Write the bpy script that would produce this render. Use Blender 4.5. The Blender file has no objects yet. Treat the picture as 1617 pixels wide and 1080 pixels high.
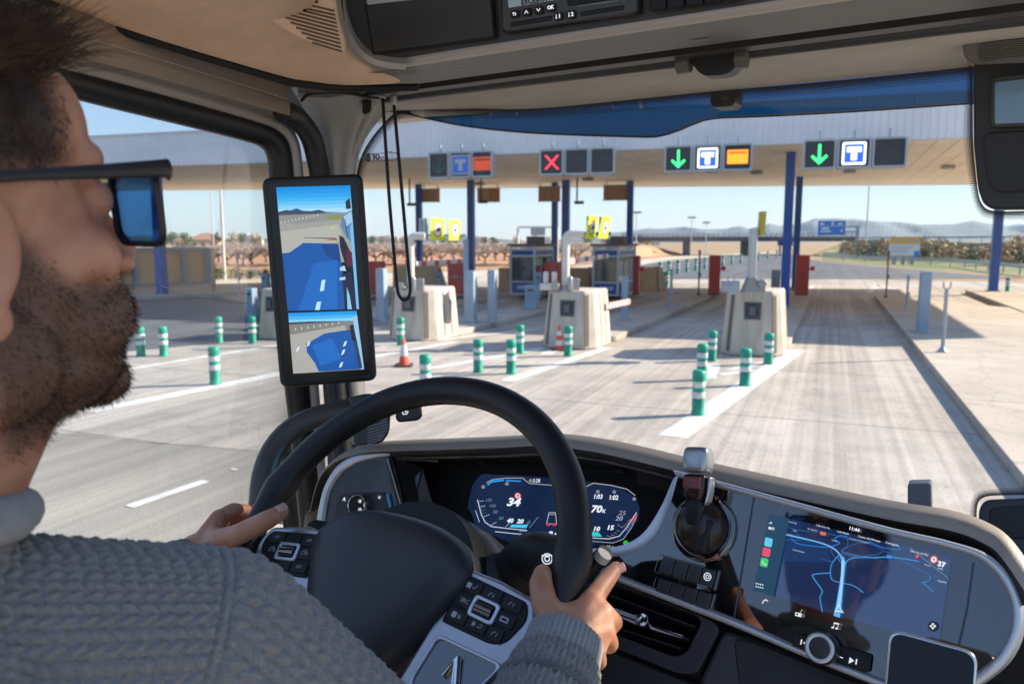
import bpy, bmesh, math, random
import numpy as np
from mathutils import Vector, Matrix, Quaternion
random.seed(7); R = math.radians
HAZE = 0.000075
SC = bpy.context.scene; COL = SC.collection
# ------------------------------------------------------------------ camera, world, sun, exposure
CF, CX, CY, CH = 1225.0, 808.5, 540.0, 2.75
YAW, PIT = R(22.2), R(7.4)
cam = bpy.data.cameras.new('camera'); camo = bpy.data.objects.new('camera', cam); COL.objects.link(camo)
camo.location = (0, 0, CH); camo.rotation_euler = (R(90) - PIT, 0, YAW)
cam.sensor_width = 36; cam.lens = 36 * CF / 1617; cam.clip_start = 0.02; cam.clip_end = 30000
cam.dof.use_dof = True; cam.dof.focus_distance = 0.95; cam.dof.aperture_fstop = 8.5; cam.dof.aperture_blades = 9
SC.camera = camo
SUN_AZ, SUN_EL = R(56), R(27.5)
SUND = Vector((math.sin(SUN_AZ) * math.cos(SUN_EL), math.cos(SUN_AZ) * math.cos(SUN_EL), math.sin(SUN_EL)))
w = bpy.data.worlds.new('World'); SC.world = w; w.use_nodes = True
wn = w.node_tree; sky = wn.nodes.new('ShaderNodeTexSky'); sky.sky_type = 'NISHITA'; sky.sun_disc = False
sky.sun_elevation = SUN_EL; sky.sun_rotation = SUN_AZ; sky.air_density = 0.72; sky.altitude = 0; sky.dust_density = 0.1; sky.ozone_density = 1.2
bg = wn.nodes['Background']; bg.inputs[1].default_value = 0.15
# the sky's brightness range is compressed (its hue and saturation kept), as a hazy spring sky is more even than the model
sh = wn.nodes.new('ShaderNodeSeparateColor'); sh.mode = 'HSV'; ch = wn.nodes.new('ShaderNodeCombineColor'); ch.mode = 'HSV'; pw = wn.nodes.new('ShaderNodeMath'); pw.operation = 'POWER'; pw.inputs[1].default_value = .1; mk = wn.nodes.new('ShaderNodeMath'); mk.operation = 'MULTIPLY'; mk.inputs[1].default_value = 1.9
wn.links.new(sky.outputs[0], sh.inputs[0]); wn.links.new(sh.outputs[0], ch.inputs[0]); sp_ = wn.nodes.new('ShaderNodeMath'); sp_.operation = 'POWER'; sp_.inputs[1].default_value = 1.15; sm = wn.nodes.new('ShaderNodeMath'); sm.operation = 'MULTIPLY'; sm.inputs[1].default_value = .98; wn.links.new(sh.outputs[1], sp_.inputs[0]); wn.links.new(sp_.outputs[0], sm.inputs[0]); wn.links.new(sm.outputs[0], ch.inputs[1]); wn.links.new(sh.outputs[2], pw.inputs[0]); wn.links.new(pw.outputs[0], mk.inputs[0]); wn.links.new(mk.outputs[0], ch.inputs[2]); wn.links.new(ch.outputs[0], bg.inputs[0])
sl = bpy.data.lights.new('sun', 'SUN'); sl.energy = 3.9; sl.angle = R(0.53); sl.color = (1.0, 0.88, 0.73)
so = bpy.data.objects.new('sun', sl); COL.objects.link(so); so.rotation_euler = SUND.to_track_quat('Z', 'Y').to_euler(); so.location = (30, 20, 40)
SC.view_settings.view_transform = 'Standard'; SC.view_settings.look = 'None'; SC.view_settings.gamma = 1; SC.view_settings.exposure = 1.56
SC.render.engine = 'CYCLES'; SC.cycles.use_denoising = True
SC.cycles.max_bounces = 10; SC.cycles.transparent_max_bounces = 16; SC.cycles.sample_clamp_indirect = 6; SC.cycles.caustics_reflective = False
# ------------------------------------------------------------------ geometry helpers
V = lambda *a: np.array(a if len(a) > 1 else a[0], float)
FWD = V(-math.sin(YAW) * math.cos(PIT), math.cos(YAW) * math.cos(PIT), -math.sin(PIT))
RGT = V(math.cos(YAW), math.sin(YAW), 0); UPV = np.cross(RGT, FWD); CAM = V(0, 0, CH)
def ray(x, y): return FWD + RGT * (x - CX) / CF - UPV * (y - CY) / CF
def P(x, y, d): return CAM + ray(x, y) * d                      # a measured photo point at a chosen distance
def G(x, y, z=0.0): r = ray(x, y); return CAM + r * ((z - CH) / r[2])
def HZ(x, y, g): r = ray(x, y); return CH + r[2] * math.hypot(g[0], g[1]) / math.hypot(r[0], r[1])
def prx(p): q = V(p) - CAM; return CX + CF * (q @ RGT) / (q @ FWD)          # photo column of a point
def solve(f, t, lo, hi):                                        # f rising: find f(w) = t
    for _ in range(40):
        m_ = (lo + hi) / 2
        if f(m_) < t: lo = m_
        else: hi = m_
    return lo
def nrm(v): v = np.asarray(v, float); return v / (np.linalg.norm(v) + 1e-12)
TA = R(9.5); TX = V(math.cos(TA), -math.sin(TA), 0); TY = V(math.sin(TA), math.cos(TA), 0); TZ = V(0, 0, 1)
def TW(x, y, z): return TX * x + TY * y + TZ * z                # truck axes (right, ahead, up) to world
class Plane:
    def __init__(s, o, n, x=None):
        s.o = V(o); s.n = nrm(n); x = TX if x is None else V(x); s.x = nrm(x - s.n * (x @ s.n)); s.y = np.cross(s.n, s.x)
    def px(s, x, y, h=0.0):
        r = ray(x, y); t = ((s.o + s.n * h - CAM) @ s.n) / (r @ s.n); return CAM + r * t
    def at(s, u, v, h=0.0): return s.o + s.x * u + s.y * v + s.n * h
    def uv(s, p): q = V(p) - s.o; return q @ s.x, q @ s.y
def circ(n, r=1.0, a0=0.0, a1=2 * math.pi): return [(r * math.cos(a0 + (a1 - a0) * i / n), r * math.sin(a0 + (a1 - a0) * i / n)) for i in range(n)]
def rrect(x0, y0, x1, y1, r, n=5):
    o = []
    for cx, cy, a in ((x1 - r, y1 - r, 0), (x0 + r, y1 - r, 90), (x0 + r, y0 + r, 180), (x1 - r, y0 + r, 270)):
        for i in range(n + 1): t = R(a + 90 * i / n); o.append((cx + r * math.cos(t), cy + r * math.sin(t)))
    return o
def roundp(pts, r, n=5):                                        # round the corners of a polygon of points
    pts = [V(p) for p in pts]; o = []; L = len(pts)
    for i in range(L):
        a, b, c = pts[i - 1], pts[i], pts[(i + 1) % L]; rr = r[i] if isinstance(r, (list, tuple)) else r
        d1, d2 = np.linalg.norm(a - b), np.linalg.norm(c - b); k = min(rr, d1 * .49, d2 * .49)
        if k < 1e-6: o.append(b); continue
        p, q = b + (a - b) / d1 * k, b + (c - b) / d2 * k
        for j in range(n + 1): t = j / n; o.append((1 - t) ** 2 * p + 2 * t * (1 - t) * b + t * t * q)
    return o
def spline(pts, n=8):                                           # Catmull-Rom through the points
    p = [V(q) for q in pts]; p = [2 * p[0] - p[1]] + p + [2 * p[-1] - p[-2]]; o = []
    for i in range(1, len(p) - 2):
        for j in range(n):
            t = j / n; a, b, c, d = p[i - 1:i + 3]
            o.append(.5 * (2 * b + (c - a) * t + (2 * a - 5 * b + 4 * c - d) * t * t + (3 * b - a - 3 * c + d) * t ** 3))
    o.append(p[-2]); return o
MW = {}                                                         # world matrix of every Empty we parent to
class MB:
    def __init__(s): s.v = []; s.f = []; s.m = []; s.uv = {}
    def add(s, vs, fs, m=0):
        k = len(s.v); s.v += [tuple(map(float, p)) for p in vs]
        for f in fs: s.f.append(tuple(i + k for i in f)); s.m.append(m)
        return s
    def box(s, c, sx, sy, sz, ax=None, m=0):                    # centre, full sizes, axes
        X, Y, Zz = ax if ax else (V(1, 0, 0), V(0, 1, 0), V(0, 0, 1)); c = V(c)
        vs = [c + X * sx * i / 2 + Y * sy * j / 2 + Zz * sz * k / 2 for i, j, k in ((-1,-1,-1),(1,-1,-1),(1,1,-1),(-1,1,-1),(-1,-1,1),(1,-1,1),(1,1,1),(-1,1,1))]
        return s.add(vs, [(3,2,1,0),(4,5,6,7),(0,1,5,4),(1,2,6,5),(2,3,7,6),(3,0,4,7)], m)
    def prism(s, pts, ext, m=0, inset=0.0):                     # polygon (CCW seen from +ext) swept by ext
        pts = [V(p) for p in pts]; ext = V(ext); n = len(pts)
        c = sum(pts) / n
        nn = sum((np.cross(pts[i] - c, pts[(i + 1) % n] - c) for i in range(n)), V(0, 0, 0))
        if nn @ ext < 0: pts = pts[::-1]
        top = [p + ext + (c - p) * inset for p in pts]
        return s.add(pts + top, [tuple(range(n - 1, -1, -1)), tuple(range(n, 2 * n))] + [(i, (i + 1) % n, n + (i + 1) % n, n + i) for i in range(n)], m)
    def ringprism(s, outer, inner, ext, m=0):                   # frame between two outlines of equal count
        outer = [V(p) for p in outer]; inner = [V(p) for p in inner]; ext = V(ext); n = len(outer)
        c = sum(outer) / n
        if sum((np.cross(outer[i] - c, outer[(i + 1) % n] - c) for i in range(n)), V(0, 0, 0)) @ ext < 0: outer = outer[::-1]; inner = inner[::-1]
        vs = outer + inner + [p + ext for p in outer] + [p + ext for p in inner]; fs = []
        for i in range(n):
            j = (i + 1) % n
            fs += [(i, j, 2 * n + j, 2 * n + i), (n + j, n + i, 3 * n + i, 3 * n + j), (2 * n + i, 2 * n + j, 3 * n + j, 3 * n + i), (j, i, n + i, n + j)]
        return s.add(vs, fs, m)
    def tube(s, path, r, n=10, m=0, cap=True, closed=False, sx=1.0, upv=None):
        path = [V(p) for p in path]; L = len(path); rr = r if hasattr(r, '__len__') else [r] * L
        vs = []; up = None
        for i in range(L):
            if closed: t = path[(i + 1) % L] - path[i - 1]
            else: t = path[min(i + 1, L - 1)] - path[max(i - 1, 0)]
            t = nrm(t)
            if up is None:
                up = V(0, 0, 1) if abs(t[2]) < .9 else V(1, 0, 0)
                if upv is not None: up = V(upv)
            up = nrm(up - t * (up @ t)); sd = np.cross(t, up)
            for k in range(n): a = 2 * math.pi * k / n; vs.append(path[i] + (sd * math.cos(a) * sx + up * math.sin(a)) * rr[i])
        fs = []
        for i in range(L if closed else L - 1):
            j = (i + 1) % L
            for k in range(n): q = (k + 1) % n; fs.append((i * n + k, j * n + k, j * n + q, i * n + q)[::-1])
        if cap and not closed: fs += [tuple(range(n))[::-1][::-1], tuple((L - 1) * n + k for k in range(n))[::-1]]
        return s.add(vs, fs, m)
    def lathe(s, prof, o=(0, 0, 0), n=24, ax=None, m=0):        # profile (r, z) turned round the axis
        X, Y, Zz = ax if ax else (V(1, 0, 0), V(0, 1, 0), V(0, 0, 1)); o = V(o); vs = []; fs = []
        for r_, z in prof:
            for k in range(n): a = 2 * math.pi * k / n; vs.append(o + X * r_ * math.cos(a) + Y * r_ * math.sin(a) + Zz * z)
        for i in range(len(prof) - 1):
            for k in range(n): q = (k + 1) % n; fs.append((i * n + k, i * n + q, (i + 1) * n + q, (i + 1) * n + k))
        fs += [tuple(range(n))[::-1], tuple((len(prof) - 1) * n + k for k in range(n))]
        return s.add(vs, fs, m)
    def grid(s, rows, m=0, flip=False):                         # rows of points
        h = len(rows); w_ = len(rows[0]); vs = [p for r_ in rows for p in r_]; fs = []
        for i in range(h - 1):
            for j in range(w_ - 1):
                f = (i * w_ + j, i * w_ + j + 1, (i + 1) * w_ + j + 1, (i + 1) * w_ + j); fs.append(f[::-1] if flip else f)
        return s.add(vs, fs, m)
    def poly(s, pts, m=0): return s.add(pts, [tuple(range(len(pts)))], m)
    def text(s, t, size, pl, u, v, h=0.0006, m=0, align='CENTER', sx=1.0, shear=0.0, dep=0.0004, bold=0.0):
        c = bpy.data.curves.new('t', 'FONT'); c.body = t; c.size = size; c.align_x = align; c.align_y = 'CENTER'; c.extrude = dep; c.resolution_u = 2; c.shear = shear; c.offset = bold
        ob = bpy.data.objects.new('t', c); me = ob.to_mesh()
        vs = [pl.at(u + q.co.x * sx, v + q.co.y, h + q.co.z) for q in me.vertices]; fs = [tuple(p.vertices) for p in me.polygons]
        s.add(vs, fs, m); ob.to_mesh_clear(); bpy.data.objects.remove(ob); bpy.data.curves.remove(c); return s
    def build(s, name, mats, parent=None, smooth=30, bev=0.0, seg=2, sub=0, solid=0.0, uvs=None, local=False):
        me = bpy.data.meshes.new(name); vs = s.v
        if parent is not None and not local:
            inv = MW[parent].inverted(); vs = [inv @ Vector(p) for p in vs]
        me.from_pydata(vs, [], s.f); me.validate(); me.polygons.foreach_set('material_index', s.m[:len(me.polygons)] if len(me.polygons) == len(s.m) else [0] * len(me.polygons))
        for mt in (mats if isinstance(mats, (list, tuple)) else [mats]): me.materials.append(mt)
        if uvs is not None:
            ul = me.uv_layers.new(name='UVMap'); 
            for l in me.loops: ul.data[l.index].uv = uvs[l.vertex_index]
        if smooth: me.shade_smooth(); me.set_sharp_from_angle(angle=R(smooth))
        o = bpy.data.objects.new(name, me); COL.objects.link(o)
        if parent is not None: o.parent = parent; MW[o] = MW[parent]
        else: MW[o] = Matrix()
        if solid: md = o.modifiers.new('s', 'SOLIDIFY'); md.thickness = solid; md.offset = -1
        if bev: md = o.modifiers.new('b', 'BEVEL'); md.width = bev; md.segments = seg; md.limit_method = 'ANGLE'; md.angle_limit = R(35); md.harden_normals = False
        if sub: md = o.modifiers.new('u', 'SUBSURF'); md.levels = sub; md.render_levels = sub
        return o
def tag(o, label=None, cat=None, group=None, kind=None):
    for k, v in (('label', label), ('category', cat), ('group', group), ('kind', kind)):
        if v: o[k] = v
    return o
def thing(name, label, cat, loc=(0, 0, 0), rz=0.0, group=None, parent=None):
    o = bpy.data.objects.new(name, None); COL.objects.link(o); o.location = loc; o.rotation_euler = (0, 0, rz); o.empty_display_size = .1
    MW[o] = Matrix.Translation(Vector(loc)) @ Matrix.Rotation(rz, 4, 'Z')
    if label: tag(o, label, cat, group)
    return o
def sub_empty(name, parent):
    o = bpy.data.objects.new(name, None); COL.objects.link(o); o.parent = parent; MW[o] = MW[parent]; return o
def dup(root, loc, rz=0.0, label=None, sc=None):
    def cp(o, par):
        c = o.copy(); COL.objects.link(c)
        if par is not None: c.parent = par
        for ch in list(o.children): cp(ch, c)
        return c
    r = cp(root, None); r.location = loc; r.rotation_euler = (0, 0, rz)
    if sc: r.scale = (sc,) * 3 if not hasattr(sc, '__len__') else sc
    if label: r['label'] = label
    return r
# ------------------------------------------------------------------ materials
def mat(name, col=(.5, .5, .5), rough=.5, metal=0.0, spec=.5, var=0.0, vscale=5.0, bump=0.0, bscale=200.0, coat=0.0, em=None, ems=1.0, sheen=0.0, stretch=None, vdet=4, aniso=0.0, col2=None, sss=0.0):
    m = bpy.data.materials.new(name); m.use_nodes = True; nt = m.node_tree; b = nt.nodes['Principled BSDF']
    b.inputs['Base Color'].default_value = (*col, 1); b.inputs['Roughness'].default_value = rough; b.inputs['Metallic'].default_value = metal
    b.inputs['Specular IOR Level'].default_value = spec; b.inputs['Coat Weight'].default_value = coat; b.inputs['Coat IOR'].default_value = 1.85 if coat >= 1 else 1.5; b.inputs['Coat Roughness'].default_value = .03
    if sheen: b.inputs['Sheen Weight'].default_value = sheen; b.inputs['Sheen Roughness'].default_value = .5
    if sss: b.inputs['Subsurface Weight'].default_value = sss; b.inputs['Subsurface Radius'].default_value = (.012, .004, .002)
    if em: b.inputs['Emission Color'].default_value = (*em, 1); b.inputs['Emission Strength'].default_value = ems
    tc = nt.nodes.new('ShaderNodeTexCoord'); src = tc.outputs['Object']
    if stretch: mp = nt.nodes.new('ShaderNodeMapping'); mp.inputs['Scale'].default_value = stretch; nt.links.new(src, mp.inputs[0]); src = mp.outputs[0]
    if var or col2:
        n = nt.nodes.new('ShaderNodeTexNoise'); n.inputs['Scale'].default_value = vscale; n.inputs['Detail'].default_value = vdet; nt.links.new(src, n.inputs[0])
        cr = nt.nodes.new('ShaderNodeValToRGB'); cr.color_ramp.elements[0].position = .35; cr.color_ramp.elements[1].position = .65
        c2 = col2 or tuple(min(1, c * (1 + var)) for c in col); c1 = col if col2 else tuple(c * (1 - var) for c in col)
        cr.color_ramp.elements[0].color = (*c1, 1); cr.color_ramp.elements[1].color = (*c2, 1)
        nt.links.new(n.outputs[0], cr.inputs[0]); nt.links.new(cr.outputs[0], b.inputs['Base Color'])
    if bump:
        n = nt.nodes.new('ShaderNodeTexNoise'); n.inputs['Scale'].default_value = bscale; n.inputs['Detail'].default_value = 3; nt.links.new(src, n.inputs[0])
        bp = nt.nodes.new('ShaderNodeBump'); bp.inputs['Strength'].default_value = bump; bp.inputs['Distance'].default_value = .2 / bscale; nt.links.new(n.outputs[0], bp.inputs['Height']); nt.links.new(bp.outputs[0], b.inputs['Normal'])
    return m
def glass_mat(name, tint=(1, 1, 1), refl=1.0):
    m = bpy.data.materials.new(name); m.use_nodes = True; nt = m.node_tree; nt.nodes.clear()
    o = nt.nodes.new('ShaderNodeOutputMaterial'); mx = nt.nodes.new('ShaderNodeMixShader'); t = nt.nodes.new('ShaderNodeBsdfTransparent'); g = nt.nodes.new('ShaderNodeBsdfGlossy'); f = nt.nodes.new('ShaderNodeFresnel'); mu = nt.nodes.new('ShaderNodeMath'); mu.operation = 'MULTIPLY'
    t.inputs[0].default_value = (*tint, 1); g.inputs['Roughness'].default_value = .02; f.inputs[0].default_value = 1.45; mu.inputs[1].default_value = refl
    nt.links.new(f.outputs[0], mu.inputs[0]); nt.links.new(mu.outputs[0], mx.inputs[0]); nt.links.new(t.outputs[0], mx.inputs[1]); nt.links.new(g.outputs[0], mx.inputs[2]); nt.links.new(mx.outputs[0], o.inputs[0]); return m
def emis(name, col, s=1.0, base=(.01, .01, .012), rough=.3): return mat(name, base, rough, em=col, ems=s)
def node(nt, typ, **kw):
    n = nt.nodes.new('ShaderNode' + typ)
    for k, v in kw.items():
        if k.startswith('i'): n.inputs[int(k[1:])].default_value = v
        else: setattr(n, k, v)
    return n
# ------------------------------------------------------------------ ground, roads
def ground_mat(name, col, col2, streak=0.0, joints=0.0, grain=60.0, rough=.85, patch=.15):
    m = mat(name, col, rough); nt = m.node_tree; b = nt.nodes['Principled BSDF']; L = nt.links.new
    tc = node(nt, 'TexCoord'); ob = tc.outputs['Object']
    n1 = node(nt, 'TexNoise', i2=patch, i3=6.0); L(ob, n1.inputs[0])
    mp = node(nt, 'Mapping'); mp.inputs['Scale'].default_value = (8.0, .07, 1); L(ob, mp.inputs[0])
    n2 = node(nt, 'TexNoise', i2=1.0, i3=5.0); L(mp.outputs[0], n2.inputs[0])
    n3 = node(nt, 'TexNoise', i2=grain, i3=3.0); L(ob, n3.inputs[0])
    r1 = node(nt, 'ValToRGB'); r1.color_ramp.elements[0].position = .38; r1.color_ramp.elements[1].position = .62
    r1.color_ramp.elements[0].color = (*col, 1); r1.color_ramp.elements[1].color = (*col2, 1); L(n1.outputs[0], r1.inputs[0])
    cur = r1.outputs[0]
    def mul(cur, src, lo, hi, p0=.35, p1=.65):
        r = node(nt, 'MapRange'); r.inputs[1].default_value = p0; r.inputs[2].default_value = p1; r.inputs[3].default_value = lo; r.inputs[4].default_value = hi; L(src, r.inputs[0])
        x = node(nt, 'Mix', data_type='RGBA', blend_type='MULTIPLY'); x.inputs[0].default_value = 1; L(cur, x.inputs[6]); L(r.outputs[0], x.inputs[7]); return x.outputs[2]
    if streak: cur = mul(cur, n2.outputs[0], 1 - streak, 1.05, .4, .6)
    cur = mul(cur, n3.outputs[0], .86, 1.1)
    if streak:                                                 # dark tyre bands along the lanes
        mp2 = node(nt, 'Mapping'); mp2.inputs['Scale'].default_value = (1.3, .02, 1); L(ob, mp2.inputs[0])
        n4 = node(nt, 'TexNoise', i2=1.0, i3=2.0); L(mp2.outputs[0], n4.inputs[0]); cur = mul(cur, n4.outputs[0], .82, 1.0, .40, .56)
    if joints:
        mp3 = node(nt, 'Mapping'); mp3.inputs['Location'].default_value = (27.3, .3, 0); mp3.inputs['Scale'].default_value = (1 / joints, 1 / joints, 1); L(ob, mp3.inputs[0])
        br = node(nt, 'TexBrick'); br.offset = 0; br.inputs['Scale'].default_value = 1; br.inputs['Mortar Size'].default_value = .004; br.inputs['Color1'].default_value = (1, 1, 1, 1); br.inputs['Color2'].default_value = (.95, .95, .95, 1); br.inputs['Mortar'].default_value = (.45, .43, .41, 1); br.inputs['Brick Width'].default_value = 60.0; br.inputs['Row Height'].default_value = .8
        L(mp3.outputs[0], br.inputs[0]); x = node(nt, 'Mix', data_type='RGBA', blend_type='MULTIPLY'); x.inputs[0].default_value = 1; L(cur, x.inputs[6]); L(br.outputs[0], x.inputs[7]); cur = x.outputs[2]
    if joints:                                                 # hairline cracks, oil spots and patches
        mpc = node(nt, 'Mapping'); mpc.inputs['Scale'].default_value = (.35, .16, 1); L(ob, mpc.inputs[0]); nw = node(nt, 'TexNoise', i2=2.2, i3=5.0); L(ob, nw.inputs[0]); ad = node(nt, 'Mix', data_type='RGBA', blend_type='LINEAR_LIGHT'); ad.inputs[0].default_value = .16; L(mpc.outputs[0], ad.inputs[6]); L(nw.outputs[1], ad.inputs[7])
        vo = node(nt, 'TexVoronoi', feature='DISTANCE_TO_EDGE'); vo.inputs['Scale'].default_value = .8; L(ad.outputs[2], vo.inputs[0]); cur = mul(cur, vo.outputs[0], .78, 1.0, .0015, .006)
        n5 = node(nt, 'TexNoise', i2=1.1, i3=6.0, i4=.7); L(ob, n5.inputs[0]); cur = mul(cur, n5.outputs[0], .86, 1.05, .36, .56)
        n6 = node(nt, 'TexNoise', i2=5.0, i3=2.0); L(ob, n6.inputs[0]); cur = mul(cur, n6.outputs[0], 1.0, .72, .68, .74)
    L(cur, b.inputs['Base Color'])
    bp = node(nt, 'Bump'); bp.inputs['Strength'].default_value = .4; bp.inputs['Distance'].default_value = .01; L(n3.outputs[0], bp.inputs['Height']); L(bp.outputs[0], b.inputs['Normal'])
    return m
M_conc = ground_mat('plaza_concrete', (.41, .362, .312), (.495, .448, .396), streak=.17, joints=6.0, grain=25)
M_pave = ground_mat('pavement_concrete', (.42, .36, .295), (.51, .445, .375), joints=5.0, grain=30)
M_kerb = ground_mat('kerb_concrete', (.34, .305, .265), (.44, .40, .35), joints=1.25, grain=40)
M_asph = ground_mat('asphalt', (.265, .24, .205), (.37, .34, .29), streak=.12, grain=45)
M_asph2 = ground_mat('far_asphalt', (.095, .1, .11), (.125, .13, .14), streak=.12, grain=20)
M_earth = ground_mat('dry_earth', (.36, .20, .11), (.30, .25, .13), grain=.8, patch=.05)
M_soil = ground_mat('orange_soil', (.50, .25, .125), (.42, .23, .12), grain=1.5, patch=.1)
M_grass = ground_mat('verge_grass', (.13, .17, .05), (.25, .22, .10), grain=3, patch=.15)
M_paint = mat('road_paint', (.62, .60, .57), .7, var=.15, vscale=3.0)
def sheet(name, pts, z, m, kind='structure'):
    b = MB(); b.poly([(p[0], p[1], z) for p in pts]); n = V(0, 0, 0)
    q = b.v
    a = sum(q[i][0] * q[(i + 1) % len(q)][1] - q[(i + 1) % len(q)][0] * q[i][1] for i in range(len(q)))
    if a < 0: b.f = [f[::-1] for f in b.f]
    return tag(b.build(name, m, smooth=0), kind=kind)
sheet('ground', [(-6000, -200), (6000, -200), (6000, 9000), (-6000, 9000)], -.012, M_earth)
sheet('concrete_plaza', [(-46, 7.9), (-30, 7.85), (-14, 7.8), (-10.4, 7.66), (-9.7, 7.72), (-8.6, 7.75), (-8.1, 7.85), (-6.94, 7.98), (-5, 8.1), (-3, 8.3), (14, 8.56), (60, 9.0), (60, 63), (-20, 60), (-46, 42)], 0, M_conc)
sheet('asphalt_road', [(-60, -40), (60, -40), (60, 9.2), (-60, 9.2)], -.004, M_asph)
fa = [G(940, 441), G(1617, 440.3), G(1455, 427), G(1300, 414), G(1240, 402), G(1195, 400.5), G(1150, 404), G(1050, 414), G(960, 421), G(870, 430)]
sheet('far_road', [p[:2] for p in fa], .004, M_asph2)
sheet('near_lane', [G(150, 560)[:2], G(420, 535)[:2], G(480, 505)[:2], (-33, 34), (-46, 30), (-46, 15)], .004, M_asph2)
sheet('verge', [p[:2] for p in (G(1302, 413), G(1458, 426), G(1620, 437), G(1620, 404), G(1300, 402))], -.004, M_grass)
sheet('field', [p[:2] for p in (G(150, 442), G(600, 425), G(900, 420), G(900, 397), G(150, 397))], -.004, M_soil)
sheet('sand_path', [p[:2] for p in (G(300, 456), G(620, 448), G(900, 440), G(1060, 410), G(1230, 399), G(1230, 397.5), G(1050, 406), G(880, 424), G(600, 432), G(330, 442))], .008, mat('sandy_concrete', (.5, .43, .34), .9, var=.15, vscale=.6))
# islands with kerbs
def island(name, pts, h, label):
    pts = [V(p[0], p[1], 0) for p in roundp([(p[0], p[1], 0) for p in pts], .25)]
    t = MB(); t.prism(pts, (0, 0, h)); k = len(pts)
    o = t.build(name, [M_pave, M_kerb], bev=.02); tag(o, kind='structure')
    n = len(pts); me = o.data; me.polygons.foreach_set('material_index', [0, 0] + [1] * n); return o
for x0, x1, y0, y1 in ((-2.55, -.86, 20.4, 43.4), (-7.15, -5.35, 20.2, 41.2), (-11.75, -9.95, 19.8, 36.5), (-16.6, -14.5, 18.9, 33.0)):
    island('island_pavement', [(x0, y0), (x1, y0 + .5), (x1 + .1, y1), (x0 + .1, y1)], .16, '')
island('pavement', [(2.12, 3.0), (12, 3.0), (9.5, 33), (3.6, 38.5), (2.08, 42.2)], .16, '')
island('side_pavement', [p[:2] for p in (G(1523, 463), G(1640, 470), G(1900, 520), G(1640, 510))], .19, '')
# slabs of dark ground under the canopy at the far left
island('left_pavement', [p[:2] for p in (G(190, 476), G(470, 462), G(455, 450), G(185, 457))], .18, '')
# painted markings
def marks(name, polys, z=.006):
    b = MB()
    for q in polys:
        q = [(p[0], p[1], z) for p in q]; a = sum(q[i][0] * q[(i + 1) % len(q)][1] - q[(i + 1) % len(q)][0] * q[i][1] for i in range(len(q)))
        b.poly(q if a > 0 else q[::-1])
    return tag(b.build(name, M_paint, smooth=0), kind='structure')
def stripe(a, b, w_): a, b = V(a)[:2], V(b)[:2]; d = nrm(b - a); n = V(-d[1], d[0]) * w_ / 2; return [a - n, b - n, b + n, a + n]
marks('lane_line', [stripe(G(1062, 690), G(1258, 553), .42), stripe(G(1118, 598), G(1128, 575), .3), stripe(G(1136, 592), G(1190, 585), .22), stripe(G(1210, 572), G(1150, 585), .22), stripe(G(960, 549), G(800, 602), .3), stripe(G(680, 582), G(860, 550), .28), stripe(G(140, 650), G(470, 585), .4), stripe(G(470, 585), G(720, 540), .3), stripe(G(190, 585), G(440, 545), .25), stripe(G(600, 548), G(840, 520), .25), stripe(G(900, 545), G(860, 560), .3)])
marks('dashed_line', [stripe(G(204, 800), G(325, 759), .14), stripe(G(412, 721), G(424, 717), .14), stripe(G(366, 742), G(372, 740), .1)], .003)
marks('road_chevron', [stripe(G(1372, 462), G(1385, 451), .35), stripe(G(1385, 451), G(1418, 458), .35), stripe(G(1268, 461), G(1285, 452), .3)], .01)
marks('far_lane_line', [stripe(G(1215, 405), G(1290, 411), .3)], .012)
# ------------------------------------------------------------------ canopy
M_fascia = mat('ribbed_steel', (.78, .79, .81), .45, metal=.0, var=.04, vscale=.5)
M_soffit = mat('timber_soffit', (.97, .84, .66), .6, var=.06, vscale=.7)
M_blue = mat('blue_paint', (.010, .075, .36), .4, var=.1, vscale=2)
M_grey = mat('galvanised_steel', (.30, .35, .40), .45, metal=.3, var=.12, vscale=3)
M_dark = mat('dark_steel', (.04, .045, .05), .5)
HS = 6.15
A0, A1, B1, B0 = V(-52, 25.4), V(13.4, 30.7), V(13.4, 56.3), V(-52, 37.0)
can = thing('toll_canopy', 'wide flat toll plaza roof with ribbed grey fascia over all lanes', 'canopy', (0, 40, 0))
b = MB(); b.prism([(*p, HS + .02) for p in (A0, A1, B1, B0)], (0, 0, .9)); b.build('roof', M_fascia, can, smooth=0)
b = MB()
nplank = 96
for i in range(nplank):                                        # soffit boards, run front to back
    t0, t1 = i / nplank, (i + .86) / nplank
    q = [A0 + (A1 - A0) * t0, A0 + (A1 - A0) * t1, B0 + (B1 - B0) * t1, B0 + (B1 - B0) * t0]
    b.prism([(*p, HS - .02) for p in q], (0, 0, .035))
b.prism([(*p, HS) for p in (A0, A1, B1, B0)], (0, 0, .016))
b.build('soffit', M_soffit, can, smooth=0)
b = MB(); fd = nrm(A1 - A0); fn = V(-fd[1], fd[0])               # ribbed fascia: box-profile sheet
L = np.linalg.norm(A1 - A0); nr = int(L / .25); up = V(0, 0, 1)
prof = []
for i in range(nr + 1):
    s = L * i / nr
    for ds, dn in ((0, .0), (.16, .0), (.18, .035), (.23, .035)): prof.append((s + ds, dn))
r0 = [(*(A0 + fd * s - fn * (.12 + dn)), HS - .04) for s, dn in prof]; r1 = [(x, y, HS + 1.42) for x, y, z in r0]
b.grid([r0, r1]); b.prism([(*p, HS - .05) for p in (A0 - fn * .12, A1 - fn * .12, A1, A0)], (0, 0, .03)); b.prism([(*p, HS + 1.40) for p in (A0 - fn * .2, A1 - fn * .2, A1 + fn * .2, A0 + fn * .2)], (0, 0, .06)); b.build('fascia', M_fascia, can, smooth=0)
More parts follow.
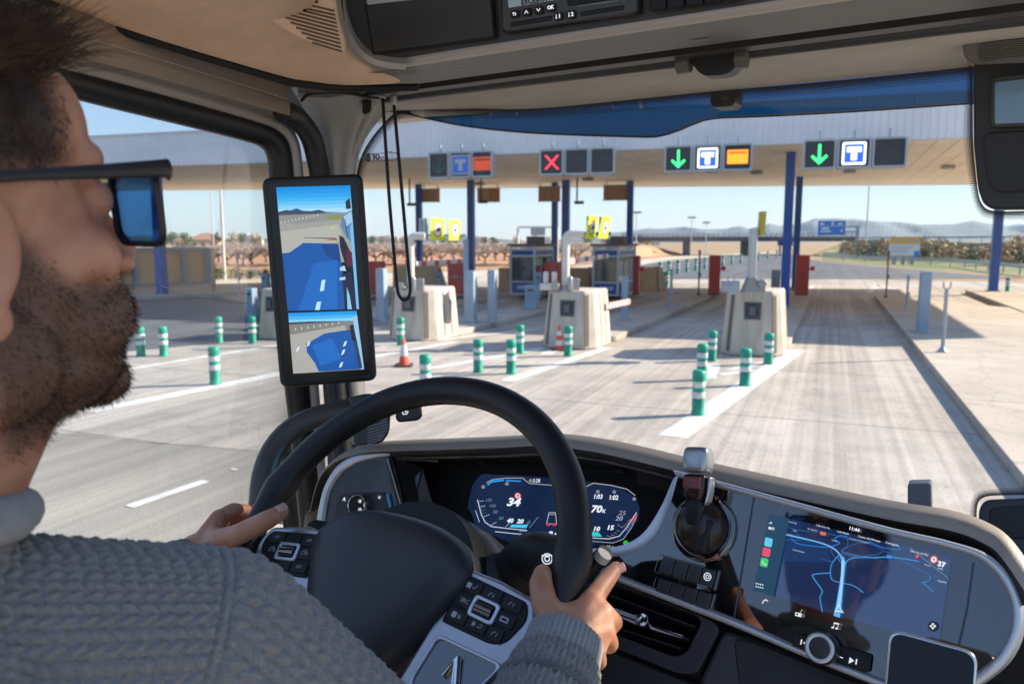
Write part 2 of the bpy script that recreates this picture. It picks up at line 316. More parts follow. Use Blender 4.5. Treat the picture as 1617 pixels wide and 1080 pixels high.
b = MB(); b.prism([(*p, HS - .03) for p in (A1, A1 + V(.1, 0), B1 + V(.1, 0), B1)], (0, 0, 1.45)); b.prism([(*p, HS - .03) for p in (B1, B0, B0 + V(-.03, .12), B1 + V(0, .12))], (0, 0, 1.2)); b.build('side_fascia', M_fascia, can, smooth=0)
# columns: a photo point at the base (or the top under the soffit)
def column(x, y, wd, label, base=True, name='canopy_column'):
    g = G(x, y) if base else G(x, y, HS)
    t = thing(name, label, 'column', (g[0], g[1], 0), R(3), 'blue canopy columns')
    b = MB(); b.box((0, 0, HS / 2 - .02), wd, wd, HS - .04); b.build('shaft', M_blue, t, bev=.02, local=True)
    b = MB(); b.box((0, 0, .2), wd + .18, wd + .18, .06); b.build('base_plate', M_grey, t, bev=.01, local=True)
    for i in (-1, 1):
        for j in (-1, 1): b = MB(); b.lathe([(.025, .23), (.025, .28)], (i * (wd / 2 + .05), j * (wd / 2 + .05), 0), 8); b.build('bolt', M_grey, t, local=True)
    return t
column(1238, 492, .34, 'blue canopy column just behind the right concrete block')
column(1263, 279, .34, 'blue canopy column behind the right red cabinet', False)
column(1567, 466, .40, 'blue canopy column at the far right beside a green bollard')
column(894, 284, .40, 'thick blue column rising behind the middle concrete block', False)
column(876.5, 288, .33, 'darker blue column left of the middle block column', False)
column(743.5, 284, .36, 'blue column beside the leftmost overhead lane sign', False)
column(661, 291, .33, 'slim blue column behind the white left pipe post', False)
column(996, 285, .33, 'blue column to the right of the second toll booth', False)
column(257, 471, .40, 'blue column standing before the beige panel wall')
# overhead lane signs
M_frame = mat('sign_frame', (.36, .41, .46), .4, metal=.3)
M_face = mat('sign_face', (.012, .022, .035), .35, var=.3, vscale=2)
E_green = emis('led_green', (.03, .75, .16), 1.3); E_red = emis('led_red', (1, .03, .06), 1.0); E_or = emis('led_orange', (1, .22, .01), 1.0)
E_blue = emis('led_blue', (.01, .07, .5), .8); E_white = emis('led_white', (.9, .92, .95), .85); D_green = mat('led_green_dim', (.01, .10, .06), .5); D_red = mat('led_orange_dim', (.35, .06, .03), .5, em=(.5, .06, .02), ems=.3); D_blue = mat('led_blue_dim', (.01, .06, .25), .5, em=(.01, .05, .3), ems=.35); D_white = mat('led_white_dim', (.4, .45, .5), .5)
def lane_sign(x0, x1, y0, y1, kinds, label, dist):
    pc = (x0 + x1) / 2; d = dist; c = P(pc, (y0 + y1) / 2, d); k = d / CF
    W = (x1 - x0) * k * 1.04; Hh = (y1 - y0) * k
    pl = Plane(c, (fn[0] * -1, fn[1] * -1, 0), (fd[0], fd[1], 0))
    t = thing('lane_sign', label, 'lane sign', tuple(c - V(0, 0, Hh / 2)), 0, 'overhead lane signs')
    pw = W / 3
    b = MB(); 
    for i in range(3):
        u0 = -W / 2 + pw * i
        o_ = rrect(u0 + .012, -Hh / 2, u0 + pw - .012, Hh / 2, .07); i_ = rrect(u0 + .075, -Hh / 2 + .065, u0 + pw - .075, Hh / 2 - .065, .05)
        b.ringprism([pl.at(u, v, -.02) for u, v in o_], [pl.at(u, v, -.02) for u, v in i_], pl.n * .1)
        b.prism([pl.at(u, v, -.22) for u, v in o_], pl.n * .2)
    for u in (-W / 3, 0, W / 3): b.box(pl.at(u, Hh / 2 + .1, -.1), .07, .07, .36)
    b.build('frame', M_frame, t)
    for i, kd in enumerate(kinds):
        u = -W / 2 + pw * (i + .5); s = Hh * .8
        b = MB(); b.prism([pl.at(u + a_, v_, -.02) for a_, v_ in rrect(-pw / 2 + .07, -Hh / 2 + .06, pw / 2 - .07, Hh / 2 - .06, .05)], pl.n * .03)
        fo = b.build('display_panel', M_face, t, smooth=0)
        Q = lambda pts, h=.012: [pl.at(u + a_ * s, v_ * s, h) for a_, v_ in pts]
        q = MB(); ms = None
        if kd in ('go', 'godim'):
            q.prism(Q([(-.05, .42), (.05, .42), (.05, -.3), (-.05, -.3)]), pl.n * .01)
            for sg in (-1, 1): q.prism(Q([(0, -.42), (sg * .33, -.1), (sg * .27, -.02), (0, -.26)]), pl.n * .012)
            ms = E_green if kd == 'go' else D_green
        elif kd == 'x':
            for sg in (-1, 1): q.prism(Q([(-.31 * sg - .05, -.33), (-.31 * sg + .05, -.33), (.31 * sg + .05, .33), (.31 * sg - .05, .33)], .012 + .002 * sg), pl.n * .01)
            ms = E_red
        elif kd in ('t', 'tdim'):
            q.prism(Q(rrect(-.46, -.46, .46, .46, .06)), pl.n * .008, 0); q.prism(Q(rrect(-.38, -.38, .38, .38, .03), .02), pl.n * .008, 1)
            q.prism(Q([(-.28, .26), (.28, .26), (.28, .05), (.17, .05), (.14, .1), (.11, .1), (.11, -.28), (-.11, -.28), (-.11, .1), (-.14, .1), (-.17, .05), (-.28, .05)], .03), pl.n * .008, 0)
            ms = [E_white, E_blue] if kd == 't' else [D_white, D_blue]
        elif kd in ('card', 'cardim'):
            q.prism(Q(rrect(-.46, -.3, .46, .17, .03)), pl.n * .008); q.prism(Q(rrect(-.46, .24, .46, .33, .02)), pl.n * .008); q.prism(Q([(-.46, .15), (-.4, .15), (-.4, .26), (-.46, .26)]), pl.n * .007); q.prism(Q([(.4, .15), (.46, .15), (.46, .26), (.4, .26)]), pl.n * .007); ms = E_or if kd == 'card' else D_red
        if ms: q.build('symbol', ms, fo, smooth=0)
    return t
lane_sign(675, 780, 240, 281, ('godim', 'tdim', 'cardim'), 'overhead lane sign with dim arrow, T and dull orange card, farthest left', 29.3)
lane_sign(852, 970, 235, 276, ('x', 'off', 'off'), 'overhead lane sign showing a red cross', 27.9)
lane_sign(1052, 1183, 229, 271, ('go', 't', 'card'), 'overhead lane sign with green arrow, T and bright orange card', 26.4)
lane_sign(1275, 1422, 219, 266, ('go', 't', 'off'), 'overhead lane sign with green arrow, T and one dark panel, farthest right', 25.0)
# hanging back-of-sign boards and hanging sensors under the canopy
M_brown = mat('brown_board', (.42, .22, .11), .6, var=.12, vscale=2, stretch=(1, 1, 8))
for x0, x1, y0, y1, lb in ((666, 695, 300, 318, 'small brown hanging board beside the slim left column'), (753, 790, 299, 318, 'brown hanging board right of the first overhead sign column'), (850, 885, 296, 317, 'brown hanging board behind the middle pair of columns'), (953, 993, 294, 315, 'brown hanging board left of the second booth column')):
    g = G((x0 + x1) / 2, y0 - 8, HS); d = (g - CAM) @ FWD; c = P((x0 + x1) / 2, (y0 + y1) / 2, d); k = d / CF
    t = thing('hanging_board', lb, 'board', tuple(c), math.atan2(fd[1], fd[0]), 'brown boards hanging under the canopy')
    hw, hh = (x1 - x0) * k / 2, (y1 - y0) * k / 2
    b = MB(); b.box((0, 0, 0), hw * 2, .16, hh * 2); b.build('panel', M_brown, t, bev=.01, local=True)
    b = MB(); b.box((0, 0, hh + .03), hw * 2.06, .2, .06); b.box((0, 0, -hh - .03), hw * 2.06, .2, .06); b.box((0, -.09, 0), .05, .03, hh * 2); b.build('frame', M_grey, t, local=True)
    for s in (-.8, .8): b = MB(); b.box((hw * s, 0, (HS - c[2] + hh) / 2), .05, .05, HS - c[2] - hh - .07); b.build('hanger', M_grey, t, local=True)
for x, y, y1, lb in ((647, 282, 322, 'thin ceiling sensor pole left of the slim column'), (760, 282, 318, 'thin ceiling sensor pole before the brown board'), (911, 280, 319, 'thin ceiling sensor pole right of the middle columns')):
    g = G(x, y, HS); d = (g - CAM) @ FWD; e = P(x, y1, d)
    t = thing('sensor_pole', lb, 'sensor', tuple(e), 0, 'sensor poles hanging from the canopy')
    b = MB(); b.lathe([(.045, 0), (.045, HS - e[2] - .03)], n=8); b.build('pole', M_dark, t, local=True)
    b = MB(); b.box((.12, 0, -.04), .5, .22, .16); b.build('sensor_head', M_dark, t, bev=.03, local=True)
for x, y, lb in ((929, 281, 'small lamp under the canopy below the red cross sign'), (1125, 268, 'small lamp under the canopy below the orange card sign'), (1342, 268, 'small lamp under the canopy below the rightmost sign'), (757, 288, 'small lamp beside the first sign column'), (1195, 270, 'flat soffit lamp right of the orange card sign'), (1497, 261, 'flat soffit lamp at the far right of the canopy')):
    g = G(x, y, HS - .02); t = thing('canopy_lamp', lb, 'lamp', tuple(g), 0, 'lamps fixed under the canopy')
    b = MB(); b.box((0, 0, -.1), .55, .4, .13); b.box((0, 0, -.03), .2, .2, .06); b.build('housing', M_grey, t, bev=.02, local=True)
    b = MB(); b.box((0, 0, -.175), .45, .3, .015); b.build('lens', mat('lamp_lens', (.75, .7, .6), .3), t, local=True)
# ------------------------------------------------------------------ bollards
M_bg = mat('green_plastic', (.005, .26, .175), .5, var=.3, vscale=5, vdet=7); M_bw = mat('reflective_band', (.56, .58, .60), .4, var=.2, vscale=14, vdet=6); 
def bollard(loc, label, grp='green bollards on the plaza'):
    t = thing('bollard', label, 'bollard', loc, random.random(), grp)
    b = MB(); b.lathe([(.112, 0), (.112, .03), (.1, .05), (.1, .62), (.106, .625), (.106, .69), (.09, .715), (.05, .73)], n=20)
    b.lathe([(.1055, .55), (.1055, .625)], n=20); b.build('post', M_bg, t, smooth=40, local=True)
    for z0, z1 in ((.29, .37), (.46, .54)): b = MB(); b.lathe([(.1, z0 - .008), (.1045, z0), (.1045, z1), (.1, z1 + .008)], n=20); b.build('band', M_bw, t, local=True)
    return t
bl = [(1102, 655, 'nearest green bollard in front of the right block, standing alone at the lane line'), (1108, 600, 'green bollard just behind the nearest one at the right lane line'), (1176, 609, 'green bollard right of the lane line before the right block'), (1124, 570, 'green bollard at the left corner of the right block'), (1213, 575, 'green bollard at the right corner of the right block'), (755, 588, 'left one of the two near green bollards before the middle block'), (807, 590, 'right one of the two near green bollards before the middle block'), (821, 558, 'green bollard left of the middle block'), (897, 562, 'green bollard beside the traffic cone at the middle block'), (672, 622, 'green bollard half hidden by the steering wheel top'), (633, 545, 'green bollard against the left block beside a cone'), (340, 607, 'nearest green bollard seen through the side window'), (223, 562, 'green bollard closest to the driver chin in the side window'), (259, 562, 'second green bollard from the chin in the side window'), (346, 541, 'green bollard at the edge of the dark lane'), (399, 542, 'green bollard before the far left block')]
b0 = None
for x, y, lb in bl:
    g = G(x, y); loc = (g[0], g[1], 0.0)
    if b0 is None: b0 = bollard(loc, lb)
    else: dup(b0, loc, random.random() * 6, lb, sc=(1, 1, random.uniform(.97, 1.03)))
g = G(1590, 466); dup(b0, (g[0], g[1], .19), 0, 'green bollard at the far right beside the blue column')
for i in range(14):                                            # row of far bollards along the exit road
    x = 1042 + i * 14.2; y = 437 - i * 2.35; g = G(x, y); o = dup(b0, (g[0], g[1], 0), i, 'one of the row of small far green posts along the exit road', sc=(1.5, 1.5, 1.6)); o['group'] = 'far row of green posts'
for x, y in ((1048, 455), (1053, 453)): g = G(x, y); dup(b0, (g[0], g[1], 0), 1, 'left of two green posts behind the booth' if x < 1050 else 'right of two green posts behind the booth', sc=1.3)
# cones
M_cone = mat('cone_orange', (.75, .075, .03), .5, var=.1, vscale=8); M_cb = mat('cone_base', (.05, .04, .04), .7)
def cone(loc, h, bands, label):
    t = thing('traffic_cone', label, 'traffic cone', loc, .4, 'traffic cones on the plaza')
    b = MB(); b.lathe([(h * .22, .03), (h * .19, .05), (h * .04, h), (h * .03, h + .01)], n=20); b.build('body', M_cone, t, local=True)
    b = MB(); b.prism([(x, y, 0) for x, y in rrect(-h * .32, -h * .32, h * .32, h * .32, .06)], (0, 0, .045)); b.build('base', M_cb, t, bev=.01, local=True)
    for a, c in bands:
        ra = h * (.19 - .15 * (a - .06)) + .004; rc = h * (.19 - .15 * (c - .06)) + .004
        b = MB(); b.lathe([(ra, h * a), (rc, h * c)], n=20); b.build('band', M_bw, t, local=True)
g = G(638, 578); cone((g[0], g[1], 0), .62, ((.38, .78),), 'orange cone with one broad white band, left of the steering wheel top')
g = G(883, 553); cone((g[0], g[1], 0), .62, ((.22, .42), (.62, .8)), 'red cone with two white bands against the middle block')
# ------------------------------------------------------------------ concrete blocks at the island noses
M_blk = mat('cast_concrete', (.43, .385, .32), .85, col2=(.56, .505, .43), vscale=2.6, bump=.3, bscale=30, stretch=(2.5, 2.5, .5), vdet=8); M_groove = mat('groove_dark', (.14, .12, .1), .9)
def block(xl, xr, yb, yt, label, depth=1.7):
    a = G(xl, yb); W = solve(lambda w_: max(prx(a + V(w_, depth * .25, 0)), prx(a + V(w_, depth, 0))), xr, .4, 4.0); ctr = a + V(W / 2, 0, 0); h = HZ((xl + xr) / 2, yt, ctr)
    t = thing('concrete_block', label, 'concrete block', (ctr[0], ctr[1] + .1, 0), 0, 'concrete island noses')
    def ring(s, z, dy): return [(x * s, y * s + dy, z) for x, y in roundp2]
    w2 = W / 2; ch = W * .16
    roundp2 = [(-w2 + ch, 0), (w2 - ch, 0), (w2, ch * 1.3), (w2, depth), (-w2, depth), (-w2, ch * 1.3)]
    b = MB(); lo = [(x, y, 0) for x, y in roundp2]; hi = [(x * .84, y * .9 + .14, h) for x, y in roundp2]
    b.add(lo + hi, [(0, 5, 4, 3, 2, 1), tuple(range(6, 12))] + [(i, (i + 1) % 6, 6 + (i + 1) % 6, 6 + i) for i in range(6)]); b.build('body', M_blk, t, bev=.06, seg=3, local=True)
    for i, j, s in ((1, 2, .0), (0, 5, .0), (2, 3, .3), (2, 3, .62), (5, 4, .35)):
        b = MB(); p0 = V(lo[i]) * (1 - s) + V(lo[j]) * s; p1 = V(hi[i]) * (1 - s) + V(hi[j]) * s
        dr = nrm(V(lo[j]) - V(lo[i])); on = np.cross(dr, V(0, 0, 1)); on = on if on @ (p0 - V(0, depth / 2, 0)) > 0 else -on
        a0, a1 = p0 + (p1 - p0) * .06, p0 + (p1 - p0) * .93
        if s == 0: dr = dr * 1.6
        b.prism([a0 - on * .02, a0 + dr * .085 - on * .02, a1 + dr * .085 - on * .02, a1 - on * .02], on * .024)
        b.build('groove', M_groove, t, local=True, smooth=0)
    z0 = h * .58; nw = W * .105; fr = lambda z: .14 * z / h - .004
    b = MB(); b.prism([(-nw, fr(z0), z0), (nw, fr(z0), z0), (nw * 1.1, fr(z0 + .36), z0 + .36), (-nw * 1.1, fr(z0 + .36), z0 + .36)], (0, .02, 0)); n_ = b.build('recess', M_dark, t, local=True, smooth=0)
    b = MB(); b.ringprism([(x, fr(z0 + z) - .012, z0 + z) for x, z in ((-nw * 1.2, -.03), (nw * 1.2, -.03), (nw * 1.3, .39), (-nw * 1.3, .39))], [(x, fr(z0 + z) - .012, z0 + z) for x, z in ((-nw, .0), (nw, .0), (nw * 1.1, .36), (-nw * 1.1, .36))], (0, .03, 0)); b.box((0, fr(z0 + .18) - .03, z0 + .18), nw, .06, .2); b.build('lamp_box', mat('lamp_box_grey', (.10, .11, .12), .4), t, local=True, bev=.008)
    return t, h
blkR, hR = block(1133, 1243, 561, 460, 'concrete block with square dark recess, front of the right island')
blkM, hM = block(848, 964, 550, 460, 'concrete block with the red cone leaning at it, front of the middle island')
blkL, hL = block(601, 724, 537, 456, 'concrete block partly behind the black cord loop, left island')
blkF, hF = block(396, 505, 536, 457, 'concrete block half hidden behind the mirror monitor')
# machinery on the blocks
M_pale = mat('pale_paint', (.62, .60, .55), .5, var=.06, vscale=3); M_lb = mat('pale_blue_paint', (.26, .36, .46), .5, var=.1, vscale=2)
def on_block(bt, h, x, y): g = G(x, y, h); return (g[0], g[1], h)
def pipe_post(x, yb, yt, xr, h, label):
    g = G(x, yb, h); zt = HZ(x, yt, g); d = (g - CAM) @ FWD; ln = (xr - x) * d / CF
    t = thing('pipe_post', label, 'pipe post', tuple(g), R(22), 'bent pale pipe posts')
    q = roundp([(0, 0, 0), (0, 0, zt - h), (ln, 0, zt - h)], .18, 6)[6:-6]; q = [V(0, 0, 0)] + [V(p) for p in q] + [V(ln, 0, zt - h)]
    b = MB(); b.tube(q, .1, 12); b.build('pipe', M_pale, t, local=True, smooth=50)
    b = MB(); b.lathe([(.2, 0), (.2, .05), (.14, .06), (.14, .12)], n=12); b.box((.25, 0, .15), .2, .25, .3); b.box((-.28, -.1, .1), .18, .25, .2); b.lathe([(.07, 0), (.07, .3), (.05, .36)], (.1, -.25, 0), 10); b.build('base', mat('steel_worn', (.33, .34, .35), .35, metal=.6), t, local=True, bev=.01)
pipe_post(893, 458, 369, 921, hM, 'bent pale pipe post on top of the middle block'); pipe_post(649, 458, 373, 672, hL, 'bent pale pipe post on top of the left block')
g = G(1186, 461, hR); zt = HZ(1189, 361, g)
t = thing('lane_barrier', 'raised grey barrier arm standing upright on the right block', 'barrier', tuple(g), R(20))
b = MB(); b.box((0, 0, (zt - hR) / 2 + .1), .16, .2, zt - hR - .2); b.build('arm', mat('arm_grey', (.45, .47, .48), .4, metal=.2), t, local=True, bev=.02)
b = MB(); b.prism([(-.22, -.12, 0), (.3, -.12, 0), (.3, -.12, .14), (.06, -.12, .34), (-.08, -.12, .34)], (0, .3, 0)); b.lathe([(.1, -.2), (.1, .2)], (.2, 0, .2), 14, (V(1, 0, 0), V(0, 0, 1), V(0, -1, 0))); b.build('pivot', mat('pivot_steel', (.25, .27, .29), .35, metal=.6), t, local=True, bev=.01)
b = MB(); b.box((.25, .02, (zt - hR) * .84), .34, .03, .06); b.build('bracket', M_dark, t, local=True)
d = (g - CAM) @ FWD; q0, q1 = P(1198, 372, d), P(1201, 335, d); iv = MW[t].inverted(); b = MB(); b.prism([q0 + V(-.04, 0, 0), q0 + V(.06, .03, 0), q1 + V(.06, .03, 0), q1 + V(-.04, 0, 0)], V(.1, -.35, 0)); b.build('edge_plate', mat('yellow_black', (.45, .36, .03), .5), t)
g = G(1153, 461, hR); t = thing('junction_box', 'small grey junction box with a fork on the right block', 'box', tuple(g), R(10)); b = MB(); b.box((0, 0, .13), .42, .3, .26); b.build('case', M_grey, t, local=True, bev=.02); 
for s in (-.06, .08): b = MB(); b.tube([(s, 0, .26), (s, 0, .4)], .015, 6); b.build('pin', M_grey, t, local=True)
g = G(868, 458, hM); t = thing('spotlight_pair', 'twin white spotlights standing on the middle block', 'lamp', tuple(g), R(15))
b = MB(); b.box((0, 0, .08), .5, .3, .16); b.build('base', M_pale, t, local=True, bev=.02)
for s in (-.1, .12): b = MB(); b.lathe([(.05, .16), (.07, .22), (.07, .44), (.05, .47)], (s, 0, 0), 12); b.build('lamp_head', M_pale, t, local=True)
# red barrier cabinets
M_redc = mat('red_paint', (.42, .045, .035), .45, var=.12, vscale=1.5)
def cabinet(xl, xr, yb, yt, label, base=False, arm=None):
    g = G((xl + xr) / 2, yb, .16); zt = HZ((xl + xr) / 2, yt, g); d = (g - CAM) @ FWD; W = (xr - xl) * d / CF * .86
    t = thing('barrier_cabinet', label, 'cabinet', (g[0], g[1], .16), R(4), 'red barrier cabinets')
    h = zt - .16; b = MB(); b.box((0, .2, h / 2 + (.12 if base else .02)), W, .55, h - (.24 if base else .04)); b.build('housing', M_redc, t, local=True, bev=.025)
    b = MB(); b.box((0, -.078, h * .52), W * .9, .012, h * .004); b.box((0, -.08, h * .3), .06, .02, .12); b.box((-W * .42, -.08, h * .75), .04, .02, .1); b.box((-W * .42, -.08, h * .25), .04, .02, .1); b.build('door_fitting', M_dark, t, local=True)
    b = MB(); b.box((0, .2, .06), W * .92, .5, .14); b.build('plinth', M_dark, t, local=True)
    b = MB(); b.lathe([(.1, 0), (.1, .16), (.06, .2)], (W / 2 + .16, .1, h * .62), 10); b.box((W / 2 + .09, .1, h * .62 + .06), .2, .05, .08); b.build('red_lamp', mat('red_lens', (.5, .01, .01), .25), t, local=True)
    return t
cabinet(1254, 1277, 466, 403, 'right red barrier cabinet beside the open lane'); cabinet(1117, 1137, 466, 403, 'red barrier cabinet left of the right block, alone in the sun')
cs = cabinet(705, 733, 472, 413, 'reddish barrier cabinet with a white scrawl beside the grey posts', True); cabinet(857, 889, 470, 414, 'dark red barrier cabinet behind the middle block', True); cabinet(998, 1009, 466, 404, 'narrow red barrier cabinet at the right booth corner'); cabinet(580, 605, 474, 413, 'red barrier cabinet showing beside the mirror monitor', True)
b = MB()
for q in ([(-.22, .05), (-.1, .12), (-.02, -.02), (.04, .14), (.12, .0), (.24, .06)], [(-.12, .0), (.0, .1), (.1, .14)], [(-.06, -.06), (.02, .03), (.14, -.04)]): b.tube([(x, -.085, .95 + z) for x, z in q], .011, 5)
b.build('scrawl', M_bw, cs, local=True, smooth=0)

# grey posts
def gpost(x, yb, yt, wd, label, m=None, z=.16, lean=0.0):
    g = G(x, yb, z); zt = HZ(x, yt, g); t = thing('steel_post', label, 'post', (g[0], g[1], z), R(5), 'grey steel posts')
    b = MB(); b.box((0, 0, (zt - z) / 2), wd, wd, zt - z); b.build('shaft', m or M_lb, t, local=True, bev=.025)
    b = MB(); b.box((0, 0, zt - z + .012), wd * .9, wd * .9, .03); b.build('cap', M_grey, t, local=True, bev=.01)
    b = MB(); b.box((0, 0, .02), wd + .14, wd + .14, .04); b.build('base_plate', M_grey, t, local=True)
gpost(743.5, 510, 429, .33, 'thick pale blue post below the first sign column'); gpost(777.5, 509, 428, .26, 'pale blue post right of the thick one, left island'); gpost(1456, 525, 431, .28, 'grey post leaning on the right pavement near the mirror housing'); gpost(1224, 463, 427, .42, 'short grey post behind the right block'); gpost(604, 505, 425, .3, 'pale blue post showing right of the mirror monitor')
gpost(986, 506, 437, .2, 'slim blue grey post at the lowered barrier arm'); gpost(960, 450, 378, .28, 'tall grey post carrying the middle yellow signs'); gpost(736.5, 500, 380, .16, 'tall grey post beside the reddish cabinet')
def thin_post(x, yb, yt, r_, label, fork=False, z=.16, m=None):
    g = G(x, yb, z); zt = HZ(x, yt, g); t = thing('thin_post', label, 'post', (g[0], g[1], z), 0, 'thin posts')
    b = MB(); b.lathe([(r_ * 2.6, 0), (r_ * 2.6, .03), (r_ * 1.4, .1), (r_, .12), (r_, zt - z)], n=10); b.build('shaft', m or M_grey, t, local=True)
    b = MB()
    if fork:
        for s in (-1, 1): b.tube([(0, 0, zt - z - .02), (s * .07, 0, zt - z + .03), (s * .075, 0, zt - z + .17)], .018, 6)
    else: b.box((0, 0, zt - z - .12), .1, .12, .2); b.box((.05, 0, (zt - z) * .45), .08, .1, .16)
    b.build('head', m or M_grey, t, local=True)
thin_post(1488, 556, 456, .045, 'thin forked post on the right pavement near the kerb', True); thin_post(1431, 490, 434, .04, 'thin dark post between the kerb and the grey post'); thin_post(1399, 470, 396, .035, 'tall thin rusty post at the far end of the right pavement', m=mat('rusty_steel', (.16, .1, .07), .7)); thin_post(1059, 484, 424, .06, 'thin dark teal post left of the red cabinet'); thin_post(1103, 466, 395, .04, 'tall thin rusty post left of the lone red cabinet', m=M_dark); thin_post(378, 470, 402, .03, 'thin dark pole in front of the orchard')
# pale blue ticket boxes
for x, y, y1, wd, hb, lb in ((840, 488, 450, .45, 1, 'pale blue ticket box left of the middle block'), (851, 470, 430, .3, 0, 'pale blue post with red lamp behind the ticket box'), (694, 462, 430, .25, 0, 'pale blue post with red lamp on the left block side'), (421, 470, 432, .3, 0, 'pale blue post with red lamp beside the mirror monitor'), (398, 500, 455, .3, 1, 'pale blue box at the left edge of the far left block')):
    g = G(x, y, .16); zt = HZ(x, y1, g); t = thing('ticket_box', lb, 'ticket box', (g[0], g[1], .16), R(4), 'pale blue ticket boxes'); h = zt - .16
    b = MB(); b.box((0, 0, h / 2), wd, wd, h); b.build('case', M_lb, t, local=True, bev=.02)
    b = MB(); b.box((0, -wd / 2, h * .8), wd * .5, .02, h * .08); b.build('slot', M_dark, t, local=True)
    if not hb: b = MB(); b.lathe([(.09, h), (.09, h + .12), (.05, h + .17)], n=10); b.build('red_lamp', bpy.data.materials['red_lens'], t, local=True)
# barrier booms
M_boomw = mat('boom_white', (.72, .68, .64), .5); M_boomr = mat('boom_red', (.45, .06, .05), .5)
def boom(p, q, n, label):
    t = thing('barrier_boom', label, 'barrier', tuple(p), 0, 'striped barrier booms'); p, q = V(p), V(q); dv = (q - p); ax = nrm(dv); up = V(0, 0, 1); sd = nrm(np.cross(ax, up)); ln = np.linalg.norm(dv)
    b = MB(); b.box((p + q) / 2, ln, .05, .16, (ax, sd, np.cross(sd, ax))); b.build('boom', M_boomw, t, bev=.01)
    b = MB()
    for i in range(n): b.box(p + dv * (i + .5) / n, ln / n * .35, .056, .166, (ax, sd, np.cross(sd, ax)))
    b.build('stripe', M_boomr, t, smooth=0)
boom(P(957, 484, 20.6), P(994, 476, 22.5), 7, 'low striped red and white barrier boom right of the middle block'); boom(P(657, 417, 26), P(732, 412, 32), 4, 'raised pale barrier boom behind the left block'); boom(P(900, 413, 24), P(960, 404, 29), 4, 'raised pale barrier boom behind the middle pipe post')
# yellow warning signs
M_yel = mat('fluorescent_yellow', (.70, .78, .02), .5, var=.04); M_ring = mat('sign_red', (.6, .04, .02), .5); M_sw = mat('sign_white', (.8, .8, .78), .5)
def ysign(q, d, label):
    q = [P(x, y, d + (.35 if i in (1, 2) else 0)) for i, (x, y) in enumerate(q)]; c = sum(q) / 4; xd = nrm(q[1] - q[0]); n = nrm(np.cross(xd, q[3] - q[0])); n = -n if n @ (CAM - c) < 0 else n
    pl = Plane(c, n, xd); t = thing('speed_sign', label, 'sign', tuple(c), 0, 'yellow speed limit signs')
    b = MB(); b.prism([pl.at(*pl.uv(p)) for p in q], -n * .03); b.build('plate', M_yel, t, bev=.008)
    w_ = np.linalg.norm(q[1] - q[0]); h_ = np.linalg.norm(q[3] - q[0]); e = (q[3] - q[0]) / h_; f = xd
    el = lambda s, hh: [c + f * w_ * .30 * s * math.cos(a) + e * h_ * .34 * s * math.sin(a) + n * hh for a in np.linspace(0, 2 * math.pi, 25)[:-1]]
    b = MB(); b.prism(el(1, .002), n * .006); b.build('ring', M_ring, t); b = MB(); b.prism(el(.84, .010), n * .004); b.build('disc', M_sw, t); b = MB(); b.prism([c + f * w_ * a_ + e * h_ * v_ + n * .016 for a_, v_ in ((-.14, .08), (.1, .1), (.16, -.04), (.02, -.1), (-.1, -.02))], n * .004); b.build('pictogram', M_dark, t)
    b = MB(); b.box(c - n * .12 - e * 0, .1, .1, h_ * .9); b.build('mount', M_dark, t)
ysign([(680, 344), (702, 346), (703, 380), (680, 380)], 25, 'left yellow sign of the pair beside the first sign column'); ysign([(709, 347), (727, 348), (728, 379), (709, 380)], 25, 'right yellow sign of the pair beside the first sign column')
ysign([(931, 340), (945, 342), (939, 378), (925, 377)], 22.5, 'left yellow sign of the pair above the second booth'); ysign([(951, 342), (965, 343), (960, 377), (944, 377)], 22.5, 'right yellow sign of the pair above the second booth')
t = thing('sign_bracket', 'grey bracket behind the left pair of yellow signs', 'bracket', tuple(P(668, 362, 25.3))); b = MB()
for x in (665, 673): b.box(P(x, 362, 25.3), .12, .1, .7)
b.box(P(700, 372, 25.35), 1.5, .05, .08, (RGT, V(RGT[1], -RGT[0], 0), V(0, 0, 1))); b.build('frame', M_grey, t)
t = thing('sign_rail', 'dark rail carrying the middle pair of yellow signs', 'bracket', tuple(P(930, 368, 22.9))); b = MB(); b.box(P(938, 369, 22.9), 1.0, .06, .1, (RGT, V(RGT[1], -RGT[0], 0), V(0, 0, 1))); b.box(P(912, 367, 22.8), .1, .1, .1); b.build('rail', M_dark, t)
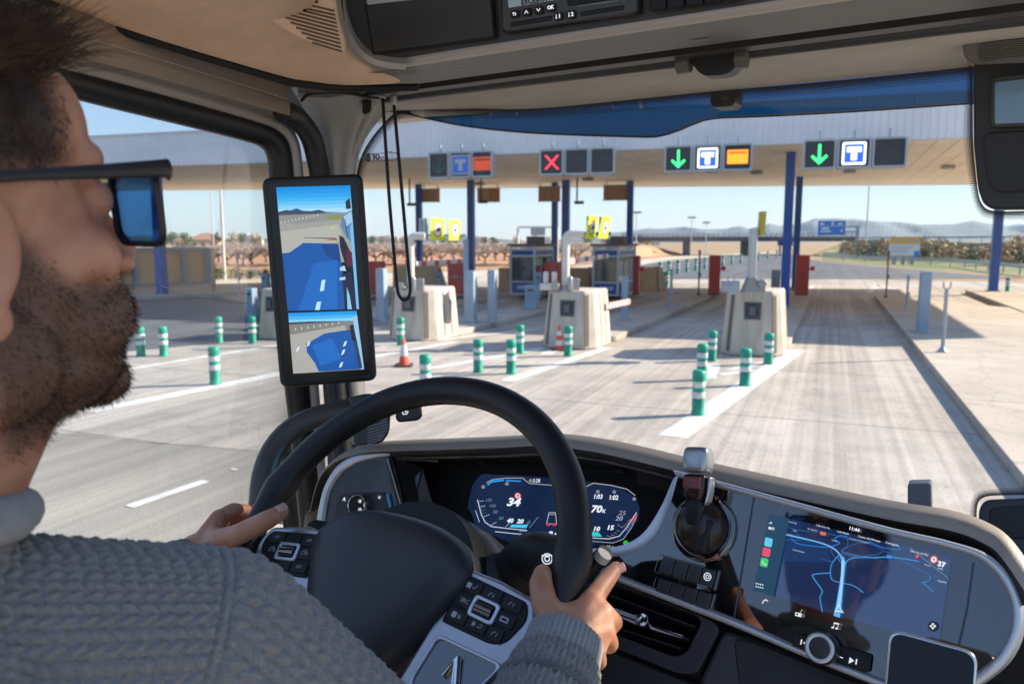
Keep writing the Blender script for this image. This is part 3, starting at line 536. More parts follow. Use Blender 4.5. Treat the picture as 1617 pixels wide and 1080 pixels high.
# ------------------------------------------------------------------ toll booths
M_bfr = mat('booth_frame', (.46, .52, .57), .4, metal=.2); M_bbl = mat('booth_blue', (.015, .075, .33), .4); M_bgl = mat('booth_glass', (.09, .115, .125), .05, spec=.6); M_broof = mat('booth_roof', (.20, .17, .16), .8)
def booth(xl, xc, xr, yb, yt, label, sd=2.4):
    a = G(xl, yb, .16); W = solve(lambda w_: prx(a + V(w_, 0, 0)), xc, .3, 6); c = a + V(W, 0, 0); dr = V(1, 0, 0); sd = solve(lambda s_: prx(c + V(0, s_, 0)), xr, .5, 8); zt = HZ((xl + xc) / 2, yt, (a + c) / 2); h = zt - .16
    t = thing('toll_booth', label, 'toll booth', (a[0], a[1], .16), math.atan2(dr[1], dr[0]), 'blue and grey toll booths')
    kw = dict(local=True)
    b = MB()
    for x in (0, W):
        for y in (0, sd): b.box((x, y, h / 2), .1, .1, h)
    for z in (.05, h * .27, h * .80, h * .93, h - .03): 
        for y in (0, sd): b.box((W / 2, y, z), W - .1, .08, .09)
        for x in (0, W): b.box((x, sd / 2, z), .08, sd - .1, .09)
    for y in (sd * .33, sd * .66): b.box((W, y, h * .53), .07, .07, h * .46)
    b.build('frame', M_bfr, t, **kw)
    b = MB()
    for z0, z1 in ((.1, h * .26), (h * .815, h * .915)):
        for y in (0, sd): b.box((W / 2, y, (z0 + z1) / 2), W - .1, .04, z1 - z0)
        for x in (0, W): b.box((x, sd / 2, (z0 + z1) / 2), .04, sd - .1, z1 - z0)
    b.box((W, sd * .83, h * .53), .04, sd * .3, h * .46); b.build('panel', M_bbl, t, **kw)
    b = MB()
    for y in (0, sd): b.box((W / 2, y, h * .535), W - .1, .02, h * .5)
    b.box((0, sd / 2, h * .535), .02, sd - .1, h * .5); b.box((W, sd * .34, h * .535), .02, sd * .6, h * .5); b.build('window', M_bgl, t, **kw)
    b = MB(); b.box((W / 2, sd / 2, h + .06), W + .3, sd + .3, .12); b.box((W * .65, sd * .5, h + .3), .7, .8, .36); b.build('roof', M_broof, t, bev=.02, **kw)
    b = MB(); b.box((W * .55, -.03, h * .155), W * .55, .02, h * .08); b.build('notice', mat('notice_pale', (.4, .48, .6), .5), t, **kw)
    b = MB(); b.box((W * .35, .35, h * .42), .34, .1, .3); b.box((W * .35, .4, h * .31), .5, .4, .04); b.build('desk', mat('desk_pale', (.5, .5, .48), .6), t, **kw)
booth(807, 844, 872, 465, 389, 'first toll booth, left of the blue columns'); booth(937, 975, 1001, 467, 389, 'second toll booth, right of the blue columns')
# concrete shelters behind the booths
M_sh = mat('sand_render', (.55, .42, .28), .85, var=.1, vscale=1)
for x0, x1, y0, y1, lb in ((787, 808, 460, 424, 'sandy concrete buttress left of the first booth'), (900, 934, 462, 424, 'sandy concrete buttress between the booths'), (1012, 1040, 459, 423, 'sandy concrete buttress right of the second booth'), (620, 690, 462, 421, 'sandy concrete buttress behind the left block')):
    a, c = G(x0, y0), G(x1, y0); ctr = (a + c) / 2; W = np.linalg.norm(c - a); h = HZ((x0 + x1) / 2, y1, ctr); t = thing('concrete_buttress', lb, 'buttress', (ctr[0], ctr[1], 0), R(22), 'sandy concrete buttresses')
    b = MB(); b.add([(-W / 2, 0, 0), (W / 2, 0, 0), (W / 2, 1.6, 0), (-W / 2, 1.6, 0), (-W / 2, .2, h), (W * .4, .2, h), (W * .4, 1.4, h), (-W / 2, 1.4, h)], [(3, 2, 1, 0), (4, 5, 6, 7), (0, 1, 5, 4), (1, 2, 6, 5), (2, 3, 7, 6), (3, 0, 4, 7)]); b.build('body', M_sh, t, local=True, bev=.04)
    b = MB(); b.add([(W / 2 + .0, -.1, 0), (W / 2 + .5, -.1, 0), (W / 2 + .5, 1.6, 0), (W / 2, 1.6, 0), (W * .4 + .02, .1, h + .04), (W * .4 + .3, .1, h + .04), (W * .4 + .3, 1.4, h + .04), (W * .4 + .02, 1.4, h + .04)], [(3, 2, 1, 0), (4, 5, 6, 7), (0, 1, 5, 4), (1, 2, 6, 5), (2, 3, 7, 6), (3, 0, 4, 7)]); b.build('side_wall', M_blk, t, local=True, bev=.03)
# ------------------------------------------------------------------ far background
M_hill = mat('hill_scrub', (.085, .11, .105), .95, var=.25, vscale=.004); M_rail = mat('guard_rail_zinc', (.42, .44, .45), .4, metal=.4)
prof = [(900, 371), (960, 369), (1000, 364), (1020, 361), (1050, 361), (1079, 358), (1107, 362), (1140, 362), (1169, 357), (1182, 361.5), (1214, 353), (1232, 357), (1266, 352), (1284, 345.6), (1306, 345), (1344, 346), (1373, 349), (1415, 351), (1455, 355), (1500, 354.5), (1535, 348.5), (1555, 353), (1589, 357), (1608, 354), (1640, 356), (1720, 350), (1800, 358), (1950, 352), (2200, 362)]
rows = []; rng = random.Random(3)
xs = []; ys = []
for i in range(len(prof) - 1):
    for k in range(6):
        t = k / 6; xs.append(prof[i][0] * (1 - t) + prof[i + 1][0] * t); ys.append(prof[i][1] * (1 - t) + prof[i + 1][1] * t + (rng.uniform(-.5, .5) if k else 0))
for j, (dd, fz) in enumerate(((3600, 0), (4000, .25), (4400, .52), (4700, .8), (5000, 1.0), (5600, .5), (6400, 0))):
    r_ = []
    for i, x in enumerate(xs):
        rr = ray(x, 381); rr = rr / math.hypot(rr[0], rr[1]); z = (HZ(x, ys[i], rr * 5000)) * fz
        sw = math.sin(x * .045 + j) * .12 + math.sin(x * .11 + 2 * j) * .08
        z = z * (1 + (sw if 0 < fz < 1 else 0)); p = CAM + rr * dd * (1 + (.03 * math.sin(x * .07 + j) if 0 < fz < 1 else 0)); r_.append((p[0], p[1], z - (5 if fz == 0 else 0)))
    rows.append(r_)
b = MB(); b.grid(rows); tag(b.build('mountains', M_hill, smooth=0), kind='structure')
rows = []
for dd, fz in ((1500, 0), (1900, 1), (2600, 0)):
    r_ = []
    for i in range(60):
        x = -300 + i * 24; rr = ray(x, 381); rr = rr / math.hypot(rr[0], rr[1]); p = CAM + rr * dd; r_.append((p[0], p[1], (9 + 4 * math.sin(i * .35) + 3 * math.sin(i * .9)) * fz - (2 if fz == 0 else 0)))
    rows.append(r_)
b = MB(); b.grid(rows); tag(b.build('hills', M_hill, smooth=0), kind='structure')
# overpass
M_bridge = mat('bridge_concrete', (.17, .17, .17), .8, var=.1, vscale=.2); M_embank = ground_mat('embankment', (.20, .15, .08), (.13, .15, .05), grain=1.2, patch=.12)
D = 150.0; e0, e1 = P(985, 376, D + 6), P(1345, 377, D - 2)
t = thing('overpass_bridge', 'long low road bridge with railing crossing beyond the toll plaza', 'bridge', (e0[0], e0[1], 0))
ax = nrm((e1 - e0) * V(1, 1, 0)); sd = V(-ax[1], ax[0], 0); Lb = np.linalg.norm((e1 - e0)[:2]); mid = (e0 + e1) / 2; fr_ = (ax, sd, V(0, 0, 1)); zt = (e0[2] + e1[2]) / 2
b = MB(); b.box((mid[0], mid[1], zt - .25), Lb, 8, .7, fr_); b.box((mid[0] - sd[0] * 4.1, mid[1] - sd[1] * 4.1, zt + .1), Lb, .35, .45, fr_); b.build('deck', M_bridge, t)
b = MB(); o_ = mid - sd * 4.1
for z in (.85, .55): b.box((o_[0], o_[1], zt + z), Lb, .08, .1, fr_)
for i in range(46): q = e0 + ax * (Lb * i / 45) - sd * 4.1; b.box((q[0], q[1], zt + .6), .14, .1, .7, fr_)
b.build('railing', mat('rail_blue_grey', (.20, .26, .34), .5), t)
for x in (1084, 1176): q = P(x, 381, D + 2); b = MB(); b.box((q[0], q[1], (zt - .5) / 2), 1.3, 3.5, zt - .5, fr_); b.build('pier', M_bridge, t)
def ridge(name, m, pts, wd=14, seg=10, kind='structure'):       # bank: foot point, crest height, width
    rows = []; rg = random.Random(5)
    q = spline([(p[0], p[1], h) for p, h in pts], seg)
    ctr = [V(a[0], a[1], 0) for a in q]
    for k, (s, f) in enumerate(((0, 0), (.25, .5), (.45, .95), (.6, 1.0), (1, .9))):
        r_ = []
        for i, a in enumerate(q):
            dv = nrm(V(a[0], a[1], 0)); j = rg.uniform(-.4, .4) if 0 < k < 4 else 0
            r_.append((a[0] + dv[0] * (s * wd + j), a[1] + dv[1] * (s * wd + j), max(0, a[2] * f * (1 + j * .12)) - (.05 if k == 0 else 0)))
        rows.append(r_)
    b = MB(); b.grid(rows, flip=True); return tag(b.build(name, m, smooth=60), kind=kind)
ridge('embankment', M_embank, [(G(1285, 404), .1), (G(1320, 402), 1.8), (G(1345, 402), 2.9), (G(1420, 405), 3.0), (G(1520, 408), 2.6), (G(1640, 412), 2.2), (G(1800, 415), 1.8)])
ridge('embankment', M_soil, [(G(1080, 404), .1), (G(1062, 404), .7), (G(1030, 405), 1.7), (G(1000, 407), 2.0), (G(960, 408), 1.6)])
ridge('soil_bank', M_soil, [(G(150, 432), .3), (G(300, 431), .4), (G(420, 430), .45), (G(560, 428), .45), (G(760, 424), .4), (G(900, 418), .3)], 16)
# guard rails on the exit road
def guard(pts, h, label):
    q = spline([V(p[0], p[1], 0) for p in pts], 6); t = thing('guard_rail', label, 'guard rail', tuple(q[0]), 0, 'steel guard rails')
    b = MB()
    for z in (h - .12, h - .28): b.tube([p + V(0, 0, z) for p in q], .085, 6)
    b.build('beam', M_rail, t); b = MB()
    for p in q[::2]: b.box(p + V(0, 0, h / 2), .12, .12, h)
    b.build('post', M_rail, t)
guard([G(1300, 412), G(1400, 416), G(1500, 421), G(1560, 428), G(1640, 438)], .9, 'long bent guard rail along the exit road at right')
guard([G(1300, 407), G(1420, 409), G(1540, 413), G(1660, 418)], .9, 'straight guard rail further back below the embankment')
guard([P(1345, 374, 152) * V(1, 1, 0), P(1450, 375, 140) * V(1, 1, 0), P(1550, 378, 128) * V(1, 1, 0), P(1660, 384, 118) * V(1, 1, 0)], 3.6, 'guard rail along the top of the bush covered bank')
# highway signs and billboard
M_sb = mat('motorway_blue', (.015, .18, .62), .4); 
def board(x0, x1, y0, y1, d, label, name, m, extra, legs):
    c = P((x0 + x1) / 2, (y0 + y1) / 2, d); k = d / CF; W, Hh = (x1 - x0) * k, (y1 - y0) * k; pl = Plane(c, -V(FWD[0], FWD[1], 0), RGT)
    t = thing(name, label, 'sign', (c[0], c[1], 0)); b = MB(); b.prism([pl.at(u, v) for u, v in rrect(-W / 2, -Hh / 2, W / 2, Hh / 2, .1)], -pl.n * .15); b.build('board', m, t)
    extra(t, pl, W, Hh)
    b = MB()
    for u, v in legs: q = pl.at(u * W, v * Hh, -.3); b.box((q[0], q[1], q[2] / 2), .3, .3, q[2], (pl.x, pl.n, V(0, 0, 1)))
    return t, b, pl, W, Hh
def mw(t, pl, W, Hh):
    b = MB()
    for u, v, w_, h_ in ((-.36, .28, .16, .12), (.02, .3, .08, .2), (.3, .28, .18, .12), (-.25, -.05, .28, .12), (-.22, -.25, .4, .1), (.36, -.2, .08, .14)): b.prism([pl.at(u * W + a, v * Hh + c, .01) for a, c in rrect(-w_ * W / 2, -h_ * Hh / 2, w_ * W / 2, h_ * Hh / 2, .05)], pl.n * .02)
    b.prism([pl.at(a * W, v * Hh, .01) for a, v in ((-.48, .1), (.48, .1), (.48, .13), (-.48, .13))], pl.n * .02); b.build('lettering', M_sw, t, smooth=0)
t, b, pl, W, Hh = board(1292, 1335, 349, 371, 122, 'blue motorway direction sign with white lettering beside the bridge', 'motorway_sign', M_sb, mw, [])
q0, q1 = pl.at(-W * .4, -.1, -.3), pl.at(W * .98, -.1, -.3)
b.box(pl.at(W * .3, .2, -.3), W * 1.3, .25, .25, (pl.x, pl.n, V(0, 0, 1))); b.box(pl.at(W * .3, -.6, -.3), W * 1.3, .25, .25, (pl.x, pl.n, V(0, 0, 1))); b.box((q1[0], q1[1], q1[2] / 2 + .1), .4, .4, q1[2] + .6, (pl.x, pl.n, V(0, 0, 1))); b.build('gantry', M_grey, t)
def bb(t, pl, W, Hh):
    b = MB(); b.prism([pl.at(u, v, .0) for u, v in ((-W / 2, Hh * .14), (W / 2, Hh * .14), (W / 2, Hh / 2), (-W / 2, Hh / 2))], pl.n * .03); b.build('header', mat('billboard_amber', (.75, .42, .02), .5), t)
    b = MB(); 
    for i in range(4): b.prism([pl.at(a, c, .0) for a, c in ((-W * .44, Hh * (.0 - .1 * i)), (W * (.3 - .08 * i), Hh * (.0 - .1 * i)), (W * (.3 - .08 * i), Hh * (.03 - .1 * i)), (-W * .44, Hh * (.03 - .1 * i)))], pl.n * .02)
    for u in (-.3, .08, .3): b.prism([pl.at(a, c, .03) for a, c in ((W * u - .3, Hh * .28), (W * u + .6, Hh * .28), (W * u + .6, Hh * .36), (W * u - .3, Hh * .36))], pl.n * .01)
    b.build('lettering', mat('billboard_text', (.45, .4, .5), .6), t, smooth=0); b = MB(); b.prism([pl.at(a, c, .0) for a, c in ((W * .32, -Hh * .62), (W * .48, -Hh * .62), (W * .48, -Hh * .24), (W * .32, -Hh * .24))], pl.n * .04); b.build('blue_panel', M_sb, t)
t, b, pl, W, Hh = board(1405, 1453, 375, 404, 92, 'white roadside billboard with an amber header before the bank', 'billboard', mat('billboard_white', (.72, .70, .76), .5), bb, [(-.3, -.5), (0, -.5), (.3, -.5)]); b.build('leg', M_grey, t)
t, b, pl, W, Hh = board(1228, 1252, 381, 388, 148, 'small blue sign under the bridge beside the blue column', 'motorway_sign', M_sb, lambda *a: None, [(-.3, -.5), (.3, -.5)]); b.build('leg', M_grey, t)
t, b, pl, W, Hh = board(388, 411, 425, 439, 62, 'blank white board standing before the orchard', 'white_board', mat('white_board_paint', (.75, .73, .7), .6), lambda *a: None, [(-.35, -.5), (.35, -.5)]); b.build('leg', M_grey, t)
t, b, pl, W, Hh = board(838, 861, 360, 372, 60, 'grey sign back on a portal frame above the first booth', 'portal_sign', mat('sign_back_grey', (.33, .34, .40), .5), lambda *a: None, [])
for x in (818, 880): q = P(x, 372, 60.4); b.box((q[0], q[1], q[2] / 2 + .3), .16, .16, q[2] + .6)
q0, q1 = P(818, 359, 60.4), P(880, 359, 60.4); b.box((q0 + q1) / 2, np.linalg.norm(q1 - q0), .14, .14, (RGT, V(-RGT[1], RGT[0], 0), V(0, 0, 1))); b.build('portal', M_pale, t)
# light masts
def mast(x, yb, yt, r_, label, head):
    g = G(x, yb); zt = HZ(x, yt, g); t = thing('light_mast', label, 'light mast', (g[0], g[1], 0), 0, 'light masts')
    b = MB(); b.lathe([(r_ * 1.5, 0), (r_, zt)], n=10); b.build('pole', mat('mast_' + str(x), (.58, .58, .56), .5), t, local=True)
    if head: b = MB(); b.box((0, 0, zt), head, .4, .25); b.box((0, .3, zt + .1), head * .8, .3, .2); b.build('lamp_head', M_grey, t, local=True)
mast(355, 442, 282, .075, 'tall pale light mast seen through the side window', 0); mast(1366, 408, 285, .09, 'thin tall light mast right of the blue motorway sign', 0); mast(1004, 408, 336, .07, 'light mast with floodlight head left of the bridge', 1.6); mast(1091, 404, 344, .07, 'far light mast with floodlight head above the bridge', 1.6); mast(1114, 404, 352, .06, 'farthest light mast above the bridge', 1.4); mast(338, 397, 196, .11, 'distant mast with lamps rising above the canopy at left', 3.0)
# panel wall at far left
M_panel = mat('beige_panel', (.66, .47, .30), .7, var=.06, vscale=2); M_pf = mat('panel_frame', (.30, .36, .45), .5, metal=.2)
a, c = G(176, 458), G(329, 452); dr = nrm(c - a); W = np.linalg.norm(c - a); h = HZ(329, 391, c)
t = thing('panel_wall', 'low wall of beige panels in blue grey frames at far left', 'wall', tuple(a), math.atan2(dr[1], dr[0]))
b = MB(); b.box((W / 2, .6, h / 2), W, 1.0, h - .15); b.build('panel', M_panel, t, local=True)
b = MB()
for i in range(5): b.box((W * i / 4, .04, h / 2), .3, .2, h)
b.box((W / 2, .04, h - .08), W, .24, .2); b.box((W / 2, .04, .15), W, .22, .3); b.build('frame', M_pf, t, local=True)
b = MB(); b.box((W + .25, 1.2, h / 2), .2, 3.0, h * .98); b.build('end_wall', mat('pale_render', (.62, .58, .52), .8, var=.05), t, local=True)
# trees, orchard, houses
M_bark = mat('bark', (.12, .085, .06), .9, var=.3, vscale=6); M_obark = mat('orchard_bark', (.22, .165, .13), .9, var=.25, vscale=6); M_twig = mat('bare_twig', (.42, .34, .29), .9, var=.25, vscale=3)
M_leaf = [mat('leaf_green', (.085, .125, .04), .7, var=.45, vscale=1.2), mat('leaf_olive', (.38, .285, .165), .7, var=.45, vscale=1.2), mat('leaf_pine', (.035, .065, .03), .7, var=.4, vscale=1.2)]
def rdir(rg): v = V(rg.gauss(0, 1), rg.gauss(0, 1), rg.gauss(0, 1)); return nrm(v)
def tree_mesh(seed, h, wd, leaf, n=420, ls=.35, trunk=.3):
    rg = random.Random(seed); t = thing('tree', None, None); b = MB()
    b.tube([(0, 0, 0), (.05 * h, 0, h * .25), (0, .03 * h, h * .55)], [h * .04, h * .03, h * .018], 7)
    cl = []
    for i in range(9):
        a = rg.uniform(0, 6.28); z = h * rg.uniform(trunk + .1, .92); rr = wd * .5 * rg.uniform(.2, .85) * math.sin(math.pi * min(1, (z / h - trunk + .12) / (1.12 - trunk))) ; p = V(math.cos(a) * rr, math.sin(a) * rr, z); cl.append((p, wd * rg.uniform(.16, .3)))
        b.tube([(0, .01 * h, h * .3), p * V(.5, .5, 1) * V(1, 1, .8), p], [h * .016, h * .01, h * .004], 5)
    b.build('trunk', M_bark, t, local=True); b = MB()
    for i in range(n):
        p, r_ = rg.choice(cl); q = p + rdir(rg) * r_ * rg.uniform(.5, 1.1) * V(1, 1, .8); u, v = rdir(rg), rdir(rg); s = ls * rg.uniform(.6, 1.3)
        b.add([q - u * s, q + v * s * .6, q + u * s, q - v * s * .6], [(0, 1, 2, 3)])
    b.build('crown', leaf, t, local=True, smooth=0); return t
def bare_tree(seed, h, wd):
    rg = random.Random(seed); t = thing('tree', None, None); b = MB(); b.tube([(0, 0, 0), (.06, .03, h * .2), (-.05, 0, h * .38)], [.11, .09, .07], 6); tw = MB()
    for i in range(7):
        a = i * .9 + rg.uniform(-.3, .3); e = V(math.cos(a) * wd * .35, math.sin(a) * wd * .35, h * rg.uniform(.65, .8)); b.tube([(-.05, 0, h * .36), e * V(.5, .5, .72), e], [.07, .05, .03], 5)
        for k in range(38):
            q = e + V(rg.gauss(0, .16) * wd, rg.gauss(0, .16) * wd, rg.uniform(-.1, .3) * h); s = e + (q - e) * .1; tw.tube([s, q], [.034, .012], 3, cap=False)
    b.build('trunk', M_obark, t, local=True); tw.build('crown', M_twig, t, local=True); return t
bt = [bare_tree(i, 2.4, 3.0) for i in range(3)]; first = [True] * 3; rg = random.Random(11)
def place(src, i, loc, label, group, s, cat='tree'):
    if first_used.get(src.name) is None: o = src; o.location = loc; o.rotation_euler = (0, 0, rg.uniform(0, 6)); o.scale = (s,) * 3 if not hasattr(s, '__len__') else s; first_used[src.name] = 1
    else: o = dup(src, loc, rg.uniform(0, 6), None, s)
    tag(o, label, cat, group); return o
first_used = {}
for r_ in range(4):
    for i in range(26):
        x = 336 + i * 23 + rg.uniform(-9, 9) + r_ * 8; y = 427 - (x - 336) * .010 - r_ * 5.5 - rg.uniform(0, 1.5)
        if 425 < x < 580 and r_ > 1: continue
        g = G(x, y); place(bt[(i + r_) % 3], 0, (g[0], g[1], .3 if r_ == 0 else .35), 'bare brown orchard tree standing in rows on the orange soil bank', 'bare orchard trees in rows', (s_ := rg.uniform(.9, 1.15), s_, s_ * .78))
tr = [tree_mesh(21, 6, 6, M_leaf[0]), tree_mesh(22, 6, 5.2, M_leaf[1]), tree_mesh(23, 7, 4.5, M_leaf[2]), tree_mesh(24, 2.2, 3.4, M_leaf[1], 300, .2, .05), tree_mesh(25, 1.8, 3.0, M_leaf[0], 300, .18, .05)]
for k, (x, y, yt, i) in enumerate(((272, 395, 366, 0), (292, 394, 367, 0), (342, 393, 366, 2), (368, 392, 367, 1), (385, 391, 368, 0), (228, 396, 371, 1), (405, 391, 370, 1), (640, 390, 372, 1), (655, 390, 371, 0), (700, 390, 373, 2), (780, 389, 374, 0), (815, 389, 373, 1), (765, 388, 375, 2), (845, 389, 372, 0), (720, 389, 374, 1), (925, 389, 371, 0), (955, 389, 372, 1), (1010, 391, 372, 0), (1022, 392, 373, 1), (590, 391, 372, 0))):
    g = G(x, y); zt = HZ(x, yt, g); place(tr[i], 0, (g[0], g[1], 0), ('round green tree on the skyline behind the orchard', 'olive coloured tree on the skyline behind the orchard', 'dark narrow tree on the skyline behind the orchard')[i], 'trees along the skyline', zt / (6, 6, 7)[i])
for k in range(34):                                            # bushes on the right bank
    x = 1338 + k * 8.6 + rg.uniform(-3, 3); y = 398 + (x - 1340) * .03 + rg.uniform(-5, 5); d = 128 - (x - 1340) * .16 + rg.uniform(-4, 10); p = P(x, y, d); i = rg.choice((3, 3, 3, 3, 4))
    place(tr[i], 0, (p[0], p[1], max(0, p[2] - 1.0)), 'dry olive bush on the bank at right' if i == 3 else 'green bush on the bank at right', 'bushes on the right bank', rg.uniform(.8, 1.4), 'bush')
for x, y, s in ((344, 442, .5), (372, 441, .45), (420, 440, .4), (348, 440, .4), (395, 441, .35)): g = G(x, y); place(tr[4], 0, (g[0], g[1], 0), 'low green shrub at the foot of the tall mast', 'low shrubs by the mast', s, 'bush')
M_tile = mat('roof_tile', (.45, .24, .15), .85, var=.15, vscale=3); M_hw = [mat('house_white', (.72, .68, .62), .8), mat('house_sand', (.60, .45, .32), .8)]; M_win = mat('house_window', (.05, .06, .07), .2)
def house(x0, x1, yb, yt, label, m, roof='hip', grp='houses of the far town'):
    g = G((x0 + x1) / 2, yb); zt = HZ((x0 + x1) / 2, yt, g); d = (g - CAM) @ FWD; W = (x1 - x0) * d / CF; h = zt * (.55 if roof == 'hip' else .92); dp = W * .8
    t = thing('house', label, 'house', (g[0], g[1], 0), R(22), grp); b = MB(); b.box((0, dp / 2, h / 2), W, dp, h); b.build('wall', m, t, local=True)
    b = MB(); e = W * .06
    if roof == 'hip': b.add([(-W / 2 - e, -e, h), (W / 2 + e, -e, h), (W / 2 + e, dp + e, h), (-W / 2 - e, dp + e, h), (-W * .18, dp / 2, zt), (W * .18, dp / 2, zt)], [(0, 1, 5, 4), (1, 2, 5), (2, 3, 4, 5), (3, 0, 4), (3, 2, 1, 0)])
    else: b.box((0, dp / 2, h + zt * .04), W * 1.03, dp * 1.03, zt * .08)
    b.build('roof', M_tile if roof == 'hip' else m, t, local=True, smooth=0)
    b = MB()
    for i in (-1, 0, 1): b.box((W * .3 * i, -.03, h * .5), W * .1, .08, h * .35)
    b.build('window', M_win, t, local=True)
house(299, 342, 392, 368, 'big house with pyramid tiled roof behind the panel wall', M_hw[1]); house(276, 300, 391, 372, 'smaller tiled house left of the pyramid roof', M_hw[1])
for k, (x0, x1, yb, yt) in enumerate(((204, 222, 389, 374), (222, 246, 389, 376), (376, 390, 387, 370), (392, 402, 387, 371), (404, 414, 387, 373), (598, 606, 386, 373), (608, 617, 386, 372), (619, 628, 386, 374), (655, 664, 386, 374), (681, 690, 386, 375), (745, 757, 386, 373), (758, 770, 386, 374), (772, 782, 386, 375), (706, 714, 386, 375), (861, 869, 386, 374), (1030, 1042, 388, 378), (632, 640, 386, 375))):
    house(x0, x1, yb, yt, 'small pale house of the far town on the skyline', M_hw[k % 2 if k % 3 else 0], 'hip' if k % 4 == 0 else 'flat')

hz = bpy.data.materials.new('haze_air'); hz.use_nodes = True; nt = hz.node_tree; nt.nodes.remove(nt.nodes['Principled BSDF']); pv = nt.nodes.new('ShaderNodeVolumePrincipled'); pv.inputs['Color'].default_value = (.62, .79, 1.0, 1); pv.inputs['Density'].default_value = HAZE; pv.inputs['Anisotropy'].default_value = .2
nt.links.new(pv.outputs[0], nt.nodes['Material Output'].inputs['Volume']); b = MB(); b.box((0, 4300, 88), 12500, 9600, 190); tag(b.build('haze', hz, smooth=0), kind='stuff')
# ================================================================== the truck cab
def tr3(p): p = V(p); return V(p @ TX, p @ TY, p[2])
def atY(x, y, Y): r = ray(x, y); return CAM + r * (Y / (r @ TY))
def atX(x, y, X): r = ray(x, y); return CAM + r * (X / (r @ TX))
def hit(x, y, f, lo=.2, hi=4.0):                                # photo point on a cab surface f(X,Y,Z)=0
    r = ray(x, y); g = lambda d: f(*tr3(CAM + r * d)); s = g(lo) > 0
    for _ in range(50):
        m_ = (lo + hi) / 2
        if (g(m_) > 0) == s: lo = m_
        else: hi = m_
    return CAM + r * lo
M_soft = mat('soft_black_plastic', (.016, .015, .015), .55, spec=.3, bump=.35, bscale=900); M_blackp = mat('black_plastic', (.011, .011, .012), .45, spec=.3, bump=.2, bscale=700)
M_leather = mat('grained_leather', (.36, .31, .26), .6, bump=.9, bscale=420); M_wheel = mat('wheel_leather', (.016, .015, .016), .42, spec=.35, bump=.35, bscale=1100)
M_gloss = mat('piano_black', (.006, .006, .007), .03, spec=.8, coat=1.0); M_wood = mat('dark_gloss_wood', (.02, .012, .009), .12, coat=.5, var=.5, vscale=9, stretch=(1, 1, 6))
M_alu = mat('satin_aluminium', (.58, .60, .64), .3, metal=.55); M_chrome = mat('chrome', (.75, .75, .76), .09, metal=1.0); M_silver = mat('silver_plastic', (.42, .43, .45), .3, metal=.7)
M_liner = mat('headliner_fabric', (.88, .61, .42), .9, bump=.5, bscale=500, var=.05, vscale=30); M_blind = mat('blind_fabric', (.40, .32, .25), .85, bump=.6, bscale=600)
M_cons = mat('console_plastic', (.045, .042, .040), .5, bump=.4, bscale=800); M_ledge = mat('ledge_plastic', (.13, .125, .115), .5, bump=.4, bscale=700); M_satin = mat('satin_trim', (.55, .50, .45), .4, metal=.1)
M_head = mat('header_trim', (.58, .54, .48), .8, bump=.4, bscale=400, var=.08, vscale=9); M_pil = mat('pillar_trim', (.42, .41, .39), .5, bump=.2, bscale=400); M_seal = mat('rubber_seal', (.018, .018, .02), .45)
M_sil2 = mat('door_frame_grey', (.50, .47, .44), .4); M_mark = mat('marking_white', (.75, .77, .8), .5, em=(.8, .82, .85), ems=.25); M_black = mat('flat_black', (.006, .006, .006), .7)
M_glass = glass_mat('clear_glass', (.97, .985, .98), .7); M_sglass = glass_mat('side_glass', (.90, .95, .96), 1.0); M_visor = glass_mat('blue_visor_acrylic', (.013, .10, .22), .4)
cab = thing('truck_cab', 'lorry cab seen from inside with dashboard, steering wheel, overhead console and windscreen', 'truck', tuple(TW(-.57, .4, 1.5)))
def panel(b, pl, px, th, h=0.0, r=0.0, m=0, n=5):
    q = [pl.px(x, y, h) for x, y in px]; q = roundp(q, r, n) if r else q; b.prism(q, -pl.n * th, m); return q
# ---- cab shell, unseen: part roof and walls cut to block sun; pillar, door panel
M_shell = mat('shell_lining', (.62, .54, .45), .9, bump=.3, bscale=300)
b = MB(); A_ = lambda x0, x1, y0, y1, z0, z1: b.box(TW((x0 + x1) / 2, (y0 + y1) / 2, (z0 + z1) / 2), x1 - x0, y1 - y0, z1 - z0, (TX, TY, TZ))
A_(-1.27, 1.27, 1.44, 1.49, 3.03, 3.42); A_(-1.27, 1.27, .55, 1.49, 3.42, 3.46); A_(-1.27, -1.22, .2, 1.44, 3.07, 3.42); A_(1.12, 1.25, 1.16, 1.36, 2.2, 3.03)
A_(-1.27, -1.21, -.6, 1.2, 1.5, 1.92)
b.build('cab_sun_shell', M_shell, cab, smooth=0)
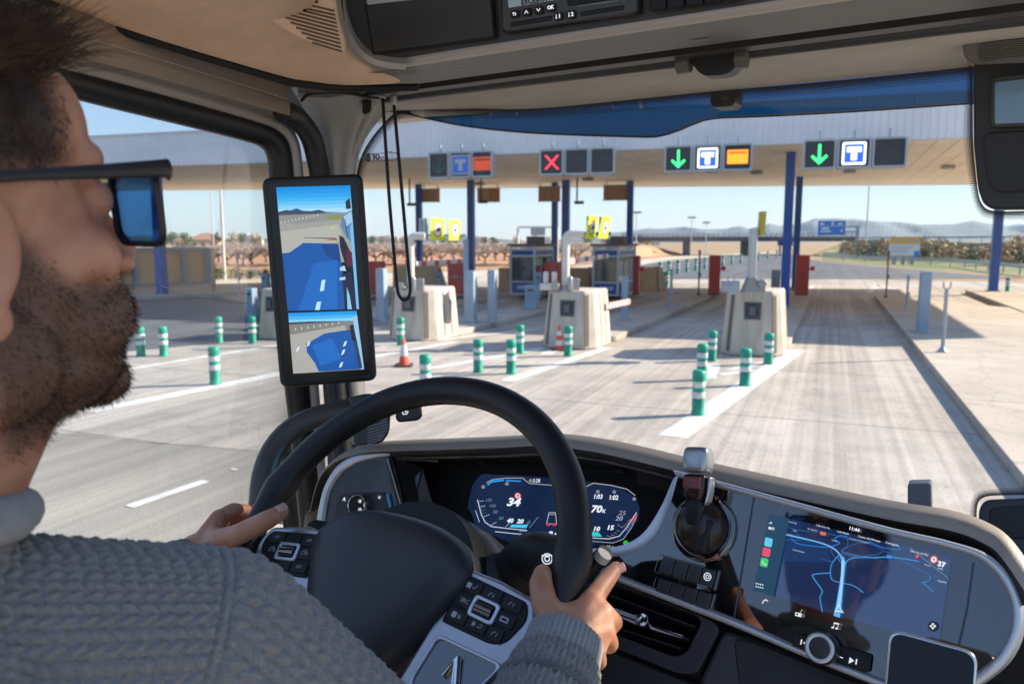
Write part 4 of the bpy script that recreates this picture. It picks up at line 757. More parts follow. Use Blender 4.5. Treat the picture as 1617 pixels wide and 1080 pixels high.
# ---- windscreen (gently curved), its black dotted border, visor
wsf = lambda X, Y, Z: Y - (1.40 + (3.0 - Z) * .12 - .12 * X * X)
def wsp(X, Z, off=0.0): return TW(X, 1.40 + (3.0 - Z) * .12 - .12 * X * X + off, Z)
rows = [[wsp(-1.14 + 2.3 * i / 40, 2.1 + .96 * j / 14) for i in range(41)] for j in range(15)]
b = MB(); b.grid(rows, flip=True); wind = b.build('windscreen', M_glass, cab, smooth=60)
def frit_mat():
    m = bpy.data.materials.new('frit_dots'); m.use_nodes = True; nt = m.node_tree; L = nt.links.new; bs = nt.nodes['Principled BSDF']; bs.inputs['Base Color'].default_value = (.006, .006, .006, 1); bs.inputs['Roughness'].default_value = .4
    uv = node(nt, 'TexCoord').outputs['UV']; sp = node(nt, 'SeparateXYZ'); L(uv, sp.inputs[0])
    def M_(op, a, b_=None):
        n = node(nt, 'Math', operation=op)
        for i, q in enumerate((a, b_)):
            if q is None: continue
            if isinstance(q, (int, float)): n.inputs[i].default_value = q
            else: L(q, n.inputs[i])
        return n.outputs[0]
    ro = M_('FLOOR', sp.outputs[1]); off = M_('MULTIPLY', M_('MODULO', ro, 2.0), .5)
    fx = M_('SUBTRACT', M_('FRACT', M_('ADD', sp.outputs[0], off)), .5); fy = M_('SUBTRACT', M_('FRACT', sp.outputs[1]), .5)
    d = M_('SQRT', M_('ADD', M_('MULTIPLY', fx, fx), M_('MULTIPLY', fy, fy)))
    rad = M_('SUBTRACT', .64, M_('MULTIPLY', ro, .075)); a = M_('LESS_THAN', d, rad); L(a, bs.inputs['Alpha']); return m
M_frit = frit_mat()
def frit(pts, wd, inw, parent, name='dotted_border', nd=6, cell=.0034):   # strip along pts, dots shrinking inwards
    q = [V(p) for p in pts]; rows = [[], []]; uvs = [[], []]; s = 0
    for i, p in enumerate(q):
        if i: s += np.linalg.norm(p - q[i - 1])
        iv = inw(i, p); rows[0].append(p); rows[1].append(p + iv * wd); uvs[0].append((s / cell, 0)); uvs[1].append((s / cell, nd))
    b = MB(); b.grid(rows); return b.build(name, M_frit, parent, uvs=uvs[0] + uvs[1])
top = [hit(x, y, wsf) - TY * .004 for x, y in ((1541, 106), (1400, 121), (1250, 135), (1140, 144), (1000, 158), (850, 172), (740, 172), (660, 170), (628, 178), (604, 200), (584, 226), (571, 252), (564, 285), (562, 330), (562, 420))]
top = spline(top, 5); ctr = hit(900, 420, wsf)
frit(top, .019, lambda i, p: nrm(ctr * V(1, 1, 1) - p) if i > 34 else nrm(wsp(tr3(p)[0], tr3(p)[2] - .1) - p), wind)
# exterior blue visor
def visf(X, Y, Z): return Y - (1.56 - .10 * X * X - (3.0 - Z) * .35)
up_ = spline([(560, 110), (800, 95), (1100, 62), (1400, 32), (1640, 8)], 8); lo_ = spline([(560, 168), (632, 178), (720, 197), (810, 208), (900, 213), (1000, 216), (1038, 216), (1075, 205), (1120, 188), (1200, 184), (1350, 176), (1536, 163), (1640, 156), (1648, 60)], 4)
def rs(q, n):
    q = [V(p) for p in q]; s = [0]
    for i in range(1, len(q)): s.append(s[-1] + np.linalg.norm(q[i] - q[i - 1]))
    return [V(np.interp(t, s, [p[0] for p in q]), np.interp(t, s, [p[1] for p in q])) for t in np.linspace(0, s[-1], n)]
xs_ = np.linspace(562, 1640, 60); uy = np.interp(xs_, [p[0] for p in up_], [p[1] for p in up_]); ly = np.interp(xs_, [p[0] for p in lo_], [p[1] for p in lo_])
b = MB(); b.grid([[hit(x, y0 * (1 - t) + y1 * t, visf) for x, y0, y1 in zip(xs_, uy, ly)] for t in (0, .33, .66, 1)], flip=True); vis = b.build('sun_visor', M_visor, cab, smooth=60)
b = MB(); b.tube([hit(x, y, visf) for x, y in zip(xs_, ly)], .0025, 6); b.build('visor_edge', mat('visor_edge', (.01, .02, .04), .4), vis)
b = MB()
for x0, x1, y0, y1 in ((780, 820, 174, 182), (972, 1016, 160, 172)): b.tube([hit(x0, y0, visf) - TY * .02, hit(x0, y1, visf) - TY * .01], .003, 6); b.tube([hit(x1, y0, visf) - TY * .02, hit(x1, y1, visf) - TY * .01], .003, 6)
b.build('visor_bracket', M_silver, vis)
rg4 = random.Random(9); b = MB()
for x, y, s in [(1005, 346, 2.2), (1008, 349, 1.5), (1211, 491, 1.8), (1212, 545, 2.5), (1258, 540, 2.2), (1256, 556, 1.6), (830, 440, 1.5), (812, 492, 2.0), (818, 494, 1.5), (745, 347, 1.3), (752, 363, 1.0), (990, 248, 1.6), (1140, 243, 1.4), (940, 447, 1.2), (1400, 521, 1.6), (1388, 475, 1.2)] + [(rg4.uniform(620, 1520), rg4.uniform(230, 640), rg4.uniform(.4, .9)) for _ in range(26)]:
    c_ = hit(x, y, wsf); k_ = s * .00042; n_ = 7; ang = [rg4.uniform(.4, 1.2) * k_ for _ in range(n_)]; b.prism([c_ + TX * r_ * math.cos(6.283 * i / n_) * .7 + TZ * r_ * math.sin(6.283 * i / n_) * 1.3 for i, r_ in enumerate(ang)], TY * -.0003)
b.build('dirt_specks', mat('speck_pale', (.7, .7, .68), .8), wind, smooth=0)['kind'] = 'stuff'
# sticker with the speed limiter mark
ws_n = nrm(CAM - hit(605, 250, wsf) + TY * -1); SP = Plane(hit(605, 249, wsf) - TY * .006, -TY * .97 + TX * .22, TX)
b = MB(); 
def qpx(pl, pts, h=0.0): return [pl.px(x, y, h) for x, y in pts]
u0 = SP.uv(SP.px(577, 249)); u1 = SP.uv(SP.px(628, 249)); hh = .5 * abs(SP.uv(SP.px(600, 243))[1] - SP.uv(SP.px(600, 256))[1])
b.ringprism([SP.at(u, v) for u, v in rrect(u0[0], -hh, u1[0], hh, hh * .8)], [SP.at(u, v) for u, v in rrect(u0[0] + .0016, -hh + .0012, u1[0] - .0016, hh - .0012, hh * .7)], SP.n * .0003)
b.prism([SP.at(u, v) for u, v in rrect(u0[0], -hh, u0[0] + .013, hh, hh * .9)], SP.n * .0002); b.text('90', hh * 2.1, SP, u0[0] + .0245, 0, .0003, bold=.0004); b.text('km/h', hh * .7, SP, u0[0] + .039, 0, .0003)
for x, d_ in ((574, 1), (619, -1)):
    for (xa, ya), (xb, yb) in (((x, 240), (x + 6 * d_, 240)), ((x, 240), (x, 249))): b.tube([SP.px(xa, ya), SP.px(xb, yb)], .0006, 4)
b.build('limiter_sticker', M_black, wind, smooth=0); b = MB(); cu, r_ = u0[0] + .0065, hh * .62; b.ringprism([SP.at(cu + x, y, .0006) for x, y in circ(16, r_)], [SP.at(cu + x, y, .0006) for x, y in circ(16, r_ * .68)], SP.n * .0003); b.prism([SP.at(cu + x, y, .0006) for x, y in circ(10, r_ * .35)], SP.n * .0003); b.build('sticker_symbol', mat('sticker_white', (.6, .6, .58), .5), wind, smooth=0)
# dash camera behind the glass
b = MB(); CP_ = Plane(hit(1140, 155, wsf) + TY * .03, -TY, TX); panel(b, CP_, ((1122, 142), (1161, 138), (1161, 162), (1155, 168), (1126, 170), (1121, 164)), .05, r=.004); b.build('glass_camera', M_blackp, wind, bev=.002)
b = MB(); panel(b, CP_, ((1139, 149), (1150, 147), (1151, 160), (1143, 162)), -.002, .0, r=.003); b.build('camera_lens', mat('lens_grey', (.08, .08, .09), .3), wind)
# ---- header strips above the windscreen: sweeps along the cab's width
def sweep(prof, x0, x1, n=14, bow=0.0):                         # prof: (Y,Z) points seen from the seat; swept along X
    return [[TW(x, y - bow * x * x, z) for y, z in prof] for x in np.linspace(x0, x1, n)]
def cZ(c, Y): return 2.75 + c * Y
XL, XR = -.80, .34; XE = -.98
oc = MB(); oc.grid(sweep([(.90, 3.16), (.915, 3.05), (.92, cZ(.291, .92))], XL, XR)); 
con = oc.build('overhead_console', M_cons, cab, smooth=40)
b = MB(); b.grid(sweep([(.92, cZ(.291, .92)), (.918, cZ(.285, .918)), (.923, cZ(.279, .923)), (.935, cZ(.274, .935))], XL + .03, -.015)); b.build('satin_edge', M_satin, con, smooth=60)
b = MB(); b.grid(sweep([(.92, cZ(.291, .92)), (.935, cZ(.274, .935))], -.02, XR)); b.grid(sweep([(.935, cZ(.274, .935)), (1.02, cZ(.255, 1.02)), (1.055, cZ(.246, 1.055)), (1.06, cZ(.252, 1.06))], XE, XR)); b.build('ledge', M_ledge, con, smooth=50)
b = MB(); b.grid(sweep([(1.06, cZ(.252, 1.06)), (1.075, 3.02), (1.085, cZ(.2385, 1.085))], XE, XR)); b.build('shadow_gap', M_black, con)
b = MB(); b.grid(sweep([(1.085, cZ(.243, 1.085)), (1.085, cZ(.2375, 1.085)), (1.105, cZ(.233, 1.105)), (1.11, cZ(.232, 1.11))], XE, XR)); b.build('header_rail', mat('header_rail', (.06, .058, .055), .5), con, smooth=50)
b = MB(); b.tube([TW(x, 1.135, cZ(.2285, 1.135) + .004) for x in np.linspace(XE, XR, 8)], .011, 12); b.build('roller_tube', mat('roller_grey', (.045, .05, .052), .4), con, smooth=60)
b = MB(); rows = []
for x in np.linspace(560, 1720, 30):
    y = np.interp(x, [560, 640, 740, 850, 1140, 1535, 1720], [176, 174, 172.5, 171, 143.5, 106.5, 89]); q = hit(x, y, wsf); X_ = tr3(q)[0]; k = lambda Y: TW(X_, Y, cZ(.2215 + (.186 - .2215) * (Y - 1.145) / .26, Y))
    rows.append([TW(X_, 1.12, cZ(.235, 1.12)), k(1.145), k(1.22) * .5 + (k(1.145) * .68 + q * .32) * .5, k(1.30) * .3 + (k(1.145) * .35 + q * .65) * .7, q])
b.grid(rows); b.build('header_trim', M_head, cab, smooth=60)
b = MB(); b.grid(sweep([(.90, 3.16), (.5, 3.20)], XL - .3, XR + .3, 4)); b.build('roof_shelf', M_cons, con)
# satin edge curving up at its left end, rounded console corner
cq = [(537, -10), (541, 25), (550, 60), (565, 85), (585, 100), (610, 108), (640, 111)]; ci = [(548, -10), (552, 22), (561, 52), (575, 72), (592, 84), (615, 90), (645, 92)]
b = MB(); b.grid([[atY(x, y, .915) for x, y in spline(cq, 3)], [atY(x, y, .905) for x, y in spline([((a + c) / 2, (b_ + d) / 2) for (a, b_), (c, d) in zip(cq, ci)], 3)], [atY(x, y, .915) for x, y in spline(ci, 3)]], flip=True); b.build('corner_trim', M_satin, con, smooth=60)
FP = Plane(TW(-.4, .904, 3.08), -TY * .99 + TZ * -.1, TX)
b = MB(); panel(b, FP, ((536, -60), (537, 0), (543, 35), (553, 62), (568, 82), (590, 93), (625, 95), (740, 76), (1290, -4), (1290, -60)), .01, -.008); b.build('console_face', M_cons, con, bev=.002)
b = MB(); panel(b, FP, ((578, 9), (772, -18), (778, 58), (590, 83)), .008, .003, r=.004); b.build('storage_flap', mat('flap_plastic', (.038, .037, .036), .5, bump=.4, bscale=800), con, bev=.0015)
b = MB(); panel(b, FP, ((575, 5), (776, -22), (782, 61), (588, 87)), .004, .0, r=.004); b.build('flap_gap', M_black, con)
b = MB(); panel(b, FP, ((787, -30), (1010, -60), (1010, 21), (795, 54)), .02, .002, r=.004); tac = b.build('tachograph', M_black, con)
b = MB(); panel(b, FP, ((791, -30), (1005, -60), (1005, 17), (998, 22), (800, 50), (793, 46)), .02, .008, r=.006); b.build('tachograph_case', mat('tacho_grey', (.055, .055, .054), .4, bump=.2, bscale=900), con, bev=.002)
b = MB(); panel(b, FP, ((800, -30), (884, -42), (884, -1), (803, 13)), .004, .0095, r=.002); b.build('tachograph_display', mat('lcd_grey', (.20, .25, .27), .2, em=(.25, .3, .32), ems=.12), con)
b = MB(); tp = FP.uv(FP.px(843, 2)); tdir = nrm(FP.px(884, -3) - FP.px(803, 11)); TP = Plane(FP.px(843, 2, .0098), FP.n, tdir); b.text('EXCESIVA', .0085, TP, .0, .0, .0002, bold=.0002); b.build('lcd_text', M_black, con, smooth=0)
for (x, y), s in (((814, 23), '<'), ((833, 20), '^'), ((852, 17), 'v'), ((871, 13), 'OK'), ((883, 27), '1'), ((903, 24), '2')):
    BP = Plane(FP.px(x, y, .009), FP.n, tdir); w_ = .0062; b = MB(); b.prism([BP.at(u, v) for u, v in rrect(-w_, -.0048, w_, .0048, .003)], BP.n * .0025); bt_ = b.build('button', M_black, con, bev=.0006)
    b = MB(); c3 = lambda pts: b.prism([BP.at(u * .001, v * .001, .003) for u, v in pts], BP.n * .0004)
    if s == 'OK': b.text('OK', .0062, BP, 0, 0, .0028, bold=.0002)
    elif s in '12': b.text(s, .0066, BP, .002, 0, .0028, bold=.0002); c3(((-3.6, -1), (-1.2, -1), (-2.4, -3))); c3(((-2.8, -1), (-2, -1), (-2, 2.6), (-2.8, 2.6)))
    elif s == '^': c3(((-3, -1.5), (-2.2, -2.2), (0, 1), (0, 2.2))); c3(((3, -1.5), (0, 2.2), (0, 1), (2.2, -2.2)))
    elif s == 'v': c3(((-3, 1.5), (0, -2.2), (0, -1), (-2.2, 2.2))); c3(((3, 1.5), (2.2, 2.2), (0, -1), (0, -2.2)))
    else: c3(((-3, .8), (-.8, 2.4), (-.8, -.4))); c3(((-1, .5), (2.4, .5), (2.4, 1.2), (-1, 1.2))); c3(((1.8, .5), (2.6, .5), (2.6, -1.8), (1.8, -1.8))); c3(((-1.5, -1.2), (2.4, -1.2), (2.4, -1.9), (-1.5, -1.9)))
    b.build('button_symbol', M_mark, bt_, smooth=0)
for q in (((805, 36), (872, 25), (872, 33), (806, 44)), ((915, 19), (986, 8), (986, 16), (916, 27)), ((892, -20), (992, -36), (994, -4), (896, 11))):
    b = MB(); panel(b, FP, q, .003, .0087, r=.003); b.build('card_slot', M_blackp, con, bev=.001)
b = MB(); b.tube([FP.px(912, 10.5, .009), FP.px(980, .5, .009)], .0007, 6); b.build('slot_edge', M_chrome, con)
b = MB()
for x in range(1024, 1150, 29): panel(b, FP, ((x, -40), (x + 26, -44), (x + 27, 15 - (x - 1024) * .135), (x + 1, 18.5 - (x - 1024) * .135)), .006, .006, r=.002)
b.build('switch_blank', M_blackp, con, bev=.001); b = MB(); panel(b, FP, ((578, -6), (690, -22), (690, -4), (580, 8)), .004, .004); b.build('paper_strip', mat('paper', (.6, .58, .6), .7), con)
# ledge recesses (latches) and the sun blind grip
for x, y, s in ((728, 109, 1.0), (1105, 63, 1.0), (1600, 24, .8)):
    p = hit(x, y, lambda X, Y, Z: Z - cZ(.262, .99)) ; b = MB(); b.lathe([(.020, .006), (.020, 0), (.015, -.004), (.0, -.005)], p + TZ * .004, 20, (TX * s * .95, TY * .5, TZ)); b.build('latch', mat('latch_grey', (.1, .097, .09), .35), con, smooth=60)
GP = Plane(atY(1128, 100, 1.12), -TY, TX); b = MB(); panel(b, GP, ((1088, 92), (1106, 84), (1150, 80), (1165, 86), (1173, 95), (1152, 115), (1138, 119), (1112, 120), (1102, 114), (1094, 103)), .03, .01, r=.004); b.build('blind_grip', mat('grip_black', (.010, .010, .011), .45), con, bev=.004, seg=3)
for s0, s1 in (((1070, 103), (1090, 100)), ((1163, 94), (1180, 92))): b = MB(); b.tube([GP.px(*s0, .004), GP.px(*s1, .004)], .0135, 10); b.build('roller_collar', M_ledge, con)
# camera housing at the windscreen's middle (upper) with its vent head, and lower housing
HP = Plane(hit(1575, 220, lambda X, Y, Z: Y - 1.30), -TY * .98 + TX * -.15, TX)
b = MB(); q = [HP.px(x, y) for x, y in ((1536, 100), (1640, 88), (1640, 330), (1566, 331), (1552, 322), (1544, 300), (1537, 230))]; b.prism(roundp(q, .006), -HP.n * .05); hs = b.build('camera_housing', mat('housing_black', (.030, .031, .033), .45, bump=.2, bscale=700), cab, bev=.006, seg=3)
b = MB(); panel(b, HP, ((1565, 122), (1640, 113), (1640, 200), (1570, 202), (1563, 196)), .01, .010, r=.006); b.build('window_frame', mat('hs_frame', (.06, .06, .06), .4), hs, bev=.003)
b = MB(); panel(b, HP, ((1571, 131), (1640, 123), (1640, 193), (1571, 196)), .004, .0125, r=.003); hw_ = b.build('housing_window', mat('window_sky', (.22, .36, .52), .08, spec=.6), hs)
b = MB(); panel(b, HP, ((1550, 210), (1640, 205), (1640, 300), (1575, 305), (1560, 290)), .004, .0105, r=.015); b.build('housing_face', mat('housing_face', (.022, .020, .020), .5), hs, bev=.002)
q = [HP.px(x, y, -.02) for x, y in ((1536, 106), (1536, 160), (1537, 230), (1544, 300), (1552, 324), (1567, 333), (1600, 334), (1640, 332))]
frit(spline(q, 6), .012, lambda i, p: nrm(p - HP.px(1620, 200, -.02)), hs)
VP = Plane(atY(1570, 75, 1.22), -TY * .9 - TZ * .43, TX); b = MB(); panel(b, VP, ((1520, 72), (1533, 62), (1640, 52), (1640, 100), (1535, 104), (1522, 92)), .05, .0, r=.010); vh = b.build('vent_head', mat('vent_grey', (.13, .125, .12), .5), cab, bev=.004, seg=3)
b = MB()
for i in range(9): y = 70 + i * 3.3; b.tube([VP.px(1545 + abs(i - 4) * 1.0, y + 2, .002), VP.px(1590, y - 5, .003), VP.px(1640, y - 8, .002)], .0011, 5)
b.build('vent_rib', M_ledge, vh)
LPp = Plane(atY(1590, 810, 1.36), -TY * .9 + TZ * .43, TX); b = MB(); panel(b, LPp, ((1548, 930), (1546, 802), (1556, 788), (1640, 784), (1640, 930)), .05, .0, r=.012); lh = b.build('sensor_housing', mat('sensor_dark', (.05, .06, .07), .5), cab, bev=.005, seg=3)
b = MB(); panel(b, LPp, ((1562, 850), (1563, 806), (1572, 800), (1640, 797), (1640, 850)), .004, .003, r=.008); b.build('sensor_face', mat('sensor_face', (.02, .022, .024), .5), lh, bev=.002)
q = [LPp.px(x, y, -.01) for x, y in ((1543, 846), (1543, 800), (1554, 785), (1580, 782), (1640, 781))]; frit(spline(q, 6), .011, lambda i, p: nrm(p - LPp.px(1620, 860, -.01)), lh)
# ---- headliner, side blind, door frame, pillar
lin = lambda X, Y, Z: Z - (3.02 + .10 * (X + 1.0) * 1.1 + .05 * (Y - .9))
rows_px = [[(-60, -60), (60, -10), (125, 22), (215, 52), (300, 79), (380, 102), (455, 124), (500, 133), (560, 136), (634, 132)],
           [(0, -80), (100, -40), (180, 8), (260, 36), (340, 62), (420, 86), (485, 105), (525, 116), (580, 124), (634, 127)],
           [(100, -120), (200, -60), (260, -6), (340, 24), (400, 46), (460, 66), (505, 84), (540, 98), (570, 108), (615, 119)],
           [(200, -180), (300, -100), (360, -30), (420, -4), (460, 14), (500, 35), (525, 58), (540, 80), (560, 98), (596, 112)],
           [(300, -240), (400, -160), (450, -90), (490, -60), (505, -40), (520, -10), (530, 20), (537, 50), (548, 80), (580, 104)]]
Yx = [[.45, .55, .62, .68, .74, .80, .86, .90, .94, .98], [.45, .55, .62, .68, .74, .80, .86, .90, .94, .975], [.45, .55, .62, .68, .74, .80, .86, .89, .925, .96], [.45, .55, .62, .68, .74, .80, .86, .88, .91, .945], [.45, .55, .62, .68, .74, .80, .85, .87, .90, .93]]
b = MB(); b.grid([[atY(x, y, Y) for (x, y), Y in zip(r_, yy)] for r_, yy in zip(rows_px, Yx)]); hl = b.build('headliner', M_liner, cab, smooth=180, sub=2)
SPk = Plane(atY(470, 30, .78), nrm(CAM - atY(470, 30, .78)) * .5 - TZ * .7, TX); sp_ = [atY(470, 30, .78)]
b = MB(); o_ = [(395, -12), (402, 8), (420, 28), (450, 48), (485, 66), (520, 80), (545, 88), (548, 70), (535, 30), (530, -12)]; pl_ = Plane(atY(470, 30, .765), nrm(CAM - atY(470, 30, .765)), TX)
b.prism(roundp([pl_.px(x, y) for x, y in o_], .01), -pl_.n * .012); gr_ = b.build('speaker_grille', M_liner, hl, bev=.004)
b = MB()
for i in range(11): y0 = -8 + i * 8.0; x0 = 408 + i * 8.5 if y0 > 6 else 402; b.tube([pl_.px(x0, y0 - 4, .001), pl_.px(528 + i * 1.2, y0 + 26 - i * 1.6, .001)], .0013, 6)
b.build('grille_rib', mat('grille_rib', (.16, .11, .075), .8), gr_)
b = MB()
for x0, y0 in ((445, 2), (452, 9), (470, -4)): b.tube([pl_.px(x0, y0 - 3, .003), pl_.px(x0 + 32, y0 + 8, .003)], .002, 6)
b.build('grille_slot', M_black, gr_)
b = MB(); edge = [(-60, -52), (60, -4), (125, 27), (215, 57), (300, 84), (380, 108), (455, 130), (520, 139), (600, 140), (660, 138)]; eY = [.45, .55, .62, .68, .74, .80, .86, .91, .97, 1.0]
b.tube([atY(x, y, Y + .004) for (x, y), Y in zip(edge, eY)], .006, 8); b.build('liner_seal', M_black, hl, smooth=60)
def sideP(x, y): return atX(x, y, -1.04)
SD = Plane(TW(-1.04, .7, 3.0), TX, TY)
b = MB(); t0 = [(-40, -70), (100, -10), (220, 30), (340, 70), (457, 118)]; t1 = [(-40, 6), (100, 60), (220, 94), (340, 128), (457, 160)]; t2 = [(-40, 34), (100, 84), (220, 116), (340, 150), (459, 184)]
b.grid([[atX(x, y, -1.040 + o) for x, y in q] for q, o in ((t0, -.01), (t1, .0), (t1, .003), (t2, .006), (t2, -.02))], flip=True); bl_ = b.build('side_blind', M_blind, cab, smooth=25, solid=.004)
b = MB(); st = spline([(150, 64), (300, 109), (455, 157)], 20)
for i in range(0, len(st) - 1, 1): a_, c_ = atX(*st[i], -1.034), atX(*st[i + 1], -1.034); b.tube([a_, a_ + (c_ - a_) * .7], .0008, 4)
b.build('stitching', mat('stitch', (.6, .55, .48), .7), bl_)
def ptube(name, pts, r_, m, X=None, d=None, par=cab, n=10, sx=1.0):
    q = [(atX(p[0], p[1], X) if X is not None else P(p[0], p[1], d if len(p) < 3 else p[2])) for p in pts]; b = MB(); b.tube(spline(q, 6), r_, n, sx=sx); return b.build(name, m, par, smooth=60)
dfr = [(-120, 60), (60, 112), (150, 138), (300, 177), (385, 200), (420, 213), (440, 238), (446, 285), (452, 400), (464, 560), (480, 700), (492, 820), (500, 900)]
df = ptube('door_frame', dfr, .025, M_seal, X=-1.14)
ptube('door_frame_trim', [(-120, 40), (60, 88), (160, 113), (300, 152), (400, 182), (440, 198), (462, 225), (470, 285), (478, 400), (490, 560), (502, 700), (512, 820), (520, 900)], .0115, M_sil2, X=-1.12, par=df)
b = MB(); b.grid([[atX(x, y, -1.075) for x, y in ((-60, 20), (100, 74), (220, 106), (340, 140), (470, 178))], [atX(x, y, -1.13) for x, y in ((-60, 60), (60, 92), (200, 128), (340, 168), (470, 212))]], flip=True); b.build('door_header', mat('door_header', (.32, .29, .26), .6), cab, smooth=0, solid=.004)
b = MB(); b.grid([[P(x, y, 1.52) for x, y in ((425, 90), (470, 190), (486, 250), (492, 330), (500, 480), (512, 640), (525, 860))], [P(x, y, 1.50) for x, y in ((600, 120), (540, 190), (530, 250), (535, 330), (540, 480), (552, 640), (565, 860))]]); b.build('pillar_backing', mat('backing_grey', (.10, .098, .094), .5), cab, smooth=0, solid=.004)
b = MB(); gl = [(-200, 30), (100, 138), (160, 152), (395, 207), (418, 220), (428, 240), (434, 290), (450, 480), (470, 700), (485, 900), (-200, 1000)]; b.add([atX(x, y, -1.165) for x, y in gl], [tuple(range(len(gl)))]); sw = b.build('side_window', M_sglass, cab, smooth=0)
b = MB(); b.tube(spline([atX(x, y, -1.16) for x, y in ((255, 452), (295, 463), (330, 470), (365, 477), (395, 479))], 6), .0007, 5); b.build('glass_crack', mat('crack_white', (.7, .72, .75), .3), sw)
ptube('pillar_seal', [(446, 176, 1.344), (468, 186, 1.389), (490, 215, 1.422), (500, 250, 1.445), (507, 300, 1.456), (518, 450, 1.467), (530, 600, 1.467), (545, 760, 1.456), (552, 850, 1.456)], .0195, M_seal)
# pillar trim: a curved plate from the seal to the glass edge
pl0 = [(460, 140), (490, 190), (508, 240), (516, 300), (528, 450), (540, 600), (552, 720), (560, 860)]; pl2 = [(640, 146), (606, 176), (578, 214), (560, 262), (557, 310), (566, 450), (576, 600), (582, 720), (586, 860)]
pl2 = [(640, 150), (604, 184), (572, 232), (561, 300), (566, 450), (576, 600), (582, 720), (586, 860)]
pl1 = [((a[0] * .5 + c[0] * .5), (a[1] * .5 + c[1] * .5)) for a, c in zip(pl0, pl2)]
b = MB(); b.grid([spline([P(x, y, d) for (x, y), d in zip(q, dd)], 4) for q, dd in ((pl0, [1.400, 1.445, 1.467, 1.478, 1.490, 1.490, 1.490, 1.490]), (pl1, [1.389, 1.434, 1.445, 1.456, 1.467, 1.467, 1.467, 1.467]), (pl2, [1.501, 1.568, 1.624, 1.646, 1.646, 1.646, 1.646, 1.646]))]); pil = b.build('a_pillar', M_pil, cab, smooth=180, solid=.004)
ptube('pillar_bead', [(590, 162, 1.490), (572, 200, 1.523), (556, 235, 1.551), (546, 280, 1.562), (549, 400, 1.568), (560, 600, 1.568), (570, 860, 1.568)], .008, M_sil2, par=pil)
b = MB(); b.grid([[P(470, 136, 1.299), P(540, 140, 1.344), P(640, 136, 1.400), P(700, 134, 1.434)], [P(470, 150, 1.366), P(540, 152, 1.422), P(640, 152, 1.490), P(700, 148, 1.523)]]); b.build('pillar_cap', mat('cap_grey', (.15, .145, .135), .5), pil, solid=.004)
ptube('pillar_gap', [(475, 160, 1.344), (492, 148, 1.350), (540, 146, 1.361), (575, 152, 1.389), (600, 155, 1.411)], .003, M_black, par=pil)
b = MB(); cp = Plane(P(578, 168, 1.434), nrm(CAM - P(578, 168, 1.434)), TX); panel(b, cp, ((572, 158), (587, 160), (586, 176), (580, 181), (572, 181)), .02, .0, r=.005); b.build('belt_cap', M_black, pil, bev=.003)
# door grab handle arch, corner grille, hanging loop
ptube('grab_handle', [(412, 800, 1.12), (418, 745, 1.15), (438, 700, 1.18), (475, 668, 1.20), (530, 650, 1.22), (580, 642, 1.24)], .0135, mat('handle_brown', (.075, .062, .05), .4, bump=.3, bscale=700), sx=1.35)
vg = Plane(P(597, 676, 1.22), nrm(CAM - P(597, 676, 1.22) + TX * .3), TX); b = MB(); panel(b, vg, ((552, 628), (585, 620), (600, 628), (618, 640), (616, 682), (604, 700), (560, 705)), .05, .0, r=.008); dg = b.build('demist_vent', mat('vent_dark', (.045, .05, .055), .45), cab, bev=.004)
b = MB()
for i in range(9): y = 660 + i * 4.6; b.tube([vg.px(580, y + 5, .002), vg.px(612 - max(0, i - 5) * 3, y - 4, .002)], .0014, 5)
b.build('vent_slat', mat('slat_grey', (.25, .27, .29), .4), dg)
cl = thing('cord_loop', 'thin black pull cord hanging as a long loop in front of the windscreen', 'cord', tuple(P(635, 470, 1.40))); b = MB(); q = [P(x, y, 1.40) for x, y in ((604, 152), (609, 230), (616, 330), (624, 420), (627, 452), (630, 466), (637, 474), (645, 470), (648, 455), (645, 420), (637, 330), (628, 230), (622, 165))]; b.tube(spline(q, 6), .0031, 10); b.build('cord', M_seal, cl, smooth=60)
b = MB()
for x, y in ((604, 152), (622, 163)): b.lathe([(.006, -.004), (.007, .0), (.007, .012), (.004, .016)], P(x, y, 1.40), 12)
b.build('cord_clip', M_silver, cl)
# ---- digital mirror monitor
MP = Plane(P(505, 445, 1.20), nrm(CAM - P(505, 445, 1.20) + TX * .05), RGT)
mcor = ((413, 281), (573, 274), (596, 601), (443, 613))
b = MB(); panel(b, MP, mcor, .030, .0, r=.014); mon = b.build('mirror_monitor', mat('monitor_black', (.012, .012, .013), .45, bump=.2, bscale=900), cab, bev=.005, seg=3)
b = MB(); panel(b, MP, ((423, 290), (563, 284), (584, 592), (452, 603)), .002, .0012, r=.008); b.build('monitor_bezel', mat('bezel', (.006, .006, .007), .25), mon)
def scr(name, polys, par, pl, h0, r=0): 
    for i, (col, s, q) in enumerate(polys): pass
def em(col, s=1.0, cache={}):
    k = (col, s)
    if k not in cache: cache[k] = mat('screen_' + str(len(cache)), (.004, .004, .005), .25, em=col, ems=s * .36)
    return cache[k]
def draw(name, pl, items, par, h0=.002, dh=.00012):             # flat picture on a screen: list of (colour, polygon in photo points)
    b = MB(); ms = []; 
    for i, (c, q) in enumerate(items):
        m_ = em(c)
        if m_ not in ms: ms.append(m_)
        pts = [pl.px(x, y, h0 + i * dh) for x, y in q]; nn = sum((np.cross(pts[k] - pts[0], pts[k + 1] - pts[0]) for k in range(1, len(pts) - 1)), V(0, 0, 0))
        b.poly(pts if nn @ pl.n > 0 else pts[::-1], ms.index(m_))
    return b.build(name, ms, par, smooth=0)
def quad(c00, c10, c11, c01):
    def f(u, v): return ((c00[0] * (1 - u) + c10[0] * u) * (1 - v) + (c01[0] * (1 - u) + c11[0] * u) * v, (c00[1] * (1 - u) + c10[1] * u) * (1 - v) + (c01[1] * (1 - u) + c11[1] * u) * v)
    return f
A = quad((436, 296), (553, 293), (567, 488), (454, 491)); it = []
